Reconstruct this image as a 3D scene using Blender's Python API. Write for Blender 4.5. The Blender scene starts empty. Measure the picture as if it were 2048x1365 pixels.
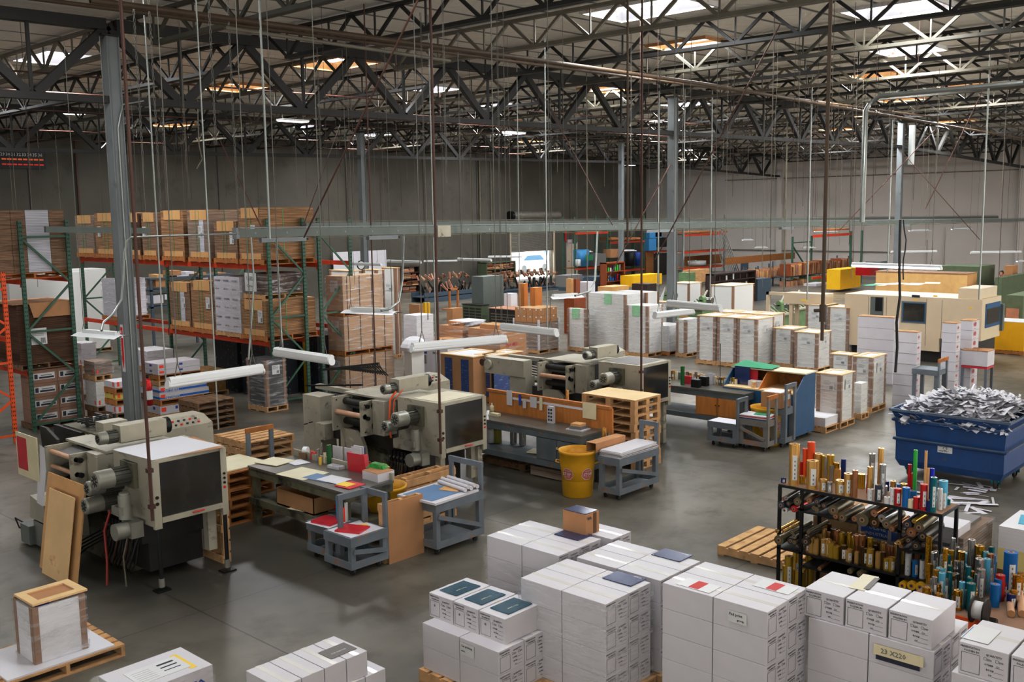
import bpy, bmesh, math, random
from mathutils import Vector, Matrix
rnd = random.Random(7)
COL = bpy.context.scene.collection
# ------------------------------------------------------------------ camera (building axes: X and Y along the walls, Z up)
F, PITCH, ROLL, YAW, H = 2000.0, .1275, -.0141, .745, 4.6
def _w2c(d):
    c, s = math.cos(PITCH), math.sin(PITCH); sy, cy = math.sin(YAW), math.cos(YAW)
    rt = d[0]*sy - d[1]*cy; fw = d[0]*cy + d[1]*sy; up = d[2]
    x = rt; y = -s*fw - c*up; z = c*fw - s*up
    cr, sr = math.cos(ROLL), math.sin(ROLL)
    return (cr*x - sr*y, sr*x + cr*y, z)
_c = [_w2c(e) for e in ((1,0,0),(0,1,0),(0,0,1))]
def proj(x, y, z):
    c = _w2c((x, y, z-H)); return (1024+F*c[0]/c[2], 682.5+F*c[1]/c[2], c[2])
def ray(px, py):
    v = ((px-1024)/F, (py-682.5)/F, 1)
    return [sum(_c[i][k]*v[k] for k in range(3)) for i in range(3)]
def at(px, py, z=0.):            # the point of the horizontal plane z that the survey ray meets
    r = ray(px, py); t = (z-H)/r[2]; return (t*r[0], t*r[1])
def atX(px, py, X):
    r = ray(px, py); t = X/r[0]; return (t*r[1], H+t*r[2])
def atY(px, py, Y):
    r = ray(px, py); t = Y/r[1]; return (t*r[0], H+t*r[2])
def atD(px, py, D):              # point at distance D
    r = ray(px, py); return (D*r[0], D*r[1], H+D*r[2])
def hgt(py, x, y):
    lo, hi = -6., 20.
    for _ in range(50):
        m = (lo+hi)/2
        if proj(x, y, m)[1] > py: lo = m
        else: hi = m
    return lo
def _solve(f, target, lo, hi):
    s = 1 if f(hi) > f(lo) else -1
    for _ in range(50):
        m = (lo+hi)/2
        if (f(m)-target)*s < 0: lo = m
        else: hi = m
    return lo
def fit(nx, ny, lx, rx, ty, z0=0.):
    "near corner, depth along Y, width along X, height"
    x, y = at(nx, ny, z0)
    L = _solve(lambda t: proj(x, y+t, z0)[0], lx, 0, 12) if lx is not None else 1
    W = _solve(lambda t: proj(x+t, y, z0)[0], rx, 0, 12) if rx is not None else 1
    return x, y, W, L, hgt(ty, x, y)-z0
def fitt(nx, ty, lx, rx, zt, z0=0.):
    "the same from the near TOP corner at a known height"
    x, y = at(nx, ty, zt)
    L = _solve(lambda t: proj(x, y+t, zt)[0], lx, 0, 12)
    W = _solve(lambda t: proj(x+t, y, zt)[0], rx, 0, 12)
    return x, y, W, L, zt-z0
cam = bpy.data.cameras.new('camera'); cam.lens = 36*F/2048; cam.sensor_width = 36; cam.clip_end = 400
co = bpy.data.objects.new('camera', cam); COL.objects.link(co)
r0 = [_c[i][0] for i in range(3)]; r1 = [-_c[i][1] for i in range(3)]; r2 = [-_c[i][2] for i in range(3)]
co.matrix_world = Matrix(((r0[0], r1[0], r2[0], 0), (r0[1], r1[1], r2[1], 0), (r0[2], r1[2], r2[2], H), (0,0,0,1)))
bpy.context.scene.camera = co
# ------------------------------------------------------------------ materials
def lin(c):
    return tuple((v/255/12.92 if v/255 <= .04045 else ((v/255+.055)/1.055)**2.4) for v in c)
MATS = {}
def M(key, col=(128,128,128), rough=.6, metal=0., var=.12, sc=4., dirt=None, dsc=2., dth=.5, stripe=0., samt=.25, axis='Z', vstripe=0., bump=0., coat=0., emit=0., stretch=None, spec=.5, alpha=1.):
    if key in MATS: return MATS[key]
    m = bpy.data.materials.new(key); m.use_nodes = True; nt = m.node_tree; N = nt.nodes; L = nt.links
    b = N['Principled BSDF']; MATS[key] = m
    b.inputs['Roughness'].default_value = rough; b.inputs['Metallic'].default_value = metal
    b.inputs['Specular IOR Level'].default_value = spec
    if coat: b.inputs['Coat Weight'].default_value = coat; b.inputs['Coat Roughness'].default_value = .12
    rgb = lin(col)
    if emit:
        b.inputs['Emission Color'].default_value = (*rgb, 1); b.inputs['Emission Strength'].default_value = emit
    if alpha < 1: b.inputs['Alpha'].default_value = alpha
    if var <= 0 and not dirt and not stripe:
        b.inputs['Base Color'].default_value = (*rgb, 1); return m
    tc = N.new('ShaderNodeTexCoord'); src = tc.outputs['Object']
    if stretch:
        mp = N.new('ShaderNodeMapping'); mp.inputs['Scale'].default_value = stretch; L.new(src, mp.inputs['Vector']); srcn = mp.outputs[0]
    else: srcn = src
    nz = N.new('ShaderNodeTexNoise'); nz.inputs['Scale'].default_value = sc; nz.inputs['Detail'].default_value = 3
    L.new(srcn, nz.inputs['Vector'])
    mr = N.new('ShaderNodeMapRange'); mr.inputs['From Min'].default_value = .3; mr.inputs['From Max'].default_value = .7
    mr.inputs['To Min'].default_value = 1-var; mr.inputs['To Max'].default_value = 1+var*.6; L.new(nz.outputs['Fac'], mr.inputs['Value'])
    mx = N.new('ShaderNodeVectorMath'); mx.operation = 'SCALE'; mx.inputs[0].default_value = rgb; L.new(mr.outputs[0], mx.inputs['Scale'])
    out = mx.outputs[0]
    if stripe:
        wv = N.new('ShaderNodeTexWave'); wv.wave_type = 'BANDS'; wv.bands_direction = axis; wv.wave_profile = 'SIN'
        wv.inputs['Scale'].default_value = stripe; wv.inputs['Distortion'].default_value = .6; wv.inputs['Detail'].default_value = 1; wv.inputs['Detail Scale'].default_value = .6
        L.new(src, wv.inputs['Vector'])
        m2 = N.new('ShaderNodeMapRange'); m2.inputs['To Min'].default_value = 1-samt; m2.inputs['To Max'].default_value = 1.; L.new(wv.outputs['Fac'], m2.inputs['Value'])
        v2 = N.new('ShaderNodeVectorMath'); v2.operation = 'SCALE'; L.new(out, v2.inputs[0]); L.new(m2.outputs[0], v2.inputs['Scale']); out = v2.outputs[0]
    if dirt:
        n2 = N.new('ShaderNodeTexNoise'); n2.inputs['Scale'].default_value = dsc; n2.inputs['Detail'].default_value = 6; n2.inputs['Roughness'].default_value = .65
        L.new(srcn, n2.inputs['Vector'])
        r3 = N.new('ShaderNodeMapRange'); r3.inputs['From Min'].default_value = dth; r3.inputs['From Max'].default_value = dth+.12; L.new(n2.outputs['Fac'], r3.inputs['Value'])
        mi = N.new('ShaderNodeMix'); mi.data_type = 'RGBA'; L.new(r3.outputs[0], mi.inputs['Factor']); L.new(out, mi.inputs['A'])
        mi.inputs['B'].default_value = (*lin(dirt), 1); out = mi.outputs['Result']
    L.new(out, b.inputs['Base Color'])
    if emit: b.inputs['Emission Color'].default_value = (*rgb, 1)
    if bump:
        bp = N.new('ShaderNodeBump'); bp.inputs['Strength'].default_value = bump; bp.inputs['Distance'].default_value = .02
        L.new(nz.outputs['Fac'], bp.inputs['Height']); L.new(bp.outputs[0], b.inputs['Normal'])
    return m
WRAP = bpy.data.materials.new('stretch_film'); WRAP.use_nodes = True
def _wrap():
    nt = WRAP.node_tree; N = nt.nodes; L = nt.links; N.remove(N['Principled BSDF']); o = N['Material Output']
    t = N.new('ShaderNodeBsdfTransparent'); g = N.new('ShaderNodeBsdfGlossy'); g.inputs['Roughness'].default_value = .16; g.inputs['Color'].default_value = (.9,.92,.97,1)
    d = N.new('ShaderNodeBsdfDiffuse'); d.inputs['Color'].default_value = (.86,.87,.9,1)
    a = N.new('ShaderNodeMixShader'); a.inputs[0].default_value = .78; L.new(g.outputs[0], a.inputs[1]); L.new(d.outputs[0], a.inputs[2])
    tc = N.new('ShaderNodeTexCoord'); mp = N.new('ShaderNodeMapping'); mp.inputs['Scale'].default_value = (1.2,1.2,9); mp.inputs['Rotation'].default_value = (.5,.4,0)
    L.new(tc.outputs['Object'], mp.inputs[0]); nz = N.new('ShaderNodeTexNoise'); nz.inputs['Scale'].default_value = 2.2; nz.inputs['Detail'].default_value = 5
    L.new(mp.outputs[0], nz.inputs['Vector'])
    mr = N.new('ShaderNodeMapRange'); mr.inputs['From Min'].default_value = .48; mr.inputs['From Max'].default_value = .74; mr.inputs['To Min'].default_value = .04; mr.inputs['To Max'].default_value = .5
    L.new(nz.outputs['Fac'], mr.inputs['Value'])
    bp = N.new('ShaderNodeBump'); bp.inputs['Strength'].default_value = .5; bp.inputs['Distance'].default_value = .02; L.new(nz.outputs['Fac'], bp.inputs['Height']); L.new(bp.outputs[0], g.inputs['Normal'])
    s = N.new('ShaderNodeMixShader'); L.new(mr.outputs[0], s.inputs[0]); L.new(t.outputs[0], s.inputs[1]); L.new(a.outputs[0], s.inputs[2]); L.new(s.outputs[0], o.inputs['Surface'])
_wrap()
# palette
white = lambda: M('white_card', (205,204,208), .55, var=.03)
M('white_card', (200,198,203), .5, var=.03); M('white_sheet', (210,210,216), .6, var=.02)
M('ink', (38,40,58), .6, var=0); M('ink_red', (190,60,60), .6, var=0); M('ink_blue', (38,70,160), .5, var=0); M('ink_grey', (120,118,116), .6, var=0)
M('cardboard', (176,133,92), .75, var=.1, sc=3); M('cardboard_light', (205,164,112), .75, var=.08); M('cardboard_dark', (110,74,48), .8, var=.2)
M('kraft_edges', (156,124,98), .85, var=.5, sc=5, stretch=(.35,.35,5.5), stripe=9, samt=.4, bump=.4, dirt=(104,76,54), dsc=3.2, dth=.53)
M('kraft_edges_warm', (178,138,98), .85, var=.5, sc=4, stretch=(.4,.4,6), stripe=8, samt=.4, bump=.4, dirt=(132,92,54), dsc=3, dth=.53)
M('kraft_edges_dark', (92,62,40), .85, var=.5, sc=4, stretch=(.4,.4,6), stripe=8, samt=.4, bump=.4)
M('kraft_edges_grey', (156,136,120), .85, var=.35, sc=4, stretch=(.4,.4,6), stripe=9, samt=.35, bump=.3)
M('white_edges', (204,204,212), .7, var=.2, sc=3, stretch=(.4,.4,8), stripe=9, samt=.28, bump=.3)
M('paper_edges', (220,220,224), .55, var=.06, sc=3, stretch=(.4,.4,26), stripe=22, samt=.1)
M('paper_edges_grey', (214,214,211), .5, var=.03, sc=3, stretch=(.4,.4,20), stripe=20, samt=.05, coat=.3)
M('pallet_wood', (196,158,112), .8, var=.22, sc=6, stretch=(1,1,1), dirt=(140,105,70), dsc=7, dth=.6)
M('pallet_orange', (178,118,62), .8, var=.22, sc=6, dirt=(110,72,40), dsc=6, dth=.6)
M('pallet_old', (128,98,70), .85, var=.3, sc=6, dirt=(70,52,38), dsc=5, dth=.55)
M('plywood', (222,192,146), .7, var=.1, sc=2, stretch=(1,1,1), dirt=(176,128,84), dsc=3, dth=.62)
M('plywood_orange', (196,128,60), .6, var=.2, sc=3, stretch=(1,4,.6), dirt=(160,92,36), dsc=3, dth=.6)
M('osb', (150,98,48), .8, var=.35, sc=12); M('wood_red', (140,72,36), .5, var=.18, sc=3, stretch=(4,4,.5)); M('wood_dark', (58,42,36), .6, var=.2)
M('board_brown', (150,120,98), .8, var=.1, sc=8); M('wood_frame', (218,186,142), .7, var=.1, sc=4)
M('rack_green', (62,104,84), .5, var=.2, dirt=(40,52,46), dsc=6, dth=.62); M('rack_orange', (206,70,34), .5, var=.15, dirt=(120,52,36), dsc=5, dth=.64)
M('rack_orange_post', (224,92,32), .5, var=.12)
M('steel_grey', (120,126,128), .45, metal=.2, var=.1); M('column_paint', (118,123,124), .55, var=.12, sc=2, dirt=(92,92,90), dsc=3, dth=.62)
M('truss_dark', (34,33,30), .6, var=.25, sc=2); M('truss_olive', (64,61,50), .55, var=.25, sc=1.5); M('truss_pale', (112,106,92), .55, var=.2, sc=1.5)
M('rusty_pipe', (86,56,46), .5, metal=.3, var=.25); M('brown_pipe', (74,57,40), .6, metal=.1, var=.2); M('conduit', (150,154,150), .35, metal=.6, var=.1)
M('wire_rust', (66,44,36), .6, var=.2); M('wire_pale', (112,106,88), .5, var=.2); M('chain', (104,102,94), .5, metal=.3, var=.2)
M('busway', (98,106,101), .45, metal=.2, var=.1, sc=3)
M('press_paint', (168,163,147), .5, var=.16, sc=2, dirt=(104,98,84), dsc=5, dth=.58); M('press_dirty', (104,102,82), .6, var=.3, sc=2, dirt=(40,40,34), dsc=3, dth=.5)
M('press_dark', (38,37,33), .5, var=.3, sc=3); M('black_metal', (24,25,27), .45, metal=.3, var=.1); M('smoked_glass', (46,44,40), .12, var=.4, sc=3, coat=.6)
M('motor_grey', (150,150,140), .4, metal=.4, var=.15); M('motor_fins', (96,96,88), .45, metal=.5, var=.2, stripe=0)
M('roller_tan', (196,158,128), .4, var=.08); M('steel_bright', (170,170,168), .25, metal=.9, var=.1); M('rubber', (22,22,22), .7, var=.1)
M('hose_red', (150,44,34), .45, var=.1); M('hose_black', (20,20,20), .5, var=0); M('hose_orange', (214,90,30), .5, var=0)
M('cart_paint', (112,120,128), .65, var=.2, sc=3, dirt=(150,108,78), dsc=5, dth=.58); M('cart_paint_worn', (128,126,122), .7, var=.2, sc=3, dirt=(170,108,62), dsc=4, dth=.56)
M('bench_top', (98,96,90), .3, var=.15, sc=2, dirt=(70,66,58), dsc=2, dth=.55, coat=.2); M('bench_paint', (92,100,104), .6, var=.2, dirt=(150,100,66), dsc=5, dth=.6)
M('yellow_plastic', (206,156,24), .45, var=.1, dirt=(150,112,20), dsc=4, dth=.64); M('yellow_bright', (228,178,24), .5, var=.05)
M('blue_paint', (28,86,128), .5, var=.12, dirt=(20,60,92), dsc=3, dth=.62); M('dumpster_blue', (24,70,128), .45, var=.15, dirt=(86,84,92), dsc=3.5, dth=.63); M('dumpster_edge', (88,104,124), .5, var=.25, sc=6)
M('lamp_white', (206,208,208), .4, var=.04); M('lamp_glow', (245,248,255), .4, var=0, emit=4.5); M('tube_white', (222,224,226), .35, var=0)
M('beige_machine', (206,190,166), .45, var=.05, sc=1.5); M('cabinet_grey', (104,112,108), .5, var=.08); M('cabinet_green', (96,110,84), .5, var=.15); M('machine_green', (110,136,98), .5, var=.15)
M('pvc_blue', (64,140,186), .4, var=.08); M('drum_blue', (22,66,142), .35, var=.08); M('bin_grey', (70,86,100), .5, var=.1)
M('green_card', (44,132,96), .6, var=.05); M('green_tag', (150,200,160), .6, var=.04); M('red_card', (196,40,56), .45, var=.08, coat=.3); M('red_plastic', (206,32,30), .4, var=0); M('orange_tag', (235,74,40), .5, var=0)
M('navy_card', (30,50,98), .25, var=.05, coat=.6); M('teal_card', (32,84,104), .25, var=.1, coat=.6); M('blue_sheet', (104,134,166), .55, var=.05); M('yellow_sheet', (236,196,80), .55, var=.03); M('cream_sheet', (214,206,176), .55, var=.06)
M('strap_green', (96,168,110), .5, var=0); M('tape_clear', (224,222,216), .15, var=.05, coat=.8); M('navy_band', (40,70,130), .4, var=.3, sc=6, stretch=(1,1,6), dirt=(150,158,168), dsc=5, dth=.58, coat=.4)
# ------------------------------------------------------------------ mesh builder
class MB:
    def __init__(s): s.v = []; s.f = []; s.m = []; s.s = []; s.mats = []
    def mi(s, key):
        if key not in s.mats: s.mats.append(key)
        return s.mats.index(key)
    def add(s, vs, fs, key, smooth=False):
        n = len(s.v); s.v += [tuple(v) for v in vs]; k = s.mi(key)
        for f in fs: s.f.append([n+i for i in f]); s.m.append(k); s.s.append(smooth)
        return s
    def box(s, x0, y0, z0, x1, y1, z1, key, T=None):
        vs = [(x,y,z) for z in (z0,z1) for y in (y0,y1) for x in (x0,x1)]
        if T: vs = [T @ Vector(v) for v in vs]
        return s.add(vs, [(0,2,3,1),(4,5,7,6),(0,1,5,4),(2,6,7,3),(0,4,6,2),(1,3,7,5)], key)
    def bar(s, p0, p1, w, h, key, up=(0,0,1)):
        p0 = Vector(p0); p1 = Vector(p1); d = (p1-p0); l = d.length
        if l < 1e-6: return s
        d /= l; u = Vector(up)
        if abs(d.dot(u)) > .98: u = Vector((1,0,0))
        a = d.cross(u).normalized(); b = a.cross(d)
        vs = [p+a*i*w/2+b*j*h/2 for p in (p0,p1) for j in (-1,1) for i in (-1,1)]
        return s.add(vs, [(0,2,3,1),(4,5,7,6),(0,1,5,4),(2,6,7,3),(0,4,6,2),(1,3,7,5)], key)
    def cyl(s, p0, p1, r, key, n=12, r1=None, caps=True, capkey=None):
        p0 = Vector(p0); p1 = Vector(p1); d = (p1-p0).normalized(); u = Vector((0,0,1)) if abs(d.z) < .9 else Vector((1,0,0))
        a = d.cross(u).normalized(); b = d.cross(a); r1 = r if r1 is None else r1
        vs = []
        for p, q in ((p0,r),(p1,r1)):
            for i in range(n):
                t = 2*math.pi*i/n; vs.append(p+a*math.cos(t)*q+b*math.sin(t)*q)
        s.add(vs, [(i, n+i, n+(i+1)%n, (i+1)%n) for i in range(n)], key, True)
        if caps: s.add(vs, [tuple(range(n)), tuple(range(2*n-1, n-1, -1))], capkey or key)
        return s
    def tube(s, pts, r, key, n=6):
        P = [Vector(p) for p in pts]; vs = []; prev = None
        for i, p in enumerate(P):
            d = (P[min(i+1,len(P)-1)]-P[max(i-1,0)]).normalized()
            if prev is None:
                u = Vector((0,0,1)) if abs(d.z) < .9 else Vector((1,0,0)); a = d.cross(u).normalized()
            else: a = (prev - d*prev.dot(d)).normalized()
            prev = a; b = d.cross(a)
            vs += [p+a*math.cos(2*math.pi*k/n)*r+b*math.sin(2*math.pi*k/n)*r for k in range(n)]
        fs = [(j*n+k, (j+1)*n+k, (j+1)*n+(k+1)%n, j*n+(k+1)%n) for j in range(len(P)-1) for k in range(n)]
        return s.add(vs, fs, key, True)
    def lathe(s, prof, c, key, n=24, smooth=True):
        vs = [(c[0]+r*math.cos(2*math.pi*k/n), c[1]+r*math.sin(2*math.pi*k/n), c[2]+z) for r, z in prof for k in range(n)]
        fs = [(j*n+k, j*n+(k+1)%n, (j+1)*n+(k+1)%n, (j+1)*n+k) for j in range(len(prof)-1) for k in range(n)]
        return s.add(vs, fs, key, smooth)
    def prism(s, poly, a0, a1, key, axis='Y'):   # poly in the two other axes
        n = len(poly)
        def V(p, a): return {'Y': (p[0], a, p[1]), 'X': (a, p[0], p[1]), 'Z': (p[0], p[1], a)}[axis]
        vs = [V(p, a0) for p in poly]+[V(p, a1) for p in poly]
        return s.add(vs, [tuple(range(n)), tuple(range(2*n-1, n-1, -1))]+[(i, n+i, n+(i+1)%n, (i+1)%n) for i in range(n)], key)
    def quad(s, a, b, c, d, key): return s.add([a,b,c,d], [(0,1,2,3)], key)
    def text(s, st, o, u, v, size, key, lift=.002):
        "string with its lower left at o, reading along u, up along v"
        vs, fs = glyphs(st); u = Vector(u); v = Vector(v); w = u.cross(v).normalized()*lift; o = Vector(o)
        return s.add([o+u*x*size+v*y*size+w for x, y in vs], fs, key)
    def mesh(s, name):
        me = bpy.data.meshes.new(name); me.from_pydata(s.v, [], s.f)
        for k in s.mats: me.materials.append(MATS[k] if isinstance(k, str) else k)
        me.polygons.foreach_set('material_index', s.m); me.polygons.foreach_set('use_smooth', s.s)
        me.update(); bm = bmesh.new(); bm.from_mesh(me); bmesh.ops.recalc_face_normals(bm, faces=bm.faces); bm.to_mesh(me); bm.free()
        return me
    def build(s, name, parent=None, loc=None, kind=None):
        o = bpy.data.objects.new(name, s.mesh(name)); COL.objects.link(o)
        if parent: o.parent = parent
        if loc: o.location = loc
        if kind: o['kind'] = kind
        return o
    def thing(s, name, label, cat, loc=(0,0,0), rz=0, group=None):
        o = s.build(name, None, loc); o.rotation_euler = (0,0,rz); tag(o, label, cat, group); return o
_gl = {}
def glyphs(st):
    if st not in _gl:
        cu = bpy.data.curves.new('t', 'FONT'); cu.body = st; cu.resolution_u = 1; cu.size = 1; cu.offset = .018
        ob = bpy.data.objects.new('t', cu); COL.objects.link(ob); dg = bpy.context.evaluated_depsgraph_get(); dg.update()
        me = bpy.data.meshes.new_from_object(ob.evaluated_get(dg))
        _gl[st] = ([(v.co.x, v.co.y) for v in me.vertices], [tuple(p.vertices) for p in me.polygons])
        bpy.data.objects.remove(ob); bpy.data.curves.remove(cu); bpy.data.meshes.remove(me)
    return _gl[st]
def short(label):
    w = label.split()
    for a in ('the','a','an','just','its'):
        while len(w) > 16 and a in w: w.remove(a)
    if len(w) > 16: LONG.append(label)
    return ' '.join(w[:16])
LONG = []
def tag(o, label, cat, group=None, kind=None):
    o['label'] = short(label); o['category'] = cat
    if group: o['group'] = group
    if kind: o['kind'] = kind
    return o
def thing(name, label, cat, loc=(0,0,0), rz=0, group=None):
    o = bpy.data.objects.new(name, None); COL.objects.link(o); o.location = loc; o.rotation_euler = (0,0,rz); o.empty_display_size = .1
    return tag(o, label, cat, group)
KIDS = {}
def kids(o): return [c for c in COL.objects if c.parent == o]
def dup(src, loc, rz=0, label=None, group=None, ch=None):
    r = src.copy(); COL.objects.link(r); r.location = loc; r.rotation_euler = (0,0,rz)
    if label: r['label'] = short(label)
    if group: r['group'] = group
    if src.name not in KIDS: KIDS[src.name] = [(c, [g for g in COL.objects if g.parent == c]) for c in COL.objects if c.parent == src]
    for c, gs in KIDS[src.name]:
        n = c.copy(); COL.objects.link(n); n.parent = r
        for g in gs:
            k = g.copy(); COL.objects.link(k); k.parent = n
    return r
PROTO = {}
def make(key, fn, loc, rz, label, group=None):
    "first call builds the thing, later ones copy it"
    if key not in PROTO:
        o = fn(); PROTO[key] = o; o.location = loc; o.rotation_euler = (0,0,rz); o['label'] = short(label)
        if group: o['group'] = group
        return o
    o = dup(PROTO[key], loc, rz, label, group)
    if not group and 'group' in o: del o['group']
    return o
ORD = 'first second third fourth fifth sixth seventh eighth ninth tenth eleventh twelfth thirteenth fourteenth fifteenth sixteenth seventeenth eighteenth nineteenth twentieth'.split()
def nth(i):
    if i < 20: return ORD[i]
    t = {20:'twenty',30:'thirty',40:'forty',50:'fifty',60:'sixty',70:'seventy'}[((i+1)//10)*10]; k = (i+1) % 10
    return (t[:-1]+'ieth') if k == 0 else t+'-'+ORD[k-1]
# ================================================================== THE SETTING
XR, YB = 66.4, 46.5              # white side wall, grey back wall
def roofz(x): return 8.28+.0145*x if x < 47.2 else 8.28+.0145*47.2-.026*(x-47.2)
def S(name, mb): return mb.build(name, kind='structure')
fl = bpy.data.materials.new('concrete_floor'); fl.use_nodes = True; MATS['floor'] = fl
def _floor():
    nt = fl.node_tree; N = nt.nodes; L = nt.links; b = N['Principled BSDF']; tc = N.new('ShaderNodeTexCoord')
    def noise(sc, det, rough=.6):
        n = N.new('ShaderNodeTexNoise'); n.inputs['Scale'].default_value = sc; n.inputs['Detail'].default_value = det; n.inputs['Roughness'].default_value = rough; L.new(tc.outputs['Object'], n.inputs['Vector']); return n
    a = noise(.35, 4); r = N.new('ShaderNodeValToRGB'); L.new(a.outputs['Fac'], r.inputs['Fac'])
    r.color_ramp.elements[0].position = .33; r.color_ramp.elements[0].color = (*lin((86,82,73)), 1); r.color_ramp.elements[1].position = .7; r.color_ramp.elements[1].color = (*lin((128,123,112)), 1)
    c = noise(1.6, 8, .7); r2 = N.new('ShaderNodeMapRange'); r2.inputs['From Min'].default_value = .5; r2.inputs['From Max'].default_value = .75; L.new(c.outputs['Fac'], r2.inputs['Value'])
    m = N.new('ShaderNodeMix'); m.data_type = 'RGBA'; L.new(r2.outputs[0], m.inputs['Factor']); L.new(r.outputs[0], m.inputs['A']); m.inputs['B'].default_value = (*lin((78,75,66)), 1)
    sx = N.new('ShaderNodeSeparateXYZ'); L.new(tc.outputs['Object'], sx.inputs[0]); last = m.outputs['Result']
    # saw-cut joints and the oil-darkened floor round each press
    def mth(op, a_, b_=None):
        n = N.new('ShaderNodeMath'); n.operation = op
        for i, v in enumerate((a_, b_)):
            if v is None: continue
            if isinstance(v, (int, float)): n.inputs[i].default_value = v
            else: L.new(v, n.inputs[i])
        return n.outputs[0]
    lines = None
    for ax, off, per in ((0, 9.2+1.32, 4.75), (1, 18.7-.3, 4.02)):
        q = mth('ABSOLUTE', mth('SUBTRACT', mth('FRACT', mth('ADD', mth('DIVIDE', mth('SUBTRACT', sx.outputs[ax], off), per), 50.5)), .5))
        q = mth('LESS_THAN', q, .0022); lines = q if lines is None else mth('MAXIMUM', lines, q)
    dark = None
    for px in (6.3, 11.0, 16.1):
        dx = mth('MULTIPLY', mth('SUBTRACT', sx.outputs[0], px), .55); dy = mth('MULTIPLY', mth('SUBTRACT', sx.outputs[1], 12.3), .45)
        d = mth('SQRT', mth('ADD', mth('MULTIPLY', dx, dx), mth('MULTIPLY', dy, dy)))
        d = mth('ADD', d, mth('MULTIPLY', mth('SUBTRACT', c.outputs['Fac'], .5), 1.2))
        k = N.new('ShaderNodeMapRange'); k.inputs['From Min'].default_value = 1.25; k.inputs['From Max'].default_value = .55; L.new(d, k.inputs['Value'])
        dark = k.outputs[0] if dark is None else mth('MAXIMUM', dark, k.outputs[0])
    m2 = N.new('ShaderNodeMix'); m2.data_type = 'RGBA'; L.new(mth('MULTIPLY', dark, .72), m2.inputs['Factor']); L.new(last, m2.inputs['A']); m2.inputs['B'].default_value = (*lin((50,49,44)), 1)
    m3 = N.new('ShaderNodeMix'); m3.data_type = 'RGBA'; L.new(mth('MULTIPLY', lines, .75), m3.inputs['Factor']); L.new(m2.outputs['Result'], m3.inputs['A']); m3.inputs['B'].default_value = (*lin((48,46,42)), 1)
    L.new(m3.outputs['Result'], b.inputs['Base Color'])
    rr = N.new('ShaderNodeMapRange'); L.new(c.outputs['Fac'], rr.inputs['Value']); rr.inputs['To Min'].default_value = .22; rr.inputs['To Max'].default_value = .5; L.new(rr.outputs[0], b.inputs['Roughness'])
    b.inputs['Specular IOR Level'].default_value = .42
_floor()
S('floor', MB().box(-12,-14,-.2, XR+.3,YB+.3,0, 'floor'))
M('wall_concrete', (94,90,81), .85, var=.16, sc=.6, dirt=(80,77,69), dsc=.9, dth=.56, bump=.1)
M('wall_white', (196,190,184), .8, var=.06, sc=.4); M('wall_joint', (44,42,40), .8, var=0)
M('outside_ground', (215,215,212), .8, var=.05); M('car_white', (235,236,238), .25, var=0); M('car_glass', (90,120,150), .1, var=0)
D0, D1, DT = 50.45, 54.9, 4.25       # roll-up door opening in the back wall
w = MB(); w.box(-12,YB,0, D0,YB+.3,9.4, 'wall_concrete'); w.box(D1,YB,0, XR,YB+.3,9.4, 'wall_concrete'); w.box(D0,YB,DT, D1,YB+.3,9.4, 'wall_concrete')
S('wall_back', w)
S('wall_right', MB().box(XR,-14,0, XR+.3,YB+.3,9.4, 'wall_white'))
jm = MB()
for x in (2,9.2,18.7,28.2,37.6,47.2,56.8): jm.box(x-.03,YB-.012,0, x+.03,YB,9, 'wall_joint')
S('trim_1', jm)
pm = MB()
for y in (34.8,18.7,42.6): pm.box(XR-.25,y-.22,0, XR,y+.22,8.4, 'wall_white')
S('trim_2', pm)
# ceiling: foil-faced deck with seams and open skylight wells
dk = bpy.data.materials.new('foil_deck'); dk.use_nodes = True; MATS['deck'] = dk
def _deck():
    nt = dk.node_tree; N = nt.nodes; L = nt.links; b = N['Principled BSDF']; tc = N.new('ShaderNodeTexCoord')
    b.inputs['Metallic'].default_value = .05; b.inputs['Roughness'].default_value = .42
    n = N.new('ShaderNodeTexNoise'); n.inputs['Scale'].default_value = 2.2; n.inputs['Detail'].default_value = 5; n.inputs['Distortion'].default_value = 1.2; L.new(tc.outputs['Object'], n.inputs['Vector'])
    w = N.new('ShaderNodeTexWave'); w.bands_direction = 'Y'; w.inputs['Scale'].default_value = .26; w.inputs['Distortion'].default_value = .35; w.inputs['Detail'].default_value = 1; L.new(tc.outputs['Object'], w.inputs['Vector'])
    r = N.new('ShaderNodeValToRGB'); L.new(w.outputs['Fac'], r.inputs['Fac'])
    r.color_ramp.elements[0].position = 0; r.color_ramp.elements[0].color = (.03,.028,.026,1); r.color_ramp.elements[1].position = .035; r.color_ramp.elements[1].color = (*lin((232,227,218)), 1)
    L.new(r.outputs[0], b.inputs['Base Color'])
    bp = N.new('ShaderNodeBump'); bp.inputs['Strength'].default_value = .5; bp.inputs['Distance'].default_value = .12; L.new(n.outputs['Fac'], bp.inputs['Height']); L.new(bp.outputs[0], b.inputs['Normal'])
_deck()
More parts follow.
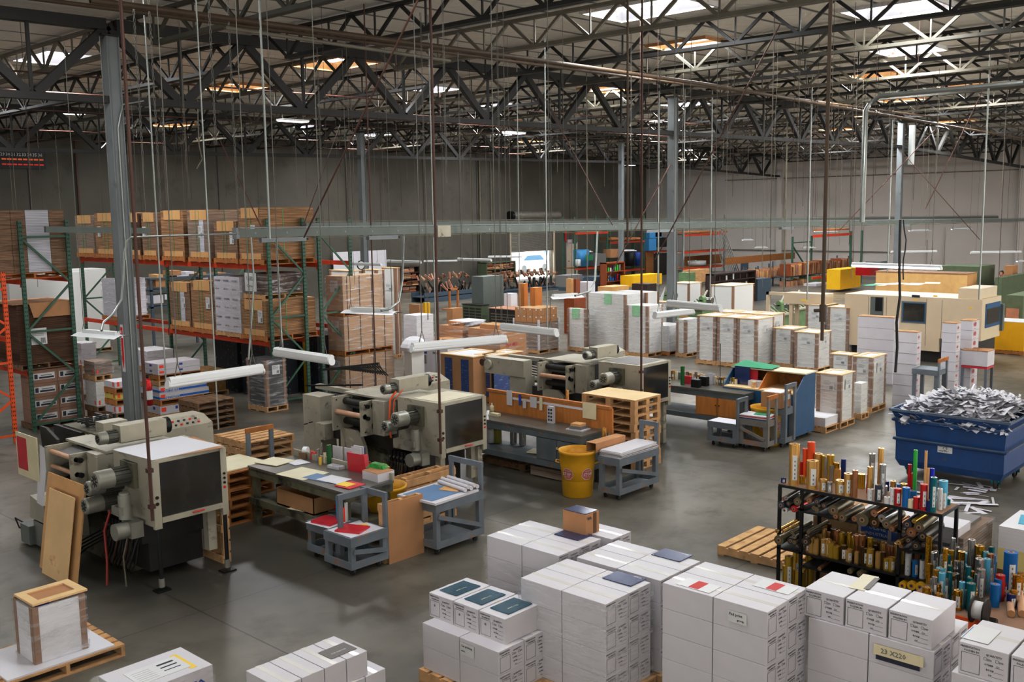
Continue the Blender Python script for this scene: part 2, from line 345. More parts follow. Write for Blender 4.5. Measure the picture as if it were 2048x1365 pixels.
SKY = [(10.7,24.4,1.3,2.0),(16.5,21.3,1.3,1.9),(16.6,11.6,1.3,2.2),(21.3,13.6,1.4,1.6),(26.6,10.4,1.5,1.5),(17.2,27.2,1.3,1.7),(22.3,23.9,1.5,1.3),(31.2,13.2,1.4,1.4),
       (20.6,8.3,1.4,1.8),(27.2,20.6,1.4,1.4),(28.2,26.4,1.3,1.6),(11,33.6,1.3,2),(16.6,36.8,1.3,2),(22.3,40.4,1.5,1.6),(28,38,1.4,1.6),(34,32,1.4,1.6),(34,22,1.4,1.6),(40,16,1.4,1.6),(40,27,1.4,1.6),(46,20,1.4,1.6),
       (46,31,1.4,1.6),(52,24,1.4,1.6),(58,28,1.4,1.6),(37,12.5,1.4,1.5),(34,41,1.4,1.6),(46,41,1.4,1.6),(40,37,1.4,1.6),(52,18,1.4,1.6),(6,16,1.3,2),(6,7,1.3,2),(12,4,1.3,2),(2,26,1.3,2),(58,38,1.4,1.6)]
def deck():
    xs = sorted({-12., 47.2, XR+.3} | {s[0]-s[2]/2 for s in SKY} | {s[0]+s[2]/2 for s in SKY}); ys = sorted({-14., YB+.3} | {s[1]-s[3]/2 for s in SKY} | {s[1]+s[3]/2 for s in SKY})
    mb = MB()
    for i in range(len(xs)-1):
        cx = (xs[i]+xs[i+1])/2; y0 = ys[0]
        def hole(cy): return any(abs(cx-s[0]) < s[2]/2 and abs(cy-s[1]) < s[3]/2 for s in SKY)
        j = 0
        while j < len(ys)-1:
            if hole((ys[j]+ys[j+1])/2): j += 1; continue
            k = j
            while k+1 < len(ys)-1 and not hole((ys[k+1]+ys[k+2])/2): k += 1
            a, b_ = roofz(xs[i])+.02, roofz(xs[i+1])+.02
            mb.quad((xs[i],ys[j],a),(xs[i+1],ys[j],b_),(xs[i+1],ys[k+1],b_),(xs[i],ys[k+1],a), 'deck')
            j = k+1
    o = S('ceiling', mb); return o
deck()
M('curb_wood', (190,142,92), .7, var=.2, sc=3); M('curb_white', (206,204,204), .7, var=.1, dirt=(176,120,84), dsc=5, dth=.6)
M('sky_pane', (238,241,250), .5, var=0, emit=3.2)
for i, (x,y,wx,wy) in enumerate(SKY):
    z = roofz(x); k = 'curb_wood' if i % 2 else 'curb_white'; t = .05; mb = MB(); h = .2
    x0,x1,y0,y1 = x-wx/2,x+wx/2,y-wy/2,y+wy/2
    mb.box(x0-t,y0-t,z-.06,x0,y1+t,z+h,k); mb.box(x1,y0-t,z-.06,x1+t,y1+t,z+h,k); mb.box(x0,y0-t,z-.06,x1,y0,z+h,k); mb.box(x0,y1,z-.06,x1,y1+t,z+h,k)
    o = S('window_%d' % (i+1), mb)
    MB().box(x0,y0,z+h-.03,x1,y1,z+h,'sky_pane').build('skylight_pane', o)
# roll-up door, outside ground and what stands there
rd = MB(); M('shutter', (140,136,126), .5, metal=.3, var=.12)
for k in range(27):
    z = 1.9+k*.088; rd.prism([(YB+.05,z),(YB+.02,z+.03),(YB+.05,z+.085),(YB+.09,z+.085),(YB+.09,z)], D0, D1, 'shutter', 'X')
dr = S('door_1', rd)
MB().cyl((D0-.1,YB-.25,4.4),(D1+.3,YB-.25,4.4),.3,'shutter',18).build('shutter_drum', dr)
MB().cyl((D0-.38,YB-.25,4.4),(D0-.12,YB-.25,4.4),.33,'black_metal',18).build('drive_housing', dr)
M('jamb_cream', (214,200,180), .6, var=.05)
S('trim_3', MB().box(D1,YB-.04,0,D1+.18,YB,4.2,'jamb_cream').box(D0-.12,YB-.04,0,D0,YB,4.2,'jamb_cream'))
d2 = S('door_2', MB().box(56.4,YB-.06,0,57.6,YB-.01,2.3,'jamb_cream').box(56.35,YB-.05,0,56.42,YB,2.4,'wall_white').box(57.58,YB-.05,0,57.65,YB,2.4,'wall_white'))
MB().cyl((56.55,YB-.12,1.05),(56.55,YB-.05,1.05),.04,'steel_bright',8).build('door_handle', d2)
S('ground_outside', MB().box(30,YB+.3,-.25,95,110,-.02,'outside_ground'))
def car(label, x, y, rz):
    t = thing('car', label, 'car', (x,y,0), rz)
    MB().prism([(-2.2,.35),(2.2,.35),(2.25,.75),(1.5,.95),(.9,1.4),(-1.0,1.45),(-1.7,1.0),(-2.25,.9)], -.85,.85,'car_white').build('car_body', t)
    MB().prism([(1.3,.98),(.82,1.34),(-.9,1.38),(-1.45,1.02)], -.86,.86,'car_glass').build('car_window', t)
    for a in (-1.35,1.35):
        for b in (-.86,.7): MB().cyl((a,b,.33),(a,b+.16,.33),.33,'rubber',16,capkey='steel_grey').build('wheel', t)
car('white car parked outside the roll-up door, nose cut off by the jamb', 57.5, 51.5, 0.1); car('white rounded car standing further inside the bright doorway view', 64.5, 56.5, .5)
# ------------------------------------------------------------------ columns
def ibeam(mb, x, y, z0, z1, w, key):   # wide flanges face +-X, web along X
    f = .018
    mb.box(x-w/2,y-w/2,z0,x+w/2,y+w/2,z1,key)
cols = {(9.2,18.7):'nearest grey steel column, rising behind the first press with a red and white extinguisher sign', (28.2,18.7):'grey steel column behind the white board stacks, second in the near row',
        (47.2,18.7):'slim grey steel column in front of the white wall beside the beige machine', (28.2,34.8):'grey steel column in front of the back wall beside the wall clock', (47.2,34.8):'grey steel column standing behind the small red wooden bookcase'}
for (x,y), lab in cols.items():
    t = thing('steel_column', lab, 'column', (x,y,0)); zt = roofz(x)-.42
    mb = MB(); a = .125; mb.box(-a,-a,0,-a+.02,a,zt,'column_paint'); mb.box(a-.02,-a,0,a,a,zt,'column_paint'); mb.box(-a+.02,-.1,0,a-.02,.1,zt,'column_paint'); mb.build('shaft', t)
    MB().box(-.2,-.2,0,.2,.2,.03,'column_paint').build('base_plate', t)
    MB().box(-.22,-.17,zt,.22,.17,zt+.03,'truss_dark').build('cap_plate', t)
    if (x,y) == (9.2,18.7):
        MB().tube([(.0,-.115,.3),(.0,-.115,6.3),(.12,-.115,6.75),(.55,-.115,6.85)],.018,'conduit').build('conduit', t)
        s = MB().box(-.132,-.06,1.62,-.126,.05,2.55,'lamp_white'); s.box(-.136,-.045,1.85,-.131,.035,2.5,'red_plastic'); s.prism([(-.045,1.85),(.035,1.85),(-.005,1.68)],-.136,-.131,'red_plastic','X')
        s.text('EXTINGUISHER',(-.137,.018,2.44),(0,0,-1),(0,1,0),.075,'lamp_white',-.001); s.text('FIRE',(-.137,-.03,2.44),(0,0,-1),(0,1,0),.045,'lamp_white',-.001); s.build('fire_extinguisher_sign', t)
# ------------------------------------------------------------------ girder trusses along X
def girder(y, xs0, xs1, label, col, zoff=0.):
    t = thing('roof_girder', label, 'roof truss', (0,y,0))
    def zb(x): return (6.74+.0153*x if x < 47.2 else 6.74+.0153*47.2-.026*(x-47.2))+zoff
    def zt(x): return roofz(x)-.14
    def bent(fz, w, h, key):
        mb = MB(); pts = [xs0]+([47.2] if xs0 < 47.2 < xs1 else [])+[xs1]
        for a, b in zip(pts, pts[1:]):
            for s_ in (-1,1): mb.bar((a,s_*w/2.6,fz(a)),(b,s_*w/2.6,fz(b)),w*.42,h,key)
        return mb
    bent(lambda x: zt(x)-.06,.2,.2,col).build('top_chord', t); bent(lambda x: zb(x)-.05,.17,.13,col).build('bottom_chord', t)
    P = 2.945; n0 = math.ceil((xs0-13.58)/P); n = n0
    while 13.58+n*P < xs1:
        xb = 13.58+n*P; xa = xb-P/2; xc = xb+P/2
        for q in (xa, xc):
            if xs0-.5 < q < xs1+.3: MB().bar((xb+(.08 if q > xb else -.08),0,zb(xb)),(q,0,zt(q)-.08),.13,.16,col).build('web_diagonal', t)
        if n % 1 == 0: MB().bar((xb,0,zb(xb)),(xb,0,zt(xb)-.1),.05,.06,col).build('web_post', t)
        n += 1
    return t
girder(18.7,-6,9.1,'dark roof girder ending on top of the nearest column, outer bay','truss_dark'); girder(18.7,9.3,28.1,'heavy dark roof girder with deep V webs spanning between the two nearest columns','truss_dark')
girder(18.7,28.3,47.1,'dark roof girder between the second and the third column of the near row','truss_dark'); girder(18.7,47.3,XR-.1,'dark roof girder running down from the third column to the white wall','truss_dark')
girder(34.8,-6,28.1,'long dark girder in front of the grey back wall, ending at the clock column','truss_dark'); girder(34.8,28.3,47.1,'dark girder between the two columns of the far row','truss_dark')
girder(34.8,47.3,XR-.4,'dark girder ending on the pilaster of the white wall','truss_dark')
# ------------------------------------------------------------------ joists along Y
JB = 2.93
def joist(y0, y1, col, rise=0.):
    def f():
        t = thing('open_web_joist', '', 'roof joist'); Lj = y1-y0
        b = MB()
        for s_ in (-.035,.035): b.bar((s_*1.3,.9,-.62),(s_*1.3,Lj-.9,-.62),.075,.07,col)
        b.build('bottom_chord', t)
        b = MB()
        for s_ in (-.035,.035): b.bar((s_,0,-.06),(s_,Lj,-.06),.05,.06,col)
        b.build('top_chord', t)
        n = max(4, round((Lj-1.8)/1.35)); st = (Lj-1.8)/n; mb = MB()
        for k in range(n+1):
            yb = .9+k*st
            if k < n: mb.bar((0,yb,-.62),(0,yb+st/2,-.06),.05,.06,col); mb.bar((0,yb+st/2,-.06),(0,yb+st,-.62),.05,.06,col); mb.bar((0,yb+st,-.62),(0,yb+st,-.06),.03,.03,col)
        mb.bar((0,.9,-.62),(0,.15,-.06),.035,.05,col); mb.bar((0,Lj-.9,-.62),(0,Lj-.15,-.06),.035,.05,col)
        mb.build('web', t)
        return t
    return f
JC = ['truss_dark','truss_olive','truss_dark','truss_pale']; CN = {'truss_dark':'dark','truss_olive':'olive','truss_pale':'pale'}
k = -1
while True:
    x = 12.5+k*JB
    if x > XR-.5: break
    rows = [('near',2.8,18.6),('middle',18.8,34.7),('far',34.9,YB-.05)]
    for nm, a, b_ in rows:
        if x < 7 and nm == 'near' and k < -1: continue
        if nm != 'near' and proj(x,a,7.6)[0] < -700: continue
        if nm == 'near' and proj(x,b_,7.6)[0] > 2300: continue
        c = JC[(k*3+len(nm)) % 4]
        make('joist'+nm+c, joist(a,b_,c), (x,a,roofz(x)), 0, f'{CN[c]} open-web roof joist of the {nm} bays, {nth(k+2)} outward from the nearest column', 'open-web roof joists')
    k += 1
# ------------------------------------------------------------------ sprinkler mains and pipes under the joists (along X and Y)
def pipe(name, label, cat, pts, r, key, n=8, group=None):
    return MB().tube(pts, r, key, n).thing(name, label, cat, group=group)
pipe('sprinkler_pipe','long brown sprinkler main crossing in front of the near girder','pipe',[(*at(180,0,7.4),7.4),(*at(1060,118,7.4),7.4),(*at(1420,170,7.45),7.45),(*at(2048,278,7.2),7.2)],.042,'brown_pipe')
pipe('sprinkler_pipe','rusty brown sprinkler line under the joists of the middle bays','pipe',[(5,24.5,7.5),(40,24.5,8.0)],.04,'rusty_pipe')
pipe('sprinkler_pipe','thin dark sprinkler branch line with red couplings near the skylights','pipe',[(6,14.6,7.65),(27,14.6,7.9),(46,14.6,8.1)],.035,'brown_pipe')
pipe('electrical_conduit','pair of pale straight conduits under the roof beside the nearest column','conduit',[(*at(450,55,7.3),7.3),(*at(900,122,7.3),7.3)],.03,'truss_pale')
pipe('electrical_conduit','bright silver conduit bending down in front of the white wall','conduit',[(*at(2048,165,6.2),6.2),(*at(1760,192,6.2),6.2),(*at(1738,196,6.2),6.1),(*at(1730,212,6.15),5.8),(*at(1727,232,6.0),4.2)][:3]+[(*at(1732,200,6.1),5.95),(*at(1732,200,6.1),4.4)],.035,'conduit')
for i,(y,zz) in enumerate(((22.3,7.75),(27.8,7.8),(31.2,7.85),(38,7.8),(42,7.75))):
    pipe('bridging_rod','thin rusty bridging line across the joists, %s beyond the near girder' % nth(i),'pipe',[(4,y,zz-.1),(47,y,zz+.45)],.022,'rusty_pipe',6)
# ------------------------------------------------------------------ light
wd = bpy.data.worlds.new('world'); bpy.context.scene.world = wd; wd.use_nodes = True
bg = wd.node_tree.nodes['Background']; bg.inputs['Color'].default_value = (.93,.95,1.0,1); bg.inputs['Strength'].default_value = .42
def area(loc, rot, sx, sy, power, col=(1,.97,.93)):
    l = bpy.data.lights.new('area_light','AREA'); l.shape = 'RECTANGLE'; l.size = sx; l.size_y = sy; l.energy = power; l.color = col
    o = bpy.data.objects.new('area_light', l); COL.objects.link(o); o.location = loc; o.rotation_euler = rot
for (x,y,wx,wy) in SKY:
    p = 230 if x < 13 and y < 18 else 330 if x < 30 else 560
    area((x,y,roofz(x)-.02),(0,0,0),wx*.9,wy*.9,p,(.95,.97,1))
# unseen area lamps added as side fill, behind and right of the viewer
area((-3,-6,6.5),(math.radians(62),0,math.radians(-42)),14,6,620,(1,.93,.84))
area((45,-8,6),(math.radians(70),0,math.radians(0)),34,6,2900,(1,.95,.9))
area((28,-10,1.5),(math.radians(152),0,0),46,5,3600,(1,.97,.93)); area((-8,6,1.5),(math.radians(150),0,math.radians(-90)),24,4,900,(1,.97,.93))  # added unseen lamps aimed upward to brighten the ceiling deck
area((52.7,YB+.9,3.9),(math.radians(-50),0,0),4.2,1.6,700,(1,.98,.95)); area((58,YB+.8,7),(math.radians(75),0,0),16,3,5000,(1,.99,.97))  # added hidden lamps: spill through the doorway, fill on the cars outside
sun = bpy.data.lights.new('sun_outside','SUN'); sun.energy = 16; sun.angle = .02; so = bpy.data.objects.new('sun_outside', sun); COL.objects.link(so); so.rotation_euler = (math.radians(40),math.radians(-15),0)
sc = bpy.context.scene; sc.view_settings.view_transform = 'Standard'; sc.view_settings.look = 'None'; sc.view_settings.exposure = -.12
sc.view_settings.use_curve_mapping = True; cv = sc.view_settings.curve_mapping.curves[3]; cv.points.new(.22,.175); cv.points.new(.62,.64); sc.view_settings.curve_mapping.update()
sc.cycles.max_bounces = 5; sc.cycles.diffuse_bounces = 3; sc.cycles.glossy_bounces = 2; sc.cycles.transparent_max_bounces = 12; sc.cycles.transmission_bounces = 2; sc.cycles.sample_clamp_indirect = 6
sc.cycles.use_adaptive_sampling = True; sc.cycles.adaptive_threshold = .03; sc.cycles.caustics_reflective = False; sc.cycles.caustics_refractive = False
# ================================================================== PALLETS, CARTONS, WRAPPED STACKS (building blocks)
def pallet_fn(w, d, h=.13, key='pallet_wood', solid=False):
    "w along X, d along Y, boards along X on stringers along Y"
    def f():
        t = thing('pallet', '', 'pallet'); mb = MB(); n = max(3, round(d/.16)); bw = d/n*.78 if not solid else d/n
        for i in range(n):
            y = (d-bw)*i/(n-1); mb.box(0,y,h-.02,w,y+bw,h,key)
        mb.build('top_deck', t)
        for x in (0,w/2-.02,w-.04): 
            MB().box(x,0,.02,x+.04,d,h-.02,key).build('stringer', t)
        m_ = MB().box(0,0,0,w,.1,.02,key).mesh('bottom_board')
        for i in range(3): o = bpy.data.objects.new('bottom_board', m_); COL.objects.link(o); o.parent = t; o.location = (0,(d-.1)*i/2,0)
        return t
    return f
def pallet(x, y, w, d, label, z=0., key='pallet_wood', h=.13, group=None, rz=0):
    w = round(w,1); d = round(d,1)
    return make(('pal',w,d,key,h), pallet_fn(w,d,h,key), (x,y,z), rz, label, group)
def block_pallet_fn(w, d, h, key):
    def f():
        t = thing('pallet', '', 'pallet'); MB().box(0,0,h-.02,w,d,h,key).build('top_deck', t)
        for i in range(3):
            for j in range(3):
                x = (w-.1)*i/2; y = (d-.1)*j/2; MB().box(x,y,.02,x+.1,y+.1,h-.02,key).build('spacer_block', t)
        for j in range(3): MB().box(0,(d-.1)*j/2,0,w,(d-.1)*j/2+.1,.02,key).build('bottom_board', t)
        return t
    return f
def form_print(mb, o, u, v, w, h, num=None, circ=False):
    "the printed form of a presentation folder carton: o = lower left of the face"
    u = Vector(u); v = Vector(v); o = Vector(o); n = u.cross(v)*.0015
    def ln(x0,y0,x1,y1,t=.003):
        a = o+u*x0+v*y0+n; b = o+u*x1+v*y1+n
        if abs(x1-x0) > abs(y1-y0): mb.quad(a,b,b+v*t,a+v*t,'ink')
        else: mb.quad(a,a+u*t,b+u*t,b,'ink')
    s = h/.235*.9; k = w/.36
    mb.text('PRESENTATION', o+u*.012*k+v*(h*.86), u*k/s*.93, v, .0215*s, 'ink'); mb.text('FOLDERS BY:', o+u*.04*k+v*(h*.755), u*k/s*.93, v, .0215*s, 'ink')
    x0,x1,y0,y1 = .02*k,.155*k,h*.09,h*.70; ln(x0,y0,x1,y0); ln(x0,y1,x1,y1); ln(x0,y0,x0,y1); ln(x1,y0,x1,y1)
    mb.text('QUANTITY', o+u*.2*k+v*(h*.76), u*k/s*.95, v, .024*s, 'ink')
    for i, q in enumerate(('250','300')):
        bx = (.185+i*.085)*k; by = h*.615; q0 = .02
        ln(bx,by,bx+q0,by,.002); ln(bx,by+q0,bx+q0,by+q0,.002); ln(bx,by,bx,by+q0,.002); ln(bx+q0,by,bx+q0,by+q0+.002,.002)
        mb.text(q, o+u*(bx+.024)+v*by, u*k/s*.95, v, .023*s, 'ink')
    for i, q in enumerate(('OTHER','BOX#','OF')):
        y = h*(.46-.155*i); x = (.19+.015*i)*k; mb.text(q, o+u*x+v*y, u*k/s*.95, v, .0215*s, 'ink'); ln((.265 if i < 2 else .245)*k, y-.002, .33*k, y-.002, .002)
    if num: mb.text(num, o+u*.275*k+v*(h*.47), u*.9, v, .02*s, 'ink_grey')
    if circ: mb.text('@', o+u*.07*k+v*(h*.5), u, v, .03*s, 'ink_grey')
def carton_fn(w, d, h, face, num=None, circ=False, topseam='Y'):
    def f():
        t = thing('carton', '', 'box'); g = .004
        o = MB().box(g,g,0,w-g,d-g,h-.001,'white_card').build('carton_body', t)
        bv = o.modifiers.new('b','BEVEL'); bv.width = .004; bv.segments = 2
        mb = MB()
        if topseam == 'Y': mb.box(w/2-.025,g,h-.001,w/2+.025,d-g,h+.0005,'tape_clear')
        else: mb.box(g,d/2-.025,h-.001,w-g,d/2+.025,h+.0005,'tape_clear')
        mb.build('tape', t)
        mb = MB()
        if 'y' in face: form_print(mb, (g,g,0), (1,0,0), (0,0,1), w-2*g, h, num, circ)
        if 'x' in face: form_print(mb, (g,d-g,0), (0,-1,0), (0,0,1), d-2*g, h, num, circ)
        if mb.v: mb.build('printed_form', t)
        return t
    return f
CW, CD, CH = .36, .52, .235
def tower(x, y, nx, ny, nl, z0, name, w=CW, d=CD, h=CH, face='y', pal=True, skip=()):
    if pal: pallet(x-.04, y-.04, nx*w+.12, ny*d+.1, 'wooden pallet under the '+name, key='pallet_wood')
    for l in range(nl):
        for i in range(nx):
            for j in range(ny):
                if (i > 0 and j > 0 and l < nl-1) or (i,j,l) in skip: continue
                side = ('near corner' if i == 0 and j == 0 else 'left corner' if i == 0 and j == ny-1 else 'right corner' if j == 0 and i == nx-1 else 'left side' if i == 0 else 'right side' if j == 0 else 'back corner')
                top = nl-1-l
                lab = f'white carton in the {"top" if top == 0 else nth(top)+"-from-top" if 0 else ("top","second","third","fourth","fifth","sixth")[top]} layer of {name}, {side}'
                make(('ct',w,d,h,face), carton_fn(w,d,h,face), (x+i*w,y+j*d,z0+l*h), 0, lab, 'white cartons of '+name)
def folder(px, py, z, key, label, w=.25, d=.34, txt='VIAGI', rz=0., tkey='lamp_white'):
    x, y = at(px, py, z)
    t = thing('presentation_folder', label, 'folder', (x,y,z+.003), rz)
    MB().box(-w/2,-d/2,0,w/2,d/2,.006,key).box(-w/2,-d/2,.006,w/2,-d/2+.07,.009,key).build('folder_cover', t)
    if txt: MB().text(txt, (w/2-.02,-d/2+.03,.0095),(0,1,0),(-1,0,0),.035,tkey,.0005).build('gold_lettering' if tkey != 'lamp_white' else 'white_lettering', t)
    return t
def film(x, y, w, d, z0, z1, label_parent=None, e=.012):
    mb = MB(); a = e
    mb.v = []; n = 10; vs = []; fs = []
    P = [(-a,-a),(w+a,-a),(w+a,d+a),(-a,d+a)]; pts = []
    for i in range(4):
        p, q = P[i], P[(i+1)%4]
        for k in range(n): pts.append((p[0]+(q[0]-p[0])*k/n, p[1]+(q[1]-p[1])*k/n))
    R = 7
    for r in range(R+1):
        for k, (px_, py_) in enumerate(pts):
            j = .006*rnd.random(); cx, cy = w/2, d/2; vs.append((px_+(j if px_ > cx else -j), py_+(j if py_ > cy else -j), z0+(z1-z0)*r/R))
    m = len(pts)
    for r in range(R):
        for k in range(m): fs.append((r*m+k, r*m+(k+1)%m, (r+1)*m+(k+1)%m, (r+1)*m+k))
    mb.s = []; mb.mats = [WRAP]; mb.v = vs; mb.f = fs; mb.m = [0]*len(fs); mb.s = [True]*len(fs)
    return mb
# ================================================================== FOREGROUND TOWERS OF WHITE CARTONS
P0 = .132
def put(nx_, ty, zt): return at(nx_, ty, zt)
ZT = P0+4*CH
x,y = put(1211,1210,ZT); tower(x,y,2,2,4,P0,'the stretch-wrapped tower')
f = film(0,0,2*CW,2*CD,.1,ZT-.02).thing('stretch_film','clear stretch film wrapped round the front tower of printed cartons','stretch film',(x,y,0))
folder(1248,1159,ZT,'navy_card','navy presentation folder taped on top of the stretch-wrapped tower')
s3 = (x,y)
x,y = put(1117.4,1112.8,ZT); tower(x,y,2,2,4,P0,'the rear left tower')
film(0,0,2*CW,2*CD,.1,ZT-.22).thing('stretch_film','clear stretch film round the lower layers of the rear left carton tower','stretch film',(x,y,0))
folder(1146,1071,ZT,'navy_card','navy presentation folder on top of the rear left carton tower')
for k in range(4):
    make(('ct',CW,CD,CH,'y'), None, (x+2*CW+.06,y-.1+.0,P0+k*CH), 0, f'white carton in layer {("one","two","three","four")[k]} of the single column under the brown box', 'single column of cartons')
pallet(x+2*CW+.02,y-.14,.5,.7,'small wooden pallet under the single column of cartons')
bx,by,bw,bd,bh = fitt(1171.5,1030.8,1126,1198,ZT+.24)
t = thing('cardboard_box','brown cardboard box with a navy folder on top, standing behind the white towers','box',(bx,by,ZT))
MB().box(0,0,0,bw,bd,.236,'cardboard').build('box_body', t); MB().box(bw*.55,-.002,.0,bw*.8,0,.236,'cardboard_dark').text('VIA',(bw*.1,-.002,.17),(1,0,0),(0,0,1),.05,'ink').build('printed_strip', t)
t = thing('presentation_folder','navy folder lying on the small brown cardboard box','folder',(bx+bw/2,by+bd/2,ZT+.238)); MB().box(-bw*.46,-bd*.46,0,bw*.46,bd*.46,.006,'navy_card').build('folder_cover', t)
MB().text('VIAGI',(bw*.4,-bd*.3,.0065),(0,1,0),(-1,0,0),.035,'lamp_white',.0005).build('white_lettering', t)
x,y = put(1321,1162.6,ZT); tower(x,y,2,2,4,P0,'the rear right tower')
folder(1344,1112,ZT,'navy_card','navy presentation folder on top of the rear right carton tower')
Z4 = P0+5*CH
x,y = put(1535.6,1226,Z4); tower(x,y,2,2,5,P0,'the red-labelled tower')
for px,py,lab in ((1397,1172,'red and white label sheet taped on the left top carton of the red-labelled tower'),(1551,1175,'red and white label sheet taped on the right top carton of the red-labelled tower')):
    a,b = at(px,py,Z4); t = thing('label_sheet', lab, 'label', (a,b,Z4+.002), 0)
    MB().box(-.1,-.17,0,.1,.17,.002,'lamp_white').build('paper', t); MB().box(-.09,-.05,.002,.09,.05,.003,'ink_red').build('red_panel', t)
t = thing('note_sheet','white note reading Psd print group taped on the red-labelled tower','note',(x-.004,y+.28,Z4-.12)); MB().box(-.001,-.09,-.05,0,.09,.05,'lamp_white').build('paper', t)
MB().text('Psd print',(-.0015,.075,.01),(0,-1,0),(0,0,1),.034,'ink',.001).text('group',(-.0015,.0,-.03),(0,-1,0),(0,0,1),.028,'ink',.001).build('handwriting', t)
# right group: two tiers, the upper cartons turned with their printed ends outward
Z5 = P0+4*CH
x,y = put(1866,1242.5,Z5+.25); tower(x-.02,y-.03,2,2,4,P0,'the tower under three printed cartons', w=.4, d=.54)
for j in range(3):
    make('upper5', carton_fn(.54,.36,.25,'x','220'), (x,y+j*.37,Z5), 0, 'white printed carton marked 220, %s in the row of three' % ('nearest','middle','farthest')[j], 'three printed cartons marked 220')
a,b = at(1728,1166,Z5+.25); t = thing('photo_print','grey and cream sample print in a plastic sleeve on the farthest carton marked 220','print',(a,b,Z5+.253),.1); MB().box(-.2,-.07,0,.2,.07,.002,'cream_sheet').build('print_sheet', t); MB().box(-.16,-.09,.002,.16,-.045,.004,'ink_grey').build('dark_band', t); MB().box(-.22,-.1,.004,.22,.1,.0045,'tape_clear') 
t = thing('paper_bag_label','taped cream slip with the handwritten number 23 X220 on a black strip','label',(x-.026,y+.25,P0+3.5*CH)); MB().box(-.002,-.17,-.075,0,.19,.05,'ink').build('black_strip', t)
MB().box(-.004,-.2,-.035,-.002,.21,.055,'cream_sheet').build('cream_slip', t); MB().text('23 X220',(-.005,.15,-.01),(0,-1,0),(0,0,1),.06,'ink_grey',.001).build('handwriting', t)
x,y = at(1917,1282.7,Z5+.25); y -= .36
tower(x-.02,y-.8,2,2,4,P0,'the tower at the right edge', w=.4, d=.6)
for j in range(2):
    make('upper5', None, (x,y-j*.37,Z5), 0, 'white printed carton at the right edge of the scene, %s of two' % ('farther','nearer')[j], 'pair of printed cartons at the right edge')
a,b = at(1962,1270,Z5+.25); t = thing('sample_sheet','white and blue sample sheet in a clear sleeve on the farther right edge carton','sheet',(a,b,Z5+.253),0); MB().box(-.16,-.1,0,.16,.1,.002,'lamp_white').build('sheet', t); MB().box(-.16,.085,.002,.1,.092,.003,'blue_sheet').build('blue_line', t)
# left front tier
Z0 = P0+2*CH
x,y = put(997,1306,Z0); tower(x,y,2,2,2,P0,'the low front stack')
for j in range(3):
    xx,yy = at(1010,1240,Z0+.25)
    make('upper0', carton_fn(.54,.345,.25,'x',None,True), (xx,yy+j*.35,Z0), 0, 'white printed carton with a teal folder on top, %s of three' % ('nearest','middle','farthest')[j], 'three cartons with teal folders')
    t = thing('presentation_folder','dark teal folder on the %s of the three low printed cartons' % ('nearest','middle','farthest')[j],'folder',(xx+.27,yy+j*.35+.17,Z0+.2525),math.pi/2,'teal folders')
    MB().box(-.12,-.17,0,.12,.17,.005,'teal_card').box(-.12,-.17,.005,-.05,.17,.008,'teal_card').build('folder_cover', t); MB().text('The Capital',(-.02,-.06,.0055),(0,1,0),(-1,0,0),.03,'cream_sheet',.0004).build('gold_lettering', t)
t = thing('note_sheet','white note reading Cat printing taped on the low front stack','note',(x-.003,y+.4,Z0-.1)); MB().box(-.001,-.085,-.06,0,.1,.06,'lamp_white').build('paper', t); MB().text('Cat printing',(-.0015,.085,.02),(0,-1,0),(0,0,1),.03,'ink',.001).text('4000-',(-.0015,.085,-.03),(0,-1,0),(0,0,1),.024,'ink',.001).build('handwriting', t)
# bottom edge: row of four cartons and a wrapped carton
ax,ay = at(477,1335,.6); ex,ey = at(668,1272,.6); wx = (ex-ax)/4; yr = at(728,1305,.6)[1]; ww = ey-yr
for i in range(4):
    make('edge_box', carton_fn(wx,ww,.235,''), (ax+i*wx,ey-ww,.365), 0, 'plain white carton in the row at the bottom edge, %s from its left end' % nth(i), 'row of plain white cartons')
for i in range(5):
    make('edge_box', None, (ax+i*wx-.05,ey-ww-.02,.13), 0, 'plain white carton of the lower layer at the bottom edge, %s from the left' % nth(i), 'lower row of plain white cartons')
pallet(ax-.05,ey-ww-.04,wx*5,ww+.1,'wooden pallet under the row of plain white cartons')
a,b = at(675,1303,.6); t = thing('print_sample','dark photo print on the last plain white carton at the bottom edge','print',(a,b,.603),0); MB().box(-.15,-.1,0,.15,.1,.002,'ink_grey').build('print_sheet', t); MB().text('OVER & BEYOND',(-.09,-.03,.0025),(1,0,0),(0,1,0),.022,'lamp_white',.0004).build('white_lettering', t)
ax,ay = at(193,1351,.5); ex,ey = at(361,1295,.5); yr = at(417,1333,.5)[1]; wx = ex-ax; ww = ey-yr
t = thing('paper_carton','white paper carton with a barcode delivery sheet, wrapped in clear film at the bottom edge','box',(ax,ey-ww,.13))
MB().box(0,0,0,wx,ww,.37,'white_card').build('carton_body', t); MB().text('Tango',(wx*.4,-.003,.2),(1,0,0),(0,0,1),.16,'ink_blue').build('blue_lettering', t)
mb = MB().box(wx*.2,ww*.2,.371,wx*.82,ww*.75,.374,'lamp_white')
for k in range(3): mb.box(wx*.55,ww*(.35+.12*k),.3745,wx*.75,ww*(.375+.12*k+.015*k),.375,'ink')
for k in range(6): mb.box(wx*.24,ww*(.27+.07*k),.3745,wx*.46,ww*(.275+.07*k),.375,'ink_grey')
mb.build('delivery_sheet', t); MB().box(wx*.78,ww*.12,.3705,wx*.86,ww*.8,.372,'yellow_sheet').build('yellow_edge', t)
film(0,0,wx,ww,0,.37).build('stretch_film', t)
pallet(ax-.03,ey-ww-.03,wx+.06,ww+.06,'wooden pallet under the wrapped paper carton')
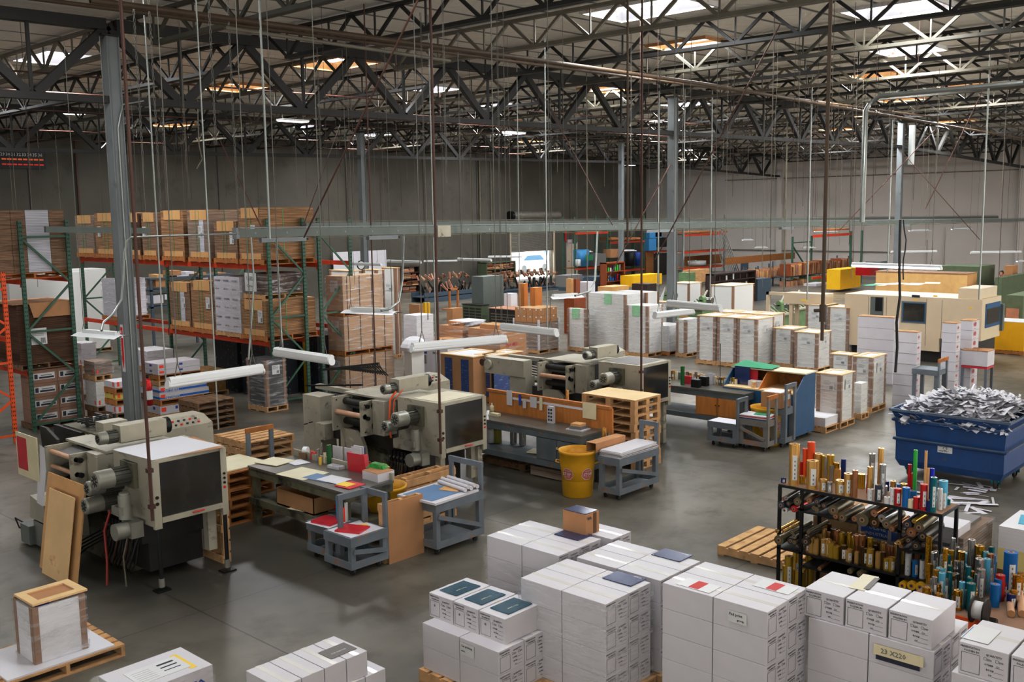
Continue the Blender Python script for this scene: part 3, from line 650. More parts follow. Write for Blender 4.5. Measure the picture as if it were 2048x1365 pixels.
# wrapped paper stack with a wooden frame, left edge
x,y,w,d,h = fit(72,1331,12,176,1222,.15); d = .45; 
x,y = at(72,1331,.15); W_ = _solve(lambda t: proj(x+t,y,.15)[0],176,0,3)
pallet(x-.35,y-.16,W_+.62,d+.42,'wooden pallet carrying the film-wrapped paper stack at the left edge',h=.13)
MB().box(x-.33,y-.14,.132,x+W_+.22,y+d+.22,.15,'white_sheet').thing('cover_sheet','white board laid between the left edge paper stack and its pallet','board')
t = thing('paper_stack','film-wrapped white paper stack with brown corner boards at the left edge','paper stack',(x,y,.152))
MB().box(0,0,0,W_,d,h,'paper_edges').build('sheets', t)
for (a,b) in ((0,0),(W_,0),(0,d)):
    q = MB(); sx = 1 if a == 0 else -1; sy = 1 if b == 0 else -1
    q.box(min(a,a+sx*.06),b-.006*sy,0,max(a,a+sx*.06),b,h+.02,'board_brown'); q.box(a-.006*sx,min(b,b+sy*.06),0,a,max(b,b+sy*.06),h+.02,'board_brown'); q.build('corner_board', t)
MB().box(.06,.05,h,.2,d-.05,h+.004,'ink_blue').build('blue_top_patch', t)
film(0,0,W_,d,0,h+.01,e=.014).build('stretch_film', t)
t = thing('wooden_cover','pale wooden frame with a cardboard panel lying on the left edge paper stack','frame',(x+.02,y+.02,.152+h+.025),.02)
q = MB(); a = W_+.03; b = d; fw = .09
q.box(0,0,0,a,fw,.022,'wood_frame'); q.box(0,b-fw,0,a,b,.022,'wood_frame'); q.box(0,fw,0,fw,b-fw,.022,'wood_frame'); q.box(a-fw,fw,0,a,b-fw,.022,'wood_frame'); q.build('frame', t)
MB().box(fw,fw,0,a-fw,b-fw,.006,'cardboard').build('panel', t)
# floor pallet by the shelf
x,y = at(1428,1108,.0); pallet(x,y-1.15,1.1,1.15,'empty pale pallet lying on the floor left of the black roll shelf')
# ================================================================== THE THREE FOIL PRESSES
def motor(t, p, d, r, L, name='motor'):
    p = Vector(p); d = Vector(d).normalized(); q = p+d*L
    mb = MB().cyl(p, p+d*L*.55, r*.96, 'motor_fins', 20)
    u = Vector((0,0,1)) if abs(d.z) < .9 else Vector((1,0,0)); a = d.cross(u).normalized(); b = d.cross(a)
    for k in range(14):
        ang = 2*math.pi*k/14; e = (a*math.cos(ang)+b*math.sin(ang)); mb.bar(p+e*r+d*.01, p+e*r+d*L*.54, .012,.02,'motor_fins', up=e)
    m = mb.build(name, t)
    MB().cyl(p+d*L*.55, q-d*.02, r*1.06, 'motor_grey', 22).cyl(q-d*.02, q, r*1.06, 'motor_grey', 22, r1=r*.9).build('fan_cover', m)
    g = MB()
    for k in range(8):
        ang = 2*math.pi*k/8; e = (a*math.cos(ang)+b*math.sin(ang)); g.bar(q+e*r*.18+d*.001, q+e*r*.66+d*.001, .016,.006,'black_metal', up=e)
    g.build('grille', m); return m
def press(x0, y0, label, kind):
    t = thing('foil_press', label, 'printing press', (x0,y0,0)); W,D = 1.0,1.0; zb,zt = .82,1.67; P = 'press_paint'
    hd = MB(); hd.box(0,0,zt-.05,W,D,zt,P); hd.box(0,0,zb,.07,D,zt-.05,P); hd.box(W-.06,0,zb,W,D,zt-.05,P); hd.box(.07,D-.05,zb,W-.06,D,zt-.05,'press_dark'); hd.box(.07,.3,zb+.02,W-.06,D-.05,zb+.1,'press_dark')
    head = hd.build('head_housing', t)
    MB().box(-.01,-.02,zb-.02,.085,.03,zt-.03,P).build('corner_post', head); MB().box(W-.075,-.02,zb-.05,W+.01,.03,zt-.02,P).build('corner_post', head)
    MB().box(.085,-.012,zb+.12,W-.075,.004,zt-.05,'smoked_glass').build('guard_window', head); MB().box(.085,-.03,zb+.05,W-.075,.0,zb+.12,P).build('lower_rail', head); MB().tube([(.5,-.03,zb+.09),(.5,-.06,zb+.1),(.64,-.06,zb+.1),(.64,-.03,zb+.09)],.01,'red_plastic').build('red_handle', head)
    for k in range(2): MB().cyl((.035,-.03,zb+.38-.08*k),(.035,-.02,zb+.38-.08*k),.022,'black_metal',10).build('push_button', head)
    for k in range(4): MB().cyl((W-.035,-.035,zb+.5-.06*k),(W-.035,-.02,zb+.5-.06*k),.016,'black_metal' if k < 3 else 'red_plastic',10).build('push_button', head)
    # legs
    if kind == 1:
        for (lx,ly) in ((.05,.02),(W-.03,.02)):
            l = MB().cyl((lx,ly,.05),(lx,ly,zb),.026,'black_metal',12).cyl((lx,ly,.05),(lx,ly,.16),.036,'motor_grey',12).build('leg', t); MB().box(lx-.09,ly-.07,0,lx+.09,ly+.07,.02,'black_metal').build('foot_plate', l)
    else:
        for (lx,ly) in ((.08,.1),(W-.12,.06)): MB().box(lx,ly,0,lx+.1,ly+.12,zb,P).build('leg', t)
    # dark lower body and frame
    MB().box(.12,.95,0,.95,2.75,.72,'press_dirty').box(.05,1.0,.72,1.0,2.8,.98,'press_dark').build('machine_base', t)
    MB().box(.15,.5,.1,.9,.95,.78,'press_dark').box(.04,.45,.5,.96,.6,zb,'press_dark').build('inner_frame', t)
    MB().box(W-.22,.12,.3,W-.1,.24,zb,P).build('inner_post', t)
    # roller cage in front of the body
    pa, pb = 2.3, 1.55
    for yy, nm in ((pa,'A'),(pb,'B')):
        pl = MB().box(-.32,yy,.98,.12,yy+.035,1.56,P)
        for (px_,pz) in ((-.24,1.5),(-.24,1.04),(.05,1.5),(.05,1.04)): pl.cyl((px_,yy-.006,pz),(px_,yy,pz),.014,'press_dark',8)
        q = pl.build('side_plate', t)
        if nm == 'B':
            for pz in (1.47,1.27,1.07):
                MB().cyl((-.2,yy-.05,pz),(-.2,yy,pz),.035,'motor_grey' if pz < 1.1 else 'black_metal',12).build('bearing_knob', q)
            for pz in (1.4,1.18): MB().cyl((-.0,yy-.06,pz),(-.0,yy,pz),.042,'black_metal',12).build('bearing_knob', q)
    if kind == 1:
        for pz,c in ((1.48,'roller_tan'),(1.28,'roller_tan'),(1.1,'press_dark')): MB().cyl((-.24,pb,pz),(-.24,pa,pz),.032,c,14).cyl((-.24,pb+.0,pz),(-.24,pb+.09,pz),.034,'rusty_pipe',14).build('roller', t)
        for k,pz in enumerate((1.42,1.22,1.04)): MB().add([(-.22,pb+.05,pz+.04),(-.22,pa-.05,pz+.04),(.05,pa-.05,pz+.1),(.05,pb+.05,pz+.1)],[(0,1,2,3)],'ink_grey' if k == 0 else 'press_dark').build('foil_web', t)
    else:
        MB().cyl((-.24,pb,1.3),(-.24,pa,1.3),.045,'roller_tan',16).build('roller', t)
        for pz in (1.46,1.12): MB().cyl((-.05,pb,pz),(-.05,pa,pz),.06,'press_dark',16).build('roller', t)
        MB().cyl((.05,pb,1.4),(.05,pa,1.4),.07,'steel_grey',16).build('roller', t)
    MB().box(.1,pb+.03,.98,.9,pa+.0,1.5,'press_dark').build('print_unit', t)
    MB().box(-.12,1.22,1.0,.16,1.5,1.57,P).box(-.14,1.18,1.02,-.12,1.22,1.55,P).build('gear_housing', t)
    MB().box(.0,1.2,1.57,.95,2.4,1.6,P).build('top_deck', t)
    # rounded cover under the left side plate
    poly = [(2.35,.4),(2.35,1.0),(1.95,1.0),(1.8,.9),(1.72,.75),(1.68,.55),(1.68,.4)]
    c = MB().prism(poly, -.14,-.08,P,'X').build('round_cover', t); MB().cyl((-.19,2.08,.76),(-.14,2.08,.76),.1,P,20).build('hub_cap', c)
    # motors
    motor(t,(0,.52,1.42),(-1,0,0),.115,.48); motor(t,(0,.8,1.27),(-1,0,0),.09,.46,'small_motor')
    MB().box(-.06,.36,1.26,0,.7,1.58,'press_dirty').build('motor_flange', t)
    if kind == 1: motor(t,(0,.82,1.05),(-1,0,0),.1,.5,'lower_motor')
    g = MB().cyl((-.2,.36,.92),(-.2,.36,1.22),.075,'motor_grey',18).box(-.3,.3,.98,-.16,.5,1.08,'motor_grey').cyl((-.2,.36,1.22),(-.2,.36,1.25),.06,'motor_grey',18).build('gear_motor', t)
    MB().cyl((-.36,.34,.78),(-.1,.34,.78),.105,'motor_grey',20).box(-.2,.22,.68,-.04,.46,.88,'motor_grey').build('gearbox', g)
    MB().box(-.12,.55,.85,.0,1.0,1.0,'press_paint').build('terminal_box', t)
    vm = MB()
    for k in range(7): vm.box(-.12,.5+.09*k,.62,-.02,.56+.09*k,.8,'black_metal'); vm.cyl((-.14,.53+.09*k,.7),(-.12,.53+.09*k,.7),.02,'steel_bright',8)
    vm.build('valve_bank', t)
    # hoses
    for k in range(9):
        a = .35+.09*k; h = .12+.05*rnd.random()
        pts = [(-.05-.02*k%.07,a,.66),(-.12,a+.02,.45),(-.16,a+.08,h+.1),(-.1,a+.16,h),(.02,a+.26,h+.08),(.1,a+.3,.5)]
        MB().tube(pts,.011,['hose_black','hose_black','rusty_pipe'][k%3]).build('hose', t)
    if kind == 1:
        MB().tube([(-.2,.75,.95),(-.28,.78,.7),(-.3,.72,.3),(-.34,.68,.02)],.016,'hose_red').build('hose', t); MB().tube([(-.1,.45,.8),(-.2,.48,.4),(-.2,.45,.02)],.01,'truss_pale').build('hose', t)
        for k in range(4): MB().tube([(-.1,1.0+.1*k,.55),(-.3,1.3+.1*k,.35),(-.5,1.55+.08*k,.08),(-.55,1.75+.05*k,.012)],.013,'hose_black').build('hose', t)
    if kind == 2: MB().tube([(.1,1.15,1.72),(-.05,1.12,1.62),(-.1,1.1,1.3),(-.12,1.05,1.0)],.018,'hose_orange').tube([(.2,1.1,1.74),(-.02,1.06,1.6),(-.08,1.04,1.2)],.01,'hose_orange').build('hose', t)
    # top: arm with motor, console
    MB().box(.2,1.18,1.68,.85,1.4,1.9,P).cyl((.85,1.29,1.79),(.93,1.29,1.79),.11,'black_metal',18).build('top_arm', t); motor(t,(.2,1.29,1.76),(-1,0,0),.08,.26,'arm_motor')
    cs = MB().prism([(1.7,1.25),(1.7,1.62),(1.95,1.72),(2.25,1.72),(2.25,1.25)],1.05,1.85,P,'X').build('console', t)
    for i in range(7):
        for j in range(2): MB().cyl((1.12+.09*i,1.76+.09*j,1.645+.036*j),(1.12+.09*i,1.76+.09*j,1.665+.036*j),.018,'ink' if (i+j)%3 else 'red_plastic',8).build('dial', cs)
    MB().box(1.3,1.9,.0,1.36,2.1,1.25,P).build('console_foot', cs)
    # feed side
    if kind in (2,3):
        MB().box(0,3.1,.0,.34,3.6,1.42,P).build('feeder_column', t) if kind == 2 else MB().box(-.05,2.95,1.15,.22,4.1,1.5,P).build('feeder_arm', t)
        if kind == 2: MB().box(-.12,2.82,.7,.3,3.1,.98,P).build('feeder_step', t); MB().tube([(-.02,3.45,.9),(-.1,3.45,.9)],.01,'black_metal').tube([(-.02,3.3,.95),(-.1,3.3,.95)],.01,'black_metal').build('clamp_screw', t)
        else: MB().box(0,2.95,.5,.3,3.4,1.15,P).build('feeder_box', t); MB().cyl((-.12,3.95,1.35),(-.05,3.95,1.35),.1,P,18).cyl((-.1,4.12,1.38),(-.02,4.12,1.38),.08,'rusty_pipe',16).build('drive_wheel', t); MB().cyl((.1,4.0,0),(.1,4.0,1.15),.03,'black_metal',10).build('feeder_leg', t)
        r = MB()
        for k in range(7): r.bar((.35,2.3,1.1+.06*k),(.35+.05*k,3.6,1.2+.04*k),.02,.02,'press_dark'); r.bar((.4+.08*k,2.35,1.45),(.4+.08*k,3.6,1.35),.02,.02,['press_dark','steel_grey','press_paint'][k%3])
        r.box(.3,2.5,1.0,.95,3.7,1.05,'press_dirty'); r.build('feed_rails', t)
        MB().box(.5,2.9,1.42,.62,3.9,1.5,P).build('suction_bar', t)
        if kind == 2:
            MB().bar((.25,2.2,1.7),(.3,3.9,1.5),.03,.03,'black_metal').build('push_rod', t)
            q = MB()
            for k in range(22): q.bar((.9,2.6+.07*k,1.95-.012*k),(1.1,2.52+.07*k,1.72),.006,.02,'press_dark'); q.bar((.9,2.52+.07*k,1.95-.012*k),(1.1,2.6+.07*k,1.72),.006,.02,'press_dark')
            q.bar((.88,2.5,1.97),(.88,4.15,1.7),.03,.04,'press_dark'); q.build('mesh_guard', t); MB().bar((.9,4.1,.1),(.9,4.1,1.72),.04,.04,'steel_grey').build('guard_post', t)
    else:
        MB().box(.35,1.5,1.58,.95,3.3,1.62,'press_dirty').box(.3,2.6,1.25,.36,3.5,1.6,'press_dark').box(.95,2.4,1.3,1.0,3.6,1.66,'press_dark').build('feed_table', t)
        MB().box(.45,2.2,1.62,.8,2.45,1.76,P).build('suction_head', t); q = MB()
        for k in range(5): q.cyl((.45+.1*k,2.7,1.64),(.45+.1*k,2.7,1.78),.025,['press_dark','steel_bright'][k%2],8); q.bar((.4,2.55+.12*k,1.7),(.9,2.55+.12*k,1.7),.02,.03,'press_dark')
        q.build('feed_rails', t)
        MB().prism([(2.3,.95),(2.75,.35),(2.95,1.72),(2.75,1.72),(2.4,1.6)],-.12,-.08,'press_dark','X').build('black_curtain', t)
        MB().prism([(2.55,.42),(3.05,.42),(3.0,.75),(2.55,.68)],-.3,.1,P,'X').build('tray', t)
        b = MB().box(-.3,2.6,.05,.0,2.95,.4,'steel_bright').build('checker_plate_box', t)
        MB().box(-.35,3.0,.03,.05,3.3,.3,'cabinet_grey').tube([(-.2,3.3,.2),(-.3,3.6,.3),(-.2,3.75,.1),(0,3.5,.012),(-.3,3.2,.012)],.012,'hose_black').build('power_unit', t)
        MB().cyl((.15,3.3,0),(.15,3.3,1.5),.03,'pallet_orange',8).build('feeder_leg', t)
    return t
press(5.75,11.3,'nearest olive-grey foil press with a large white sheet on its head and three motors',1)
press(10.47,11.2,'middle cream foil press with orange cable and black mesh guard, behind the cluttered bench',2)
press(15.5,10.98,'farthest cream foil press, half hidden behind the neat stack of pallets',3)
def sheet(name, label, cat, x, y, z, w, d, key, rz=0, h=.004):
    return MB().box(-w/2,-d/2,0,w/2,d/2,h,key).thing(name, label, cat, (x,y,z+.001), rz)
sheet('board_sheet','large white board with a brown edge lying on the nearest press head','board',6.22,11.78,1.67,.98,.92,'white_sheet',.06,.006)
sheet('board_sheet','brown board under the large white board on the nearest press head','board',6.3,11.72,1.67-.006+.0055,.9,.9,'cardboard',-.1,.0001)
sheet('cover_sheet','cream plastic sheet lying on top of the middle press','board',10.95,11.6,1.67,.8,.6,'cream_sheet',.05)
sheet('cover_sheet','pale grey sheet lying on top of the farthest press','board',16.0,11.5,1.67,.85,.8,'ink_grey',.0)
# things leaning and hanging at the nearest press
t = thing('cardboard_sheet','tall brown cardboard sheet leaning against the nearest press','panel',(5.15,12.28,0)); L = Matrix.Rotation(.16,4,'Y'); 
MB().box(0,0,0,.02,1.1,1.28,'cardboard_light',L).build('panel', t)
t = thing('plywood_sheet','smaller knotty plywood sheet resting on the brown cardboard one','panel',(5.08,12.4,0.0)); MB().box(0,0,.0,.015,.74,1.12,'plywood',L).build('panel', t)
t = thing('poster_sheet','red and cream printed sheet draped over the rear of the nearest press','poster',(5.42,13.85,1.02)); MB().box(0,0,0,.01,.72,.62,'cream_sheet').box(-.004,.36,.1,0,.68,.56,'red_card').build('sheet', t)
MB().add([(5.46,13.6,1.5),(5.46,13.9,1.55),(5.4,13.95,.72),(5.4,13.75,.7)],[(0,1,2,3)],'white_sheet').thing('paper_sheet','long white paper sheet hanging beside the red and cream print','paper')
# ================================================================== BENCHES
def bench_base(t, w, l, zt, zs, top, paint, lip=0):
    MB().box(0,0,zt-.035,w,l,zt,top).build('bench_top', t); MB().box(.01,.01,zt-.15,w-.01,.05,zt-.035,paint).box(.01,l-.05,zt-.15,w-.01,l-.01,zt-.035,paint).box(.01,.05,zt-.15,.05,l-.05,zt-.035,paint).box(w-.05,.05,zt-.15,w-.01,l-.05,zt-.035,paint).build('apron', t)
    for (a,b) in ((.03,.05),(.03,l-.15),(w-.12,.05),(w-.12,l-.15)): MB().box(a,b,0,a+.09,b+.1,zt-.035,paint).build('leg', t)
    MB().box(.0,.0,zs-.1,w,l,zs,paint).build('lower_shelf', t)
t = thing('work_bench','cluttered low wooden bench in front of the middle press','work bench',(8.05,10.5,0)); bench_base(t,.85,2.35,.9,.42,'bench_top','press_dirty')
MB().box(.83,0,.9,.86,2.35,1.0,'press_paint').build('back_rail', t)
t = thing('work_bench','grey-blue bench with plywood back board in front of the farthest press','work bench',(12.72,10.2,0)); bench_base(t,.66,2.75,.9,.36,'bench_top','bench_paint')
c = MB().box(.01,.06,.36,.6,1.0,.76,'bench_paint').build('cabinet', t)
for k in range(2): d = MB().box(-.004,.08+.46*k,.38,.012,.52+.46*k,.75,'bench_paint').build('door', c); MB().box(-.02,.5,.6,-.004,.53,.64,'wood_frame').build('catch', d) if k == 0 else None
b = MB().box(.66,-.15,.85,.69,2.75,1.28,'plywood_orange').box(.64,-.1,1.26,.72,2.8,1.31,'pallet_orange').box(.645,.2,1.18,.66,2.2,1.22,'white_sheet').build('back_board', t)
t = thing('work_bench','long grey bench with orange cupboard under it, left of the blue sloped cabinet','work bench',(17.75,10.02,0)); bench_base(t,.8,2.6,.9,.36,'bench_top','bench_paint')
c = MB().box(.02,.12,.36,.6,1.15,.76,'plywood_orange').build('cupboard', t)
for k in range(2): d = MB().box(.0,.14+.5*k,.38,.02,.6+.5*k,.75,'plywood_orange').build('door', c); MB().cyl((-.02,.58 if k == 0 else .66,.6),(0,.58 if k == 0 else .66,.6),.012,'black_metal',8).build('knob', d)
MB().box(.78,0,.9,.81,2.6,1.05,'cabinet_grey').build('back_rail', t)
t = thing('cardboard_box','open brown cardboard box on the lower shelf of the cluttered bench','box',(8.1,11.3,.42)); MB().box(0,0,0,.5,.9,.02,'cardboard').box(0,0,0,.012,.9,.24,'cardboard').box(.49,0,0,.5,.9,.24,'cardboard').box(0,0,0,.5,.012,.24,'cardboard').box(0,.89,0,.5,.9,.24,'cardboard').build('box_body', t)
# ================================================================== CARTS
def caster(t, x, y, h=.1):
    c = MB().box(x-.03,y-.03,h-.015,x+.03,y+.03,h,'steel_grey').bar((x,y-.022,h-.01),(x,y-.022,.04),.03,.006,'steel_grey').bar((x,y+.022,h-.01),(x,y+.022,.04),.03,.006,'steel_grey').build('caster', t)
    MB().cyl((x,y-.016,.04),(x,y+.016,.04),.04,'rubber',14).build('wheel', c)
def cart(label, fa, side, hh, paint='cart_paint', brace='y', top=None, w=None, l=None, worn=False, zt=None):
    x,y,W_,L_,h_ = fit(*fa, .1); W_ = w or W_; L_ = l or L_; Z = zt or (h_+.1)
    t = thing('wooden_cart', label, 'cart', (x,y,0)); p = paint; s = .07
    MB().box(-.01,-.01,Z-.02,W_+.01,L_+.01,Z,top or p).build('top_board', t)
    for (a,b) in ((0,0),(W_-s,0),(0,L_-s),(W_-s,L_-s)): MB().box(a,b,.1,a+s,b+s,Z-.02,p).build('leg', t)
    for z0,z1,nm in ((Z-.12,Z-.02,'upper_rail'),(.1,.2,'lower_rail')):
        e = .012; MB().box(-e,-e,z0,W_+e,0,z1,p).build(nm, t); MB().box(-e,L_,z0,W_+e,L_+e,z1,p).build(nm, t); MB().box(-e,0,z0,0,L_,z1,p).build(nm, t); MB().box(W_,0,z0,W_+e,L_,z1,p).build(nm, t)
    MB().box(s,s,.11,W_-s,L_-s,.13,p).build('lower_board', t)
    if 'y' in brace: MB().bar((.03,-.02,Z-.18),(W_-.03,-.02,.24),.02,.06,p,up=(0,0,1)).build('diagonal_brace', t)
    if 'x' in brace: MB().bar((-.02,L_-.03,Z-.18),(-.02,.03,.24),.02,.06,p,up=(0,0,1)).build('diagonal_brace', t)
    if side == '+x': A = [(W_+.01,.02),(W_+.01,L_-.09)]; dx,dy = .035,.07
    else: A = [(.0,-.035),(W_-.07,-.035)]; dx,dy = .07,.035
    for (a,b) in A: MB().box(a,b,.12,a+dx,b+dy,hh,p).build('handle_post', t)
    (a,b),(c,d) = A
    MB().box(a-.004,b-.004,hh-.07,c+dx+.004,d+dy+.004,hh+.006,'pallet_orange' if worn else p).build('handle_bar', t)
    for (a,b) in ((.08,.08),(W_-.08,.08),(.08,L_-.08),(W_-.08,L_-.08)): caster(t,a,b)
    return t,(x,y,W_,L_,Z)
_,cA = cart('small grey wooden cart carrying a red packet, nearest of all the carts',(704,1142,665,775,1079),'+x',.98,l=.55)
_,cB = cart('grey wooden cart with red sheets pushed against the cluttered bench',(678,1122,617,735,1062),'-y',.98,brace='')
_,cC = cart('blue-grey wooden cart with a blue poster and paper rolls on it',(874,1100,828,966,1010),'+x',1.12,l=.7)
_,cD = cart('lilac-grey wooden cart stacked with white sheets beside the yellow bin',(1239,992,1198,1316,920),'+x',1.1,worn=False)
_,cE = cart('pale grey wooden cart with a white sheet, left of the weathered cart',(1471,889,1416,1500,850),'-y',.98,brace='',w=.4)
_,cF = cart('weathered cart with orange handle bar and green board on top',(1532,896,1477,1559,844),'-y',1.08,paint='cart_paint_worn',brace='x',worn=True,w=.38)
_,cG = cart('grey cart carrying a brown carton, next to the blue sloped cabinet',(1567,888,1535,1592,820),'-y',1.25,brace='',w=.42)
def on(c, fx, fy): return c[0]+c[2]*fx, c[1]+c[3]*fy, c[4]
x,y,z = on(cA,.5,.5); sheet('paper_sheet','white paper covering the top of the small cart','paper',x,y,z,cA[2]-.05,cA[3]-.05,'white_sheet'); sheet('red_packet','glossy red packet on the small grey cart','packet',x-.05,y,z+.006,.3,.36,'red_card',.4,.02); sheet('note_sheet','yellow note on the small grey cart','note',x+.12,y+.06,z+.006,.2,.08,'yellow_sheet',-.4)
x,y,z = on(cB,.3,.6); sheet('paper_sheet','white paper under the red packet at the cluttered bench','paper',x,y,z,.4,.45,'white_sheet',.1); sheet('red_packet','flat red packet on the cart pushed against the cluttered bench','packet',x,y,z+.006,.3,.34,'red_card',.2,.03)
for k,(c,r,h,dx,dy) in enumerate((('blue_sheet',.045,.34,.55,.45),('orange_tag',.018,.2,.6,.35),('lamp_white',.025,.26,.66,.33))):
    x,y,z = on(cB,dx,dy); MB().cyl((0,0,0),(0,0,h),r,c if k else 'pvc_blue',16).thing('foil_roll',('light blue','slim orange','slim white')[k]+' roll standing on the cart pushed against the cluttered bench','roll',(x,y,z+.001))
x,y,z = on(cC,.42,.5); sheet('poster_board','thick white board under the blue poster on the cart','board',x,y,z,cC[2]*.98,cC[3]*1.05,'white_card',.05,.03); sheet('blue_poster','blue and white poster lying on the blue-grey cart','poster',x-.08,y+.02,z+.032,cC[2]*.7,cC[3]*.8,'blue_sheet',.05,.003); sheet('orange_card','tan card lying across the blue poster','card',x+.2,y-.05,z+.037,.2,.3,'cardboard_light',.3,.003)
for k in range(5): MB().cyl((-.02,-.32,0),(.06,.3,0),.03,'white_card',14).thing('poster_roll','white rolled poster on the blue-grey cart, %s from the handle' % nth(k),'poster roll',(cC[0]+cC[2]-.04-.06*k,cC[1]+cC[3]/2,cC[4]+.065+(.03 if k%2 else 0)),0,'rolled posters on the cart')
x,y,z = on(cD,.5,.5)
for k in range(8): sheet('white_board','white printed board in the pile on the lilac-grey cart, %s from the top' % nth(7-k),'board',x+.02*rnd.uniform(-1,1),y+.02*rnd.uniform(-1,1),z+.0125*k,cD[2]*.95,cD[3]*1.0,'white_card',rnd.uniform(-.04,.04),.011)['group'] = 'pile of white boards'
t = thing('long_carton','long open-ended brown carton behind the pile of white boards','box',(cD[0]-.05,cD[1]+cD[3]+.02,cD[4]+.05)); MB().box(0,0,0,.8,.2,.006,'cardboard').box(0,0,.15,.8,.2,.156,'cardboard').box(0,0,.006,.8,.006,.15,'cardboard').box(0,.194,.006,.8,.2,.15,'cardboard').build('carton_body', t)
x,y,z = on(cE,.5,.5); sheet('paper_sheet','white sheet covering the pale grey cart','paper',x,y,z,cE[2],cE[3],'white_sheet')
x,y,z = on(cF,.5,.5)
for k in range(4): sheet('printed_board','printed board in the pile on the weathered cart, %s from the top' % nth(3-k),'board',x,y,z+.02*k,cF[2]*.98,cF[3]*.98,('navy_card','white_card','ink_red','white_card')[k],.03*k,.018)['group'] = 'pile of printed boards'
sheet('green_board','green card on top of the weathered cart','card',x+.05,y-.08,z+.082,.25,.3,'green_card',.3)
x,y,z = on(cG,.6,.5); t = thing('cardboard_box','brown carton with a white label strip on the grey cart by the blue cabinet','box',(cG[0]-.05,cG[1]+.05,cG[4]+.012)); MB().box(0,0,0,.42,.42,.3,'cardboard').build('box_body', t); MB().box(.12,-.003,.15,.38,0,.25,'lamp_white').build('white_label', t); MB().box(.02,.02,.3,.4,.4,.31,'white_sheet').build('top_sheet', t)
# blue sloped cabinet
x,y = at(1590,883,0); W_ = _solve(lambda q: proj(x+q,y,0)[0],1628,0,3); L_ = 1.65; Z = hgt(744,x+W_,y)
t = thing('sloped_cabinet','blue cabinet with sloped open front and plywood inside, on casters','cabinet',(x,y,0))
side = [(0,.08),(W_,.08),(W_,Z),(W_*.45,Z-.02),(.02,.98),(0,.95)]
for yy,nm in ((0,'side_panel'),(L_-.02,'side_panel'),(L_*.5,'divider')):
    MB().prism([(a,b) for a,b in (side if nm == 'side_panel' else [(.0,.95),(W_-.02,.95),(W_-.02,Z-.03),(W_*.45,Z-.03)])], yy, yy+.02, 'blue_paint' if nm == 'side_panel' else 'plywood_orange','Y').build(nm, t)
MB().box(W_-.02,.02,.08,W_,L_-.02,Z,'osb').build('back_panel', t); MB().box(0,.02,.93,W_-.02,L_-.02,.96,'plywood').build('desk_board', t); MB().box(.02,.02,.1,W_-.02,L_-.02,.14,'blue_paint').box(0,.02,.14,.02,L_-.02,.93,'blue_paint').build('lower_box', t)
MB().box(W_*.4,-.03,Z,W_+.02,L_,Z+.025,'cream_sheet').build('top_board', t)
for a in (.1,W_-.1):
    for b in (.1,L_-.1): caster(t,a,b,.085)
MB().add([(x+W_*.35,y+.7,Z+.05),(x+W_*.4,y+1.65,Z+.03),(x+W_*1.0,y+1.6,Z+.1),(x+W_*.95,y+.75,Z+.06)],[(0,1,2,3)],'green_card').thing('green_card_sheet','curled green card sheet on top of the blue sloped cabinet','card')
for k,(c,a,b) in enumerate((('navy_card',.3,1.2),('red_card',.32,1.05))): MB().box(0,0,0,.02,.35,.38-.06*k,c).thing('sample_board',('navy board','red board')[k]+' standing inside the blue sloped cabinet','board',(x+a+.05*k,y+b,.962))
MB().box(0,0,0,.16,.3,.12,'white_card').thing('white_box','small white box inside the blue sloped cabinet','box',(x+.2,y+.88,.962))
MB().cyl((0,0,0),(0,0,.12),.05,'wood_frame',14).thing('tape_roll_stack','cream can inside the blue sloped cabinet','can',(x+.12,y+1.0,.962))
# ================================================================== BINS AND FLOOR ITEMS ROUND THE PRESSES
def bin_fn(r=.29, h=.68):
    def f():
        t = thing('trash_can','','trash can'); k = 'yellow_plastic'
        MB().lathe([(0,.0),(r*.78,0),(r*.8,.01),(r*.86,h*.55),(r*.92,h*.66),(r*.93,h*.7),(r*.97,h*.93),(r*1.0,h*.94),(r*1.02,h),(r*.96,h),(r*.9,h*.7),(r*.78,.03),(0,.03)],(0,0,0),k,28).build('can_body', t)
        for s_ in (-1,1): MB().tube([(-.07,s_*r*.93,h*.72),(-.07,s_*(r+.04),h*.74),(.07,s_*(r+.04),h*.74),(.07,s_*r*.93,h*.72)],.012,k).build('handle', t)
        return t
    return f
cx,cy = at(1155,948,.35); cz = 0
can = make('bin', bin_fn(.31,.76), (cx,cy,0), .6, 'tall yellow trash can with two STOP decals beside the lilac-grey cart')
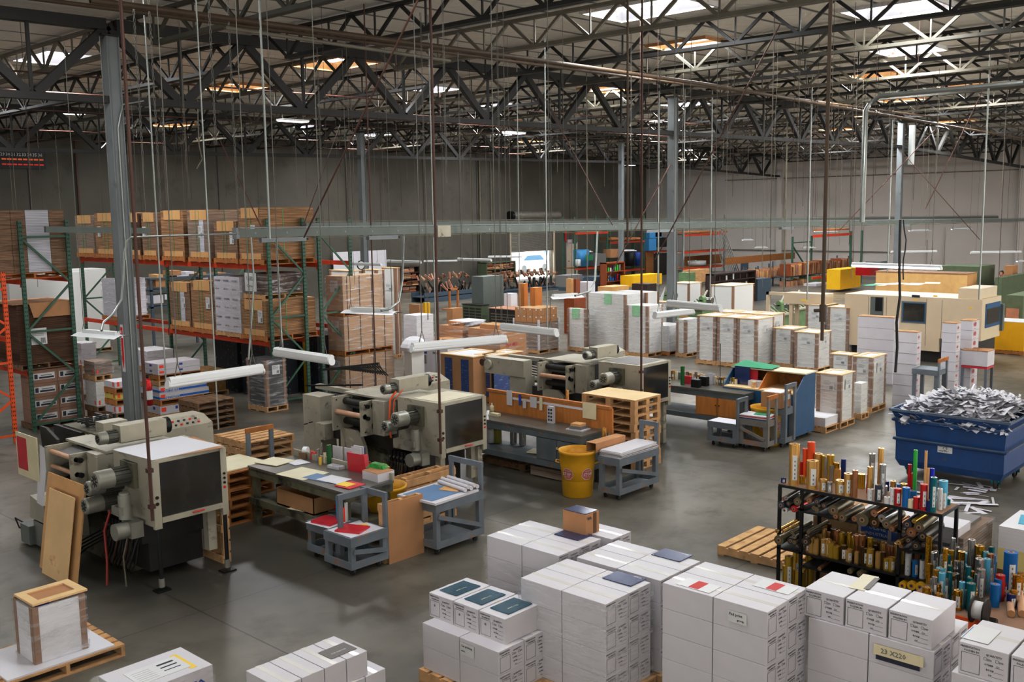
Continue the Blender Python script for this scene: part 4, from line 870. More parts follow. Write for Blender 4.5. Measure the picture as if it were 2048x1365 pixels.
def stop_decal(ang):
    mb = MB(); R = .258*1.02; n = 8; rad = .1; zc = .4; vs = [];
    def P(a, z): 
        rr = .31*(.8+(.86-.8)*(z/(.76*.55)))+.004 if z < .418 else .31*(.86+.06*(z-.418)/.0836)+.004
        return (rr*math.cos(a), rr*math.sin(a), z)
    for rr_, key, off in ((rad,'lamp_white',0),(rad*.92,'stop_red',.002)):
        vs = [P(ang+rr_*math.cos(math.pi/8+i*math.pi/4)/.26, zc+rr_*math.sin(math.pi/8+i*math.pi/4)) for i in range(8)]
        vs = [(v[0]*(1+off*4),v[1]*(1+off*4),v[2]) for v in vs]; c = P(ang,zc); c = (c[0]*(1+off*4)+.0*1,c[1]*(1+off*4),c[2])
        mb.add(vs+[c],[(i,(i+1)%8,8) for i in range(8)],key)
    u = Vector((-math.sin(ang),math.cos(ang),0)); c = Vector(P(ang,zc))*1.0; nrm = Vector((math.cos(ang),math.sin(ang),0)); o = c+nrm*.014
    mb.text('STOP', o-u*.083-Vector((0,0,.02)), u, (0,0,1), .066,'lamp_white',.001); mb.text('DO NOT', o-u*.04+Vector((0,0,.045)), u,(0,0,1),.026,'lamp_white',.001); mb.text('throw waste', o-u*.045-Vector((0,0,.045)), u,(0,0,1),.018,'lamp_white',.001)
    mb.build('stop_decal', can)
M('stop_red', (190,100,92), .5, var=.04)
vd = math.atan2(-cy,-cx)-.6; stop_decal(vd-.62); stop_decal(vd+.62)
bx,by = at(765,985,.66); make('bin', None, (bx+.05,by,0), .2, 'yellow trash can boxed in by pallets behind the small grey cart')
bx,by = at(1533,815,.74); make('bin', None, (bx,by,0), .9, 'yellow trash can between the long grey bench and the weathered cart')
# pallets on edge and cardboard sheet round the second bin
x,y = at(779,1130,0); t = thing('cardboard_sheet','upright brown fibreboard sheet standing behind the small grey cart','panel',(x,y,0)); MB().box(0,0,0,.62,.015,.83,'cardboard').build('panel', t)
def upright_pallet(label, x, y, w, h, rz=0, key='pallet_wood'):
    t = thing('pallet', label, 'pallet', (x,y,0), rz); mb = MB(); n = 6
    for i in range(n): mb.box(0,0,h/n*i,w,.018,h/n*(i+.78),key)
    mb.build('top_deck', t)
    for i in range(3): MB().box((w-.05)*i/2,.018,0,(w-.05)*i/2+.05,.11,h,key).build('stringer', t)
    for i in range(3): MB().box(0,.11,(h-.1)*i/2,w,.128,(h-.1)*i/2+.1,key).build('bottom_board', t)
upright_pallet('pale pallet standing on its edge just behind the brown fibreboard sheet', x-.02, y+.06, .7, .8)
upright_pallet('pallet standing on edge behind the yellow bin, in front of the middle press', 9.35, 10.75, 1.0, .78); upright_pallet('second pallet on edge behind the yellow bin, farther right', 9.1, 11.0, 1.2, .74)
upright_pallet('pallet standing on edge right of the nearest press legs', 6.95, 11.6, .5, .95, math.pi/2)
def pallets_stack(x, y, w, d, n, desc, key, h=.13, fnblock=False, z0=0):
    for k in range(n):
        j = .02; lab = f'{nth(n-1-k) if n-1-k else "top"} pallet of {desc}' if n-1-k else f'top pallet of {desc}'
        if fnblock: make(('bp',w,d,key), block_pallet_fn(w,d,h,key), (x+rnd.uniform(-j,j),y+rnd.uniform(-j,j),z0+k*(h+.001)), 0, (nth(n-1-k)+' from the top in '+desc) if n-1-k else lab, desc)
        else: pallet(x+rnd.uniform(-j,j), y+rnd.uniform(-j,j), w, d, (nth(n-1-k)+' from the top in '+desc) if n-1-k else lab, z=z0+k*(h+.001), key=key, h=h, group=desc)
x,y,w,d,h = fitt(1270,802,1152,1321,1.28); pallets_stack(x,y,.8,1.2,9,'the neat pale pallet stack beside the plywood back board','pallet_wood',.14,True)
MB().box(0,0,0,.8,1.2,.012,'plywood').thing('plywood_sheet','plywood sheet covering the neat pale pallet stack','board',(x,y,9*.141+.004))
x,y,w,d,h = fitt(585,828,522,600,1.0); pallets_stack(8.6,13.75,.9,1.0,8,'the orange-brown pallet stack left of the middle press','pallet_wood',.125)
pallets_stack(7.75,12.95,.8,.9,6,'the worn pallet stack at the left end of the cluttered bench','pallet_orange',.135)
sheet('board_sheet','stained white boards on the worn pallet stack','board',8.15,13.4,.82,.75,.8,'cream_sheet',.03,.02)
# lamp over-the-post cart at far left of bench
_,cH = cart('orange-topped grey cart with an upright frame left of the worn pallet stack',(497,1000,466,545,925),'-y',1.25,worn=True,zt=.62,w=.5,l=.7)
sheet('board_sheet','white boards lying on the cart with the upright frame','board',cH[0]+.25,cH[1]+.35,cH[4],.5,.68,'white_card',.02,.03)
# ---------------------------------------------------------------- small things on the cluttered bench (x 8.05-8.9, y 10.5-12.85, z .9)
zb = .901
def spot(px,py,z=.9): return at(px,py,z)
SC = [0]
def sh(px,py,w,d,key,label,rz=0,h=.003,z=.9,name='paper_sheet',cat='paper'):
    SC[0] += 1; x,y = at(px,py,z); z += .0007*SC[0]; return sheet(name,label,cat,x,y,z,w,d,key,rz,h)
sh(605,948,.5,.6,'cream_sheet','cream cutting sheet on the left half of the cluttered bench',.1); sh(643,957,.28,.5,'blue_sheet','slate blue card on the cluttered bench',.1); sh(668,960,.3,.42,'white_sheet','white page overlapping the slate blue card',.1,z=.904)
sh(700,972,.3,.3,'red_card','red folder with yellow papers at the near corner of the cluttered bench',.1,.01,name='folder',cat='folder'); sh(692,970,.18,.22,'yellow_sheet','yellow papers on the red folder',.1,.004,z=.912); sh(596,926,.26,.3,'white_sheet','white sheet beside the wooden tape dispenser',-.1)
sh(550,925,.4,.45,'cream_sheet','stack of speckled sheets at the left end of the cluttered bench',.2,.01)
def tape_dispenser(px,py,z,label,key='pallet_old'):
    x,y = at(px,py,z); t = thing('tape_dispenser',label,'tape dispenser',(x,y,z+.001),.5); MB().prism([(-.14,0),(.14,0),(.16,.08),(.05,.05),(-.05,.05),(-.13,.1)],-.06,.06,key,'Y').build('base', t); MB().cyl((0,-.035,.1),(0,.035,.1),.065,'tube_white',20).build('tape_roll', t)
tape_dispenser(612,915,.9,'wooden tape dispenser with a clear roll on the cluttered bench')
def bottle(px,py,z,r,h,key,label,name='bottle',cat='bottle',cap='white_card'):
    x,y = at(px,py,z); t = thing(name,label,cat,(x,y,z+.001)); MB().lathe([(0,0),(r,0),(r,h*.66),(r*.9,h*.74),(r*.35,h*.82),(r*.35,h*.9),(0,h*.9)],(0,0,0),key,16).build('bottle_body', t); MB().cyl((0,0,h*.9),(0,0,h),r*.42,cap,12).build('cap', t)
def roll(px,py,z,r,h,key,label,name='foil_roll',cat='roll',core='cardboard'):
    x,y = at(px,py,z); t = thing(name,label,cat,(x,y,z+.001)); MB().cyl((0,0,0),(0,0,h),r,key,18,capkey=key).build('foil_body', t); MB().cyl((0,0,h),(0,0,h+.003),r*.45,core,12).build('core', t)
M('roll_green',(24,98,44),.35,var=.04); roll(659,930,.9,.035,.3,'roll_green','tall dark green roll standing on the cluttered bench')
for k,(px,py,c,h) in enumerate(((637,925,'steel_bright',.2),(644,922,'steel_bright',.27),(650,927,'cream_sheet',.16),(641,930,'yellow_sheet',.12))): roll(px,py,.9,.022,h,c,('silver roll','taller silver roll','cream roll','short yellow roll')[k]+' in the cluster left of the dark green roll on the cluttered bench')
x,y = at(628,926); t = None
x,y = at(628,920,.9); MB().box(-.02,-.05,0,.02,.05,.12,'red_plastic').thing('red_packet','small bright red packet leaning by the rolls on the cluttered bench','packet',(x,y,zb),.3)
x,y = at(680,925,.9); 
for k in range(2): MB().box(-.006,-.1,0,.006,.1,.24-.02*k,'white_card').thing('leaflet','white leaflet standing on the cluttered bench, %s one' % ('left','right')[k],'leaflet',(x+.08*k,y-.18*k+.05,zb),.1)
x,y = at(672,938,.9); t = thing('parts_tray','white open tray on the cluttered bench below the leaflets','tray',(x,y,zb),.1); MB().box(-.06,-.13,0,.06,.13,.01,'white_card').box(-.06,-.13,0,-.05,.13,.05,'white_card').box(.05,-.13,0,.06,.13,.05,'white_card').box(-.06,-.13,0,.06,-.12,.05,'white_card').box(-.06,.12,0,.06,.13,.05,'white_card').build('tray_body', t)
x,y = at(718,944,.9); t = thing('red_bag','red gift bag holding white cards on the cluttered bench','bag',(x,y,zb),.1); MB().prism([(-.18,0),(.18,0),(.2,.27),(-.15,.27)],-.04,.04,'red_card','X').build('bag_body', t); MB().box(-.03,-.08,.1,-.01,.12,.36,'white_card').box(.0,-.1,.1,.02,.1,.38,'white_card').box(.02,-.12,.1,.03,.08,.37,'navy_card').build('cards', t)
x,y = at(757,958,.9); t = thing('white_box','white cardboard box at the right end of the cluttered bench','box',(x,y,zb),0); MB().box(-.15,-.17,0,.15,.17,.12,'white_card').build('box_body', t); MB().box(-.15,-.17,.12,.15,.17,.127,'cardboard').build('lid', t)
x,y = at(757,935,1.03); t = thing('snack_bag','green and orange snack bag lying on the white box','bag',(x,y,1.03),.2); MB().lathe([(0,0),(.08,.005),(.1,.03),(.06,.055),(0,.06)],(0,0,0),'green_bag',12).box(-.03,-.16,.01,.03,.16,.03,'green_bag').build('bag_body', t) if 'green_bag' in MATS else None
M('green_bag',(40,140,60),.3,var=.3,sc=20,dirt=(224,150,40),dsc=18,dth=.55)
MB().add([(-.08,-.15,0),(.08,-.15,0),(.08,.15,0),(-.08,.15,0),(-.05,-.1,.05),(.05,-.1,.05),(.05,.1,.06),(-.05,.1,.06)],[(0,1,2,3),(4,5,6,7),(0,1,5,4),(1,2,6,5),(2,3,7,6),(3,0,4,7)],'green_bag').build('bag_body', t)
x,y = at(740,940,.9); MB().cyl((0,0,0),(0,0,.11),.04,'red_card',14).cyl((0,0,.11),(0,0,.12),.042,'black_metal',14).thing('cup','red paper cup with a dark lid beside the white box','cup',(x-.02,y+.02,zb))
sh(648,1015,.4,.6,'ink_grey','grey folded board on the lower shelf of the cluttered bench',.5,.01,z=.42); sh(610,1018,.3,.4,'cream_sheet','cream cuttings on the lower shelf of the cluttered bench',.2,.006,z=.42)
x,y = at(640,1018,.42); MB().cyl((0,0,.04),(.12,-.08,.04),.035,'red_plastic',14).thing('red_roll','red foil roll lying on the lower shelf of the cluttered bench','roll',(x+.1,y-.2,.422))
# ---------------------------------------------------------------- on the grey-blue bench
tape_dispenser(1028,820,.9,'cream tape dispenser at the left end of the grey-blue bench','wood_frame')
bottle(984,828,.9,.04,.2,'cream_sheet','cloudy squeeze bottle at the far left of the grey-blue bench')
x,y = at(990,832,.9); MB().box(-.05,-.1,0,.05,.1,.05,'cream_sheet').thing('small_carton','small cream carton in front of the squeeze bottle','box',(x,y,zb))
for px,py,w,h,key,lab in ((1068,805,.16,.2,'white_card','white page pinned left of centre on the plywood back board'),(1050,808,.08,.16,'white_card','narrow white page on the plywood back board'),(1041,800,.06,.2,'ink_blue','purple strip pinned on the plywood back board'),(1020,796,.14,.28,'white_card','tall white page at the left end of the plywood back board'),(1083,808,.07,.24,'cream_sheet','cream swatch strip hanging on the plywood back board'),(1180,822,.3,.28,'cream_sheet','grey-green sheet leaning at the right end of the plywood back board')):
    y,z = atX(px,py,13.37); MB().box(-.004,-w/2,-h/2,0,w/2,h/2,key).thing('pinned_sheet',lab,'paper',(13.355,y,max(z,.9+h/2+.005)))
y,z = atX(1100,820,13.2); t = thing('foam_block','white perforated display block standing on the grey-blue bench','block',(13.2,y,zb)); MB().box(0,-.07,0,.06,.07,.3,'white_card').build('block', t); mb = MB()
for i in range(2):
    for j in range(4): mb.box(-.003,-.045+.055*i,.04+.06*j,0,-.01+.055*i,.075+.06*j,'ink')
mb.build('square_hole', t)
roll(1123,835,.9,.032,.3,'cardboard_light','brown roll with green top standing on the grey-blue bench',core='roll_green'); roll(1135,838,.9,.03,.52,'gold_foil','tall gold roll standing at the plywood back board') if 'gold_foil' in MATS else None
M('gold_foil',(226,184,108),.25,metal=.75,var=.15,sc=3,stretch=(1,1,.4)); M('gold_yellow',(214,176,62),.24,metal=.75,var=.2,sc=3,stretch=(1,1,.3)); M('copper_foil',(190,134,92),.25,metal=.8,var=.15); M('silver_foil',(178,180,180),.22,metal=.85,var=.15); M('bronze_dark',(84,62,34),.25,metal=.7,var=.3)
roll(1135,838,.9,.03,.52,'gold_foil','tall gold roll standing at the plywood back board'); roll(1146,840,.9,.028,.3,'copper_foil','shorter brown roll right of the tall gold one')
x,y = at(1172,836,.9); MB().box(0,-.17,0,.02,.17,.24,'cardboard_light',Matrix.Rotation(.3,4,'Y')).thing('cardboard_piece','torn tan cardboard leaning on the grey-blue bench','board',(x,y,zb))
for k,(px,py,w,d,h,key) in enumerate(((1160,862,.26,.34,.02,'white_card'),(1162,853,.2,.24,.05,'ink_grey'),(1158,846,.18,.2,.04,'cardboard_light'))):
    x,y = at(1160,862,.9); MB().box(-w/2,-d/2,0,w/2,d/2,h,key).thing('small_box',('white tray','grey box','tan box')[k]+' in the little stack at the near end of the grey-blue bench','box',(x+.05,y+.08,zb+(.0,.021,.072)[k]),.1)
bottle(1215,868,.74,.05,.01,'white_card','x') if False else None
for k,(px,key,h) in enumerate(((1208,'gold_foil',.36),(1212,'silver_foil',.28))):
    x,y = at(px,900-6*k,.62); roll(px+3*k,898-7*k,.62,.045-.01*k,h+.1*k,key,('gold','slimmer silver')[k]+' roll standing behind the long open carton')
for k,(px,key,lab) in enumerate(((982,'tube_white','white plastic jug on the shelf of the grey-blue bench'),(995,'jug_olive','jug of olive liquid on the shelf of the grey-blue bench'))):
    if key not in MATS: M('jug_olive',(150,146,60),.3,var=.1)
    bottle(px,885,.38,.08,.34,key,lab,name='jug',cat='jug')
for k,px in enumerate((1027,1045)): roll(px,888+3*k,.37,.062,.26+.04*k,'silver_foil',('left','right')[k]+' silver foil roll on the shelf of the grey-blue bench')
sh(1075,905,.3,.3,'cream_sheet','loose papers on the shelf of the grey-blue bench',.3,.02,z=.37)
MB().box(0,0,0,.5,.9,.16,'kraft_edges_grey').thing('flat_boards','bundle of flat cardboard under the grey-blue bench','cardboard',(12.85,10.55,.02))
pallet(12.95,11.7,.6,1.1,'dark pallet stored under the grey-blue bench',key='pallet_old')
# ---------------------------------------------------------------- on the long grey bench
zc = .9
for k in range(26):
    px = 1342+k*5.2; py = 770+k*.75; 
    if 1362 < px < 1373: continue
    x,y = at(px,py-14,zc); x = min(x,18.47); key = ['gold_yellow','cream_sheet','gold_foil','steel_bright'][k%4] if k > 12 else ['cream_sheet','silver_foil','gold_foil'][k%3]
    MB().cyl((0,0,0),(0,0,rnd.uniform(.14,.22)),.034,key,12,capkey='cardboard').box(-.036,-.02,.05,-.033,.02,.11,'lamp_white').thing('foil_roll','small labelled foil roll on the long grey bench, %s from its left end' % nth(k),'roll',(x,y,zc+.001),0,'foil rolls along the back of the long grey bench')
roll(1365,770,zc,.045,.4,'roll_green','tall green roll at the back of the long grey bench')
x,y = at(1376,768,zc); MB().box(-.03,-.08,0,.03,.08,.17,'red_card').thing('red_box','small red box beside the tall green roll','box',(x,y,zc+.001))
for k,(px,py,key) in enumerate(((1392,775,'black_metal'),(1408,772,'black_metal'),(1420,768,'white_card'))): x,y = at(px,py,zc); MB().box(-.06,-.09,0,.06,.09,.16+.03*k,key).box(-.05,-.08,.16+.03*k,.05,.08,.17+.03*k,'ink_grey').thing('desk_box',('left black box','right black box','white box with a blue corner')[k]+' among the foil rolls on the long grey bench','box',(x,y,zc+.001))
MB().cyl((0,0,0),(0,0,.9),.008,'wood_dark',6).thing('thin_rod','thin dark rod standing up from the long grey bench','rod',(*at(1440,772,zc),zc+.001))
# wedge of hanging conduits down to the presses
for (x,y,zl,lab) in ((5.72,11.27,.95,'nearest press'),(10.43,11.17,.9,'middle press'),(15.46,10.95,.95,'farthest press')):
    t = thing('drop_conduit','brown drop conduit running from the roof down to the '+lab,'conduit',(x-.04,y-.05,0)); MB().cyl((0,0,zl),(0,0,roofz(x)-.1),.02,'rusty_pipe',10).build('pipe', t)
    for z in (1.55,1.1): MB().box(-.035,-.035,z,.035,.035,z+.05,'rusty_pipe').build('pipe_clamp', t)
# ================================================================== BLACK SHELF OF FOIL ROLLS
ZS = 1.35
sx, sy = at(1885,1030,ZS); sL = at(1553,970,ZS)[1]-sy; sW = _solve(lambda t: proj(sx+t,sy,ZS)[0],1905,0,2)+.1
sW = max(.5, sW)
t = thing('metal_shelf','black metal shelf crowded with gold and coloured foil rolls','shelf',(sx,sy,0)); B = 'black_metal'
MB().box(0,0,ZS-.035,sW,sL,ZS-.004,B).box(.01,.01,ZS-.004,sW-.01,sL-.01,ZS,'board_brown').build('top_shelf', t)
y1 = atX(1606,979,sx)[0]-sy; y2 = atX(1803,1012,sx)[0]-sy
for yy in (0,y2,y1,sL-.03):
    for xx in (0,sW-.03): MB().box(xx,yy,0,xx+.035,yy+.035,ZS-.03,B).build('post', t)
za = atX(1606,1019,sx)[1]; zb2 = atX(1606,1106,sx)[1]; zc2 = atX(1606,1132,sx)[1]
for (a,b,z,nm) in ((y1,sL,za,'left_shelf'),(y2,y1,za-.02,'middle_shelf'),(0,sL,zb2,'lower_shelf'),(y2,y1,zc2,'bottom_shelf'),(0,y2,za-.22,'right_shelf')): MB().box(0,a,z-.025,sW,b,z,B).build(nm, t)
M('foil_orange',(226,86,30),.35,metal=.2,var=.1); M('foil_red',(190,34,38),.3,metal=.4,var=.1); M('foil_blue',(20,110,180),.3,metal=.3,var=.1); M('foil_navy',(24,44,110),.3,metal=.4,var=.1); M('foil_deep',(20,44,190),.3,metal=.2,var=.1); M('foil_green',(50,180,70),.35,metal=.1,var=.1); M('foil_teal',(20,120,130),.25,metal=.6,var=.2); M('foil_sky',(90,176,206),.35,metal=.2,var=.1); M('foil_grey',(70,76,86),.3,metal=.5,var=.1); M('foil_white',(206,206,206),.45,var=.05)
M('holo_gold',(214,160,40),.2,metal=.9,var=.6,sc=60,dirt=(120,190,80),dsc=70,dth=.6); M('holo_silver',(180,190,196),.18,metal=.9,var=.5,sc=8,stretch=(6,6,.4),dirt=(150,120,200),dsc=6,dth=.58); M('foil_olive',(112,104,80),.35,metal=.4,var=.15); M('foil_dark',(66,62,56),.35,metal=.4,var=.15)
def sroll(x, y, z, r, h, key, label, group=None, lab=False, rz=None):
    o = MB().cyl((0,0,0),(0,0,h),r,key,16,capkey=key).build('x'); COL.objects.unlink(o); me = o.data; bpy.data.objects.remove(o)
    t = thing('foil_roll', label, 'foil roll', (x,y,z+.001), rz if rz is not None else 0, group)
    for nm, m_ in (('foil_body', me), ('core', MB().cyl((0,0,h-.001),(0,0,h+.002),r*.5,'cardboard',12).cyl((0,0,h+.002),(0,0,h+.003),r*.25,'ink',10).mesh('core'))):
        c = bpy.data.objects.new(nm, m_); COL.objects.link(c); c.parent = t
    if lab:
        q = MB().add([(r*1.01*math.cos(a),r*1.01*math.sin(a),z_) for z_ in (h*.15,h*.75) for a in (3.3,3.6,3.9,4.2)],[(0,1,5,4),(1,2,6,5),(2,3,7,6)],'lamp_white')
        for k in range(max(2,int(h/.06))): zz = h*.2+k*.055; 
        for k in range(max(2,int(h*.6/.05))):
            zz = h*.18+k*.05; q.add([(r*1.02*math.cos(a),r*1.02*math.sin(a),z_) for z_ in (zz,zz+.022) for a in (3.62,3.82)],[(0,1,3,2)],'ink_grey')
        q.build('roll_label', t)
    return t
CN2 = {'gold_foil':'gold','gold_yellow':'yellow gold','copper_foil':'copper','silver_foil':'silver','foil_orange':'orange','foil_red':'red','foil_blue':'blue','foil_navy':'navy','foil_deep':'deep blue','foil_green':'green','foil_teal':'teal','foil_sky':'sky blue','foil_grey':'dark grey','foil_white':'white','cream_sheet':'cream','cardboard_light':'tan','bronze_dark':'bronze','holo_gold':'holographic gold','holo_silver':'holographic silver','foil_olive':'olive','foil_dark':'dark','pvc_blue':'light blue'}
TOP = [(145,525,475,55,'foil_navy',1),(240,560,100,115,'gold_foil',1),(330,455,290,50,'foil_red',0),(392,450,150,60,'foil_orange',0),(462,460,80,82,'foil_orange',0),(450,590,280,128,'gold_foil',1),(540,420,258,60,'copper_foil',0),(618,440,205,90,'gold_foil',0),(708,450,228,88,'gold_yellow',0),(792,440,220,80,'gold_yellow',0),(600,505,240,60,'silver_foil',0),(665,520,330,58,'silver_foil',0),
 (562,622,480,80,'gold_foil',1),(640,632,510,60,'silver_foil',1),(727,662,492,105,'gold_foil',1),(775,500,366,95,'gold_foil',0),(832,668,420,85,'gold_foil',1),(905,686,385,60,'copper_foil',0),(985,585,425,78,'gold_yellow',0),(855,410,310,55,'foil_grey',0),(920,420,305,60,'holo_gold',0),(1072,690,345,58,'gold_foil',0),(1066,640,430,60,'foil_red',0),(1140,560,205,60,'silver_foil',1),(1205,700,320,65,'silver_foil',1),(1280,550,145,58,'gold_foil',0),(1135,745,540,75,'foil_grey',1),
 (1066,722,585,58,'foil_white',1),(1230,700,550,66,'silver_foil',0),(1228,767,672,68,'foil_white',0),(1287,776,575,50,'foil_white',1),(1345,785,580,70,'foil_red',1),(1425,806,570,80,'foil_blue',0),(1398,640,535,70,'foil_blue',0),(1312,580,500,66,'foil_navy',0),(1530,690,605,95,'foil_blue',0),(1490,812,695,62,'cream_sheet',0),(1550,822,672,65,'foil_red',0),(1625,836,535,76,'foil_red',1),(1555,640,420,42,'foil_red',0),(1592,600,320,38,'foil_red',0),(1630,620,165,42,'foil_green',0),(1664,700,175,30,'cardboard_light',0),(1692,700,360,34,'cardboard_light',0),(1743,846,460,68,'foil_teal',1),(1836,640,365,48,'foil_deep',0),(1782,640,430,60,'foil_deep',0),(1860,772,495,92,'foil_sky',0),(1826,816,582,55,'foil_white',1),(1870,800,635,45,'foil_white',1),(1688,850,710,74,'foil_navy',0),(1925,762,695,36,'foil_teal',0),(1205,330,262,50,'foil_navy',0),(1490,620,530,70,'gold_yellow',0),(1450,560,500,60,'gold_foil',0),(340,530,445,80,'gold_yellow',0)]
TOP.sort()
for i,(cx_,by_,ty_,wd_,key,lb) in enumerate(TOP):
    px = 1540+cx_/5.39; x,y = at(px, 870+(by_-8)/5.39, ZS); D = proj(x,y,ZS)[2]; r = wd_/5.39/2/F*D
    x = min(max(x, sx+r), sx+sW-r+.05); y = min(max(y, sy+r*.6), sy+sL-r*.6); h = hgt(870+ty_/5.39, x, y)-ZS
    sroll(x,y,ZS,r,max(h,.06),key,f'{CN2[key]} foil roll standing on top of the black shelf, {nth(i)} from its left end','foil rolls on top of the black shelf',lb)
ROWS = [(185,680,24,'silver_foil'),(150,690,22,'copper_foil'),(130,755,40,'foil_grey'),(205,740,27,'foil_dark'),(160,815,30,'foil_white'),(300,720,42,'foil_olive'),(260,800,36,'foil_red'),(435,700,32,'copper_foil'),(520,715,32,'foil_grey'),(475,790,27,'foil_olive'),(515,805,28,'foil_olive'),(595,760,32,'foil_dark'),(545,762,22,'foil_dark'),(690,810,56,'foil_olive'),(720,875,27,'copper_foil'),(780,890,50,'foil_olive'),(1000,915,72,'foil_olive'),(915,905,30,'copper_foil'),(1135,840,38,'copper_foil'),(1140,940,56,'bronze_dark'),(1215,900,45,'silver_foil'),(1265,960,48,'foil_olive'),(1325,1005,32,'copper_foil'),(1485,965,46,'foil_grey'),(1558,930,25,'gold_yellow'),(1605,1000,54,'foil_olive'),(1535,1045,50,'copper_foil'),(1645,1098,52,'foil_dark'),(1455,1040,27,'foil_dark')]
LOW = [(75,285,22,'gold_foil'),(155,285,20,'gold_foil'),(110,375,54,'foil_olive'),(250,290,24,'foil_olive'),(260,345,26,'silver_foil'),(222,390,38,'foil_dark'),(265,405,24,'foil_olive'),(295,442,20,'foil_dark'),(425,290,22,'foil_olive'),(425,335,20,'foil_dark'),(385,400,46,'foil_dark'),(1400,400,28,'gold_foil'),(1420,442,22,'copper_foil'),(1495,380,36,'foil_dark'),(1580,440,46,'foil_dark'),(1665,430,30,'foil_dark'),(545,685,22,'copper_foil'),(1430,870,40,'yellow_bright'),(1530,870,48,'yellow_bright'),(1625,885,52,'yellow_bright'),(860,720,30,'foil_olive'),(980,740,35,'foil_olive')]
for i,(cx_,cy_,r_,key) in enumerate(sorted([(a,870+b/5.39,c,d) for a,b,c,d in ROWS]+[(a,1010+b/5.39,c,d) for a,b,c,d in LOW])):
    px = 1540+cx_/5.39; y,z = atX(px,cy_,sx-.02); r = r_/5.39/F*proj(sx,y,z)[2]
    t = thing('foil_roll', f'{CN2.get(key,"yellow")} roll lying end-on in the black shelf, {nth(i)} from the left', 'foil roll', (sx-.02-.04*rnd.random(),y,max(z,r+.004)), rnd.uniform(-.05,.05), 'foil rolls lying in the black shelf')
    MB().cyl((0,0,0),(sW-.03,0,rnd.uniform(-.0,.02)),r,key,20).build('foil_body', t); MB().cyl((-.004,0,0),(0,0,0),min(r*.45,.028),'cardboard',14).cyl((-.006,0,0),(-.004,0,0),min(r*.28,.017),'ink',12).build('core', t)
def many(items, lab, grp):
    "items (x, y, z, r, h, key, label?) named by their order along the shelf"
    for i,(x,y,z,r,h,key,lb) in enumerate(sorted(items, key=lambda q: proj(q[0],q[1],q[2])[0])): sroll(x,y,z,r,h,key,f'{CN2[key]} roll {lab}, {nth(i)} from the left',grp,lb,rnd.uniform(-.3,.2))
for row in range(3): many([(sx+.07+.15*row, sy+y1-.05-(y1-y2-.1)*(((i+.37*row)*.618)%1), zb2, rnd.uniform(.026,.045), rnd.uniform(.13,.24)+(0,.07,.05)[row], rnd.choice(['gold_foil','gold_foil','gold_yellow','gold_yellow','copper_foil','bronze_dark'] if row < 2 else ['bronze_dark','gold_foil','bronze_dark','gold_yellow']), row == 0 and i%2 == 0) for i in range(17)], ('in the front row','in the middle row','in the back row')[row]+' of the gold shelf','gold rolls on the middle shelf')
many([(sx+.07+.17*(i%2), sy+.05+(y2-.1)*((i*.618)%1), zb2, .032, rnd.uniform(.13,.26)+.08*(i%2), ['foil_white','foil_teal','foil_blue','copper_foil'][i%4], i%2 == 0) for i in range(12)],'in the near right bay of the black shelf','rolls in the near right bay')
many([(sx+.08+.15*(i%3), sy+y1+.06+(sL-y1-.12)*((i*.618)%1), 0, .05, rnd.uniform(.25,.5), 'gold_yellow', i%2 == 0) for i in range(9)],'standing on the floor in the left bay','gold rolls on the floor under the left bay')
many([(sx+.1, sy+y2+.1+.16*i, 0, .07, .38, 'gold_yellow', False) for i in range(5)],'standing thick on the floor under the middle bay','thick gold rolls on the floor under the middle bay')
M('panel_blue',(52,92,180),.5,var=0)
# box with printed panel and a wooden crate behind the shelf
y,z = atX(1722,1052,sx+sW+.06); t = thing('storage_box','white and blue printed box seen through the black shelf','box',(sx+sW+.08,sy+.02,0)); MB().box(0,0,0,.4,y1-.45,z+.18,'white_card').build('box_body', t)
X0_ = sx+sW+.08; ly = lambda px: atX(px,1060,X0_)[0]-sy-.02
MB().box(-.003,ly(1776),z-.12,0,ly(1722),z+.15,'panel_blue').box(-.003,ly(1806),z-.12,0,ly(1783),z+.15,'panel_blue').text('ULINE',(-.004,ly(1738),z-.02),(0,-1,0),(0,0,1),.075,'lamp_white',.001).text('INDUSTRIAL',(-.004,ly(1731),z-.09),(0,-1,0),(0,0,1),.052,'lamp_white',.001).text('UL',(-.004,ly(1793),z-.02),(0,-1,0),(0,0,1),.075,'lamp_white',.001).build('blue_panel', t)
t = thing('wooden_crate','pale plank crate behind the black shelf','crate',(sx+sW+.1,sy+y1-.4,0)); 
for k in range(6): MB().box(0,0,.02+.17*k,.6,.55,.17+.17*k,'pallet_wood').build('plank', t)
# ================================================================== TABLE OF HOLOGRAPHIC ROLLS, RIGHT EDGE
TZ = .72; tx, ty = at(1935,1232,TZ); 
t = thing('low_table','low wooden table with an orange edge under the holographic rolls','table',(tx-.05,ty-1.9,0)); MB().box(0,0,TZ-.03,1.3,2.5,TZ,'board_brown').build('table_top', t); MB().box(-.012,0,TZ-.12,0,2.5,TZ-.002,'rack_orange_post').build('orange_edge', t)
for a in (.02,1.2):
    for b in (.05,2.4): MB().box(a,b,0,a+.08,b+.08,TZ-.03,'wood_dark').build('leg', t)
def region(px0,px1,py0,py1,n,keys,hr,rr,grp,lab):
    its = []
    for i in range(n):
        px = px0+(px1-px0)*((i*.618+.1)%1); py = py0+(py1-py0)*((i*.7549+.2)%1); x,y = at(px,py,TZ); its.append((x,y,TZ,rnd.uniform(*rr),rnd.uniform(*hr)*(1.25-.5*((py-py0)/(py1-py0))),keys[i%len(keys)],i%3 != 2))
    many(its,lab,grp)
region(1852,1985,1150,1222,56,['holo_silver','holo_gold','foil_teal','holo_silver','foil_sky','holo_gold','silver_foil'],(.16,.4),(.026,.044),'holographic rolls on the low table','on the low table right of the black shelf')
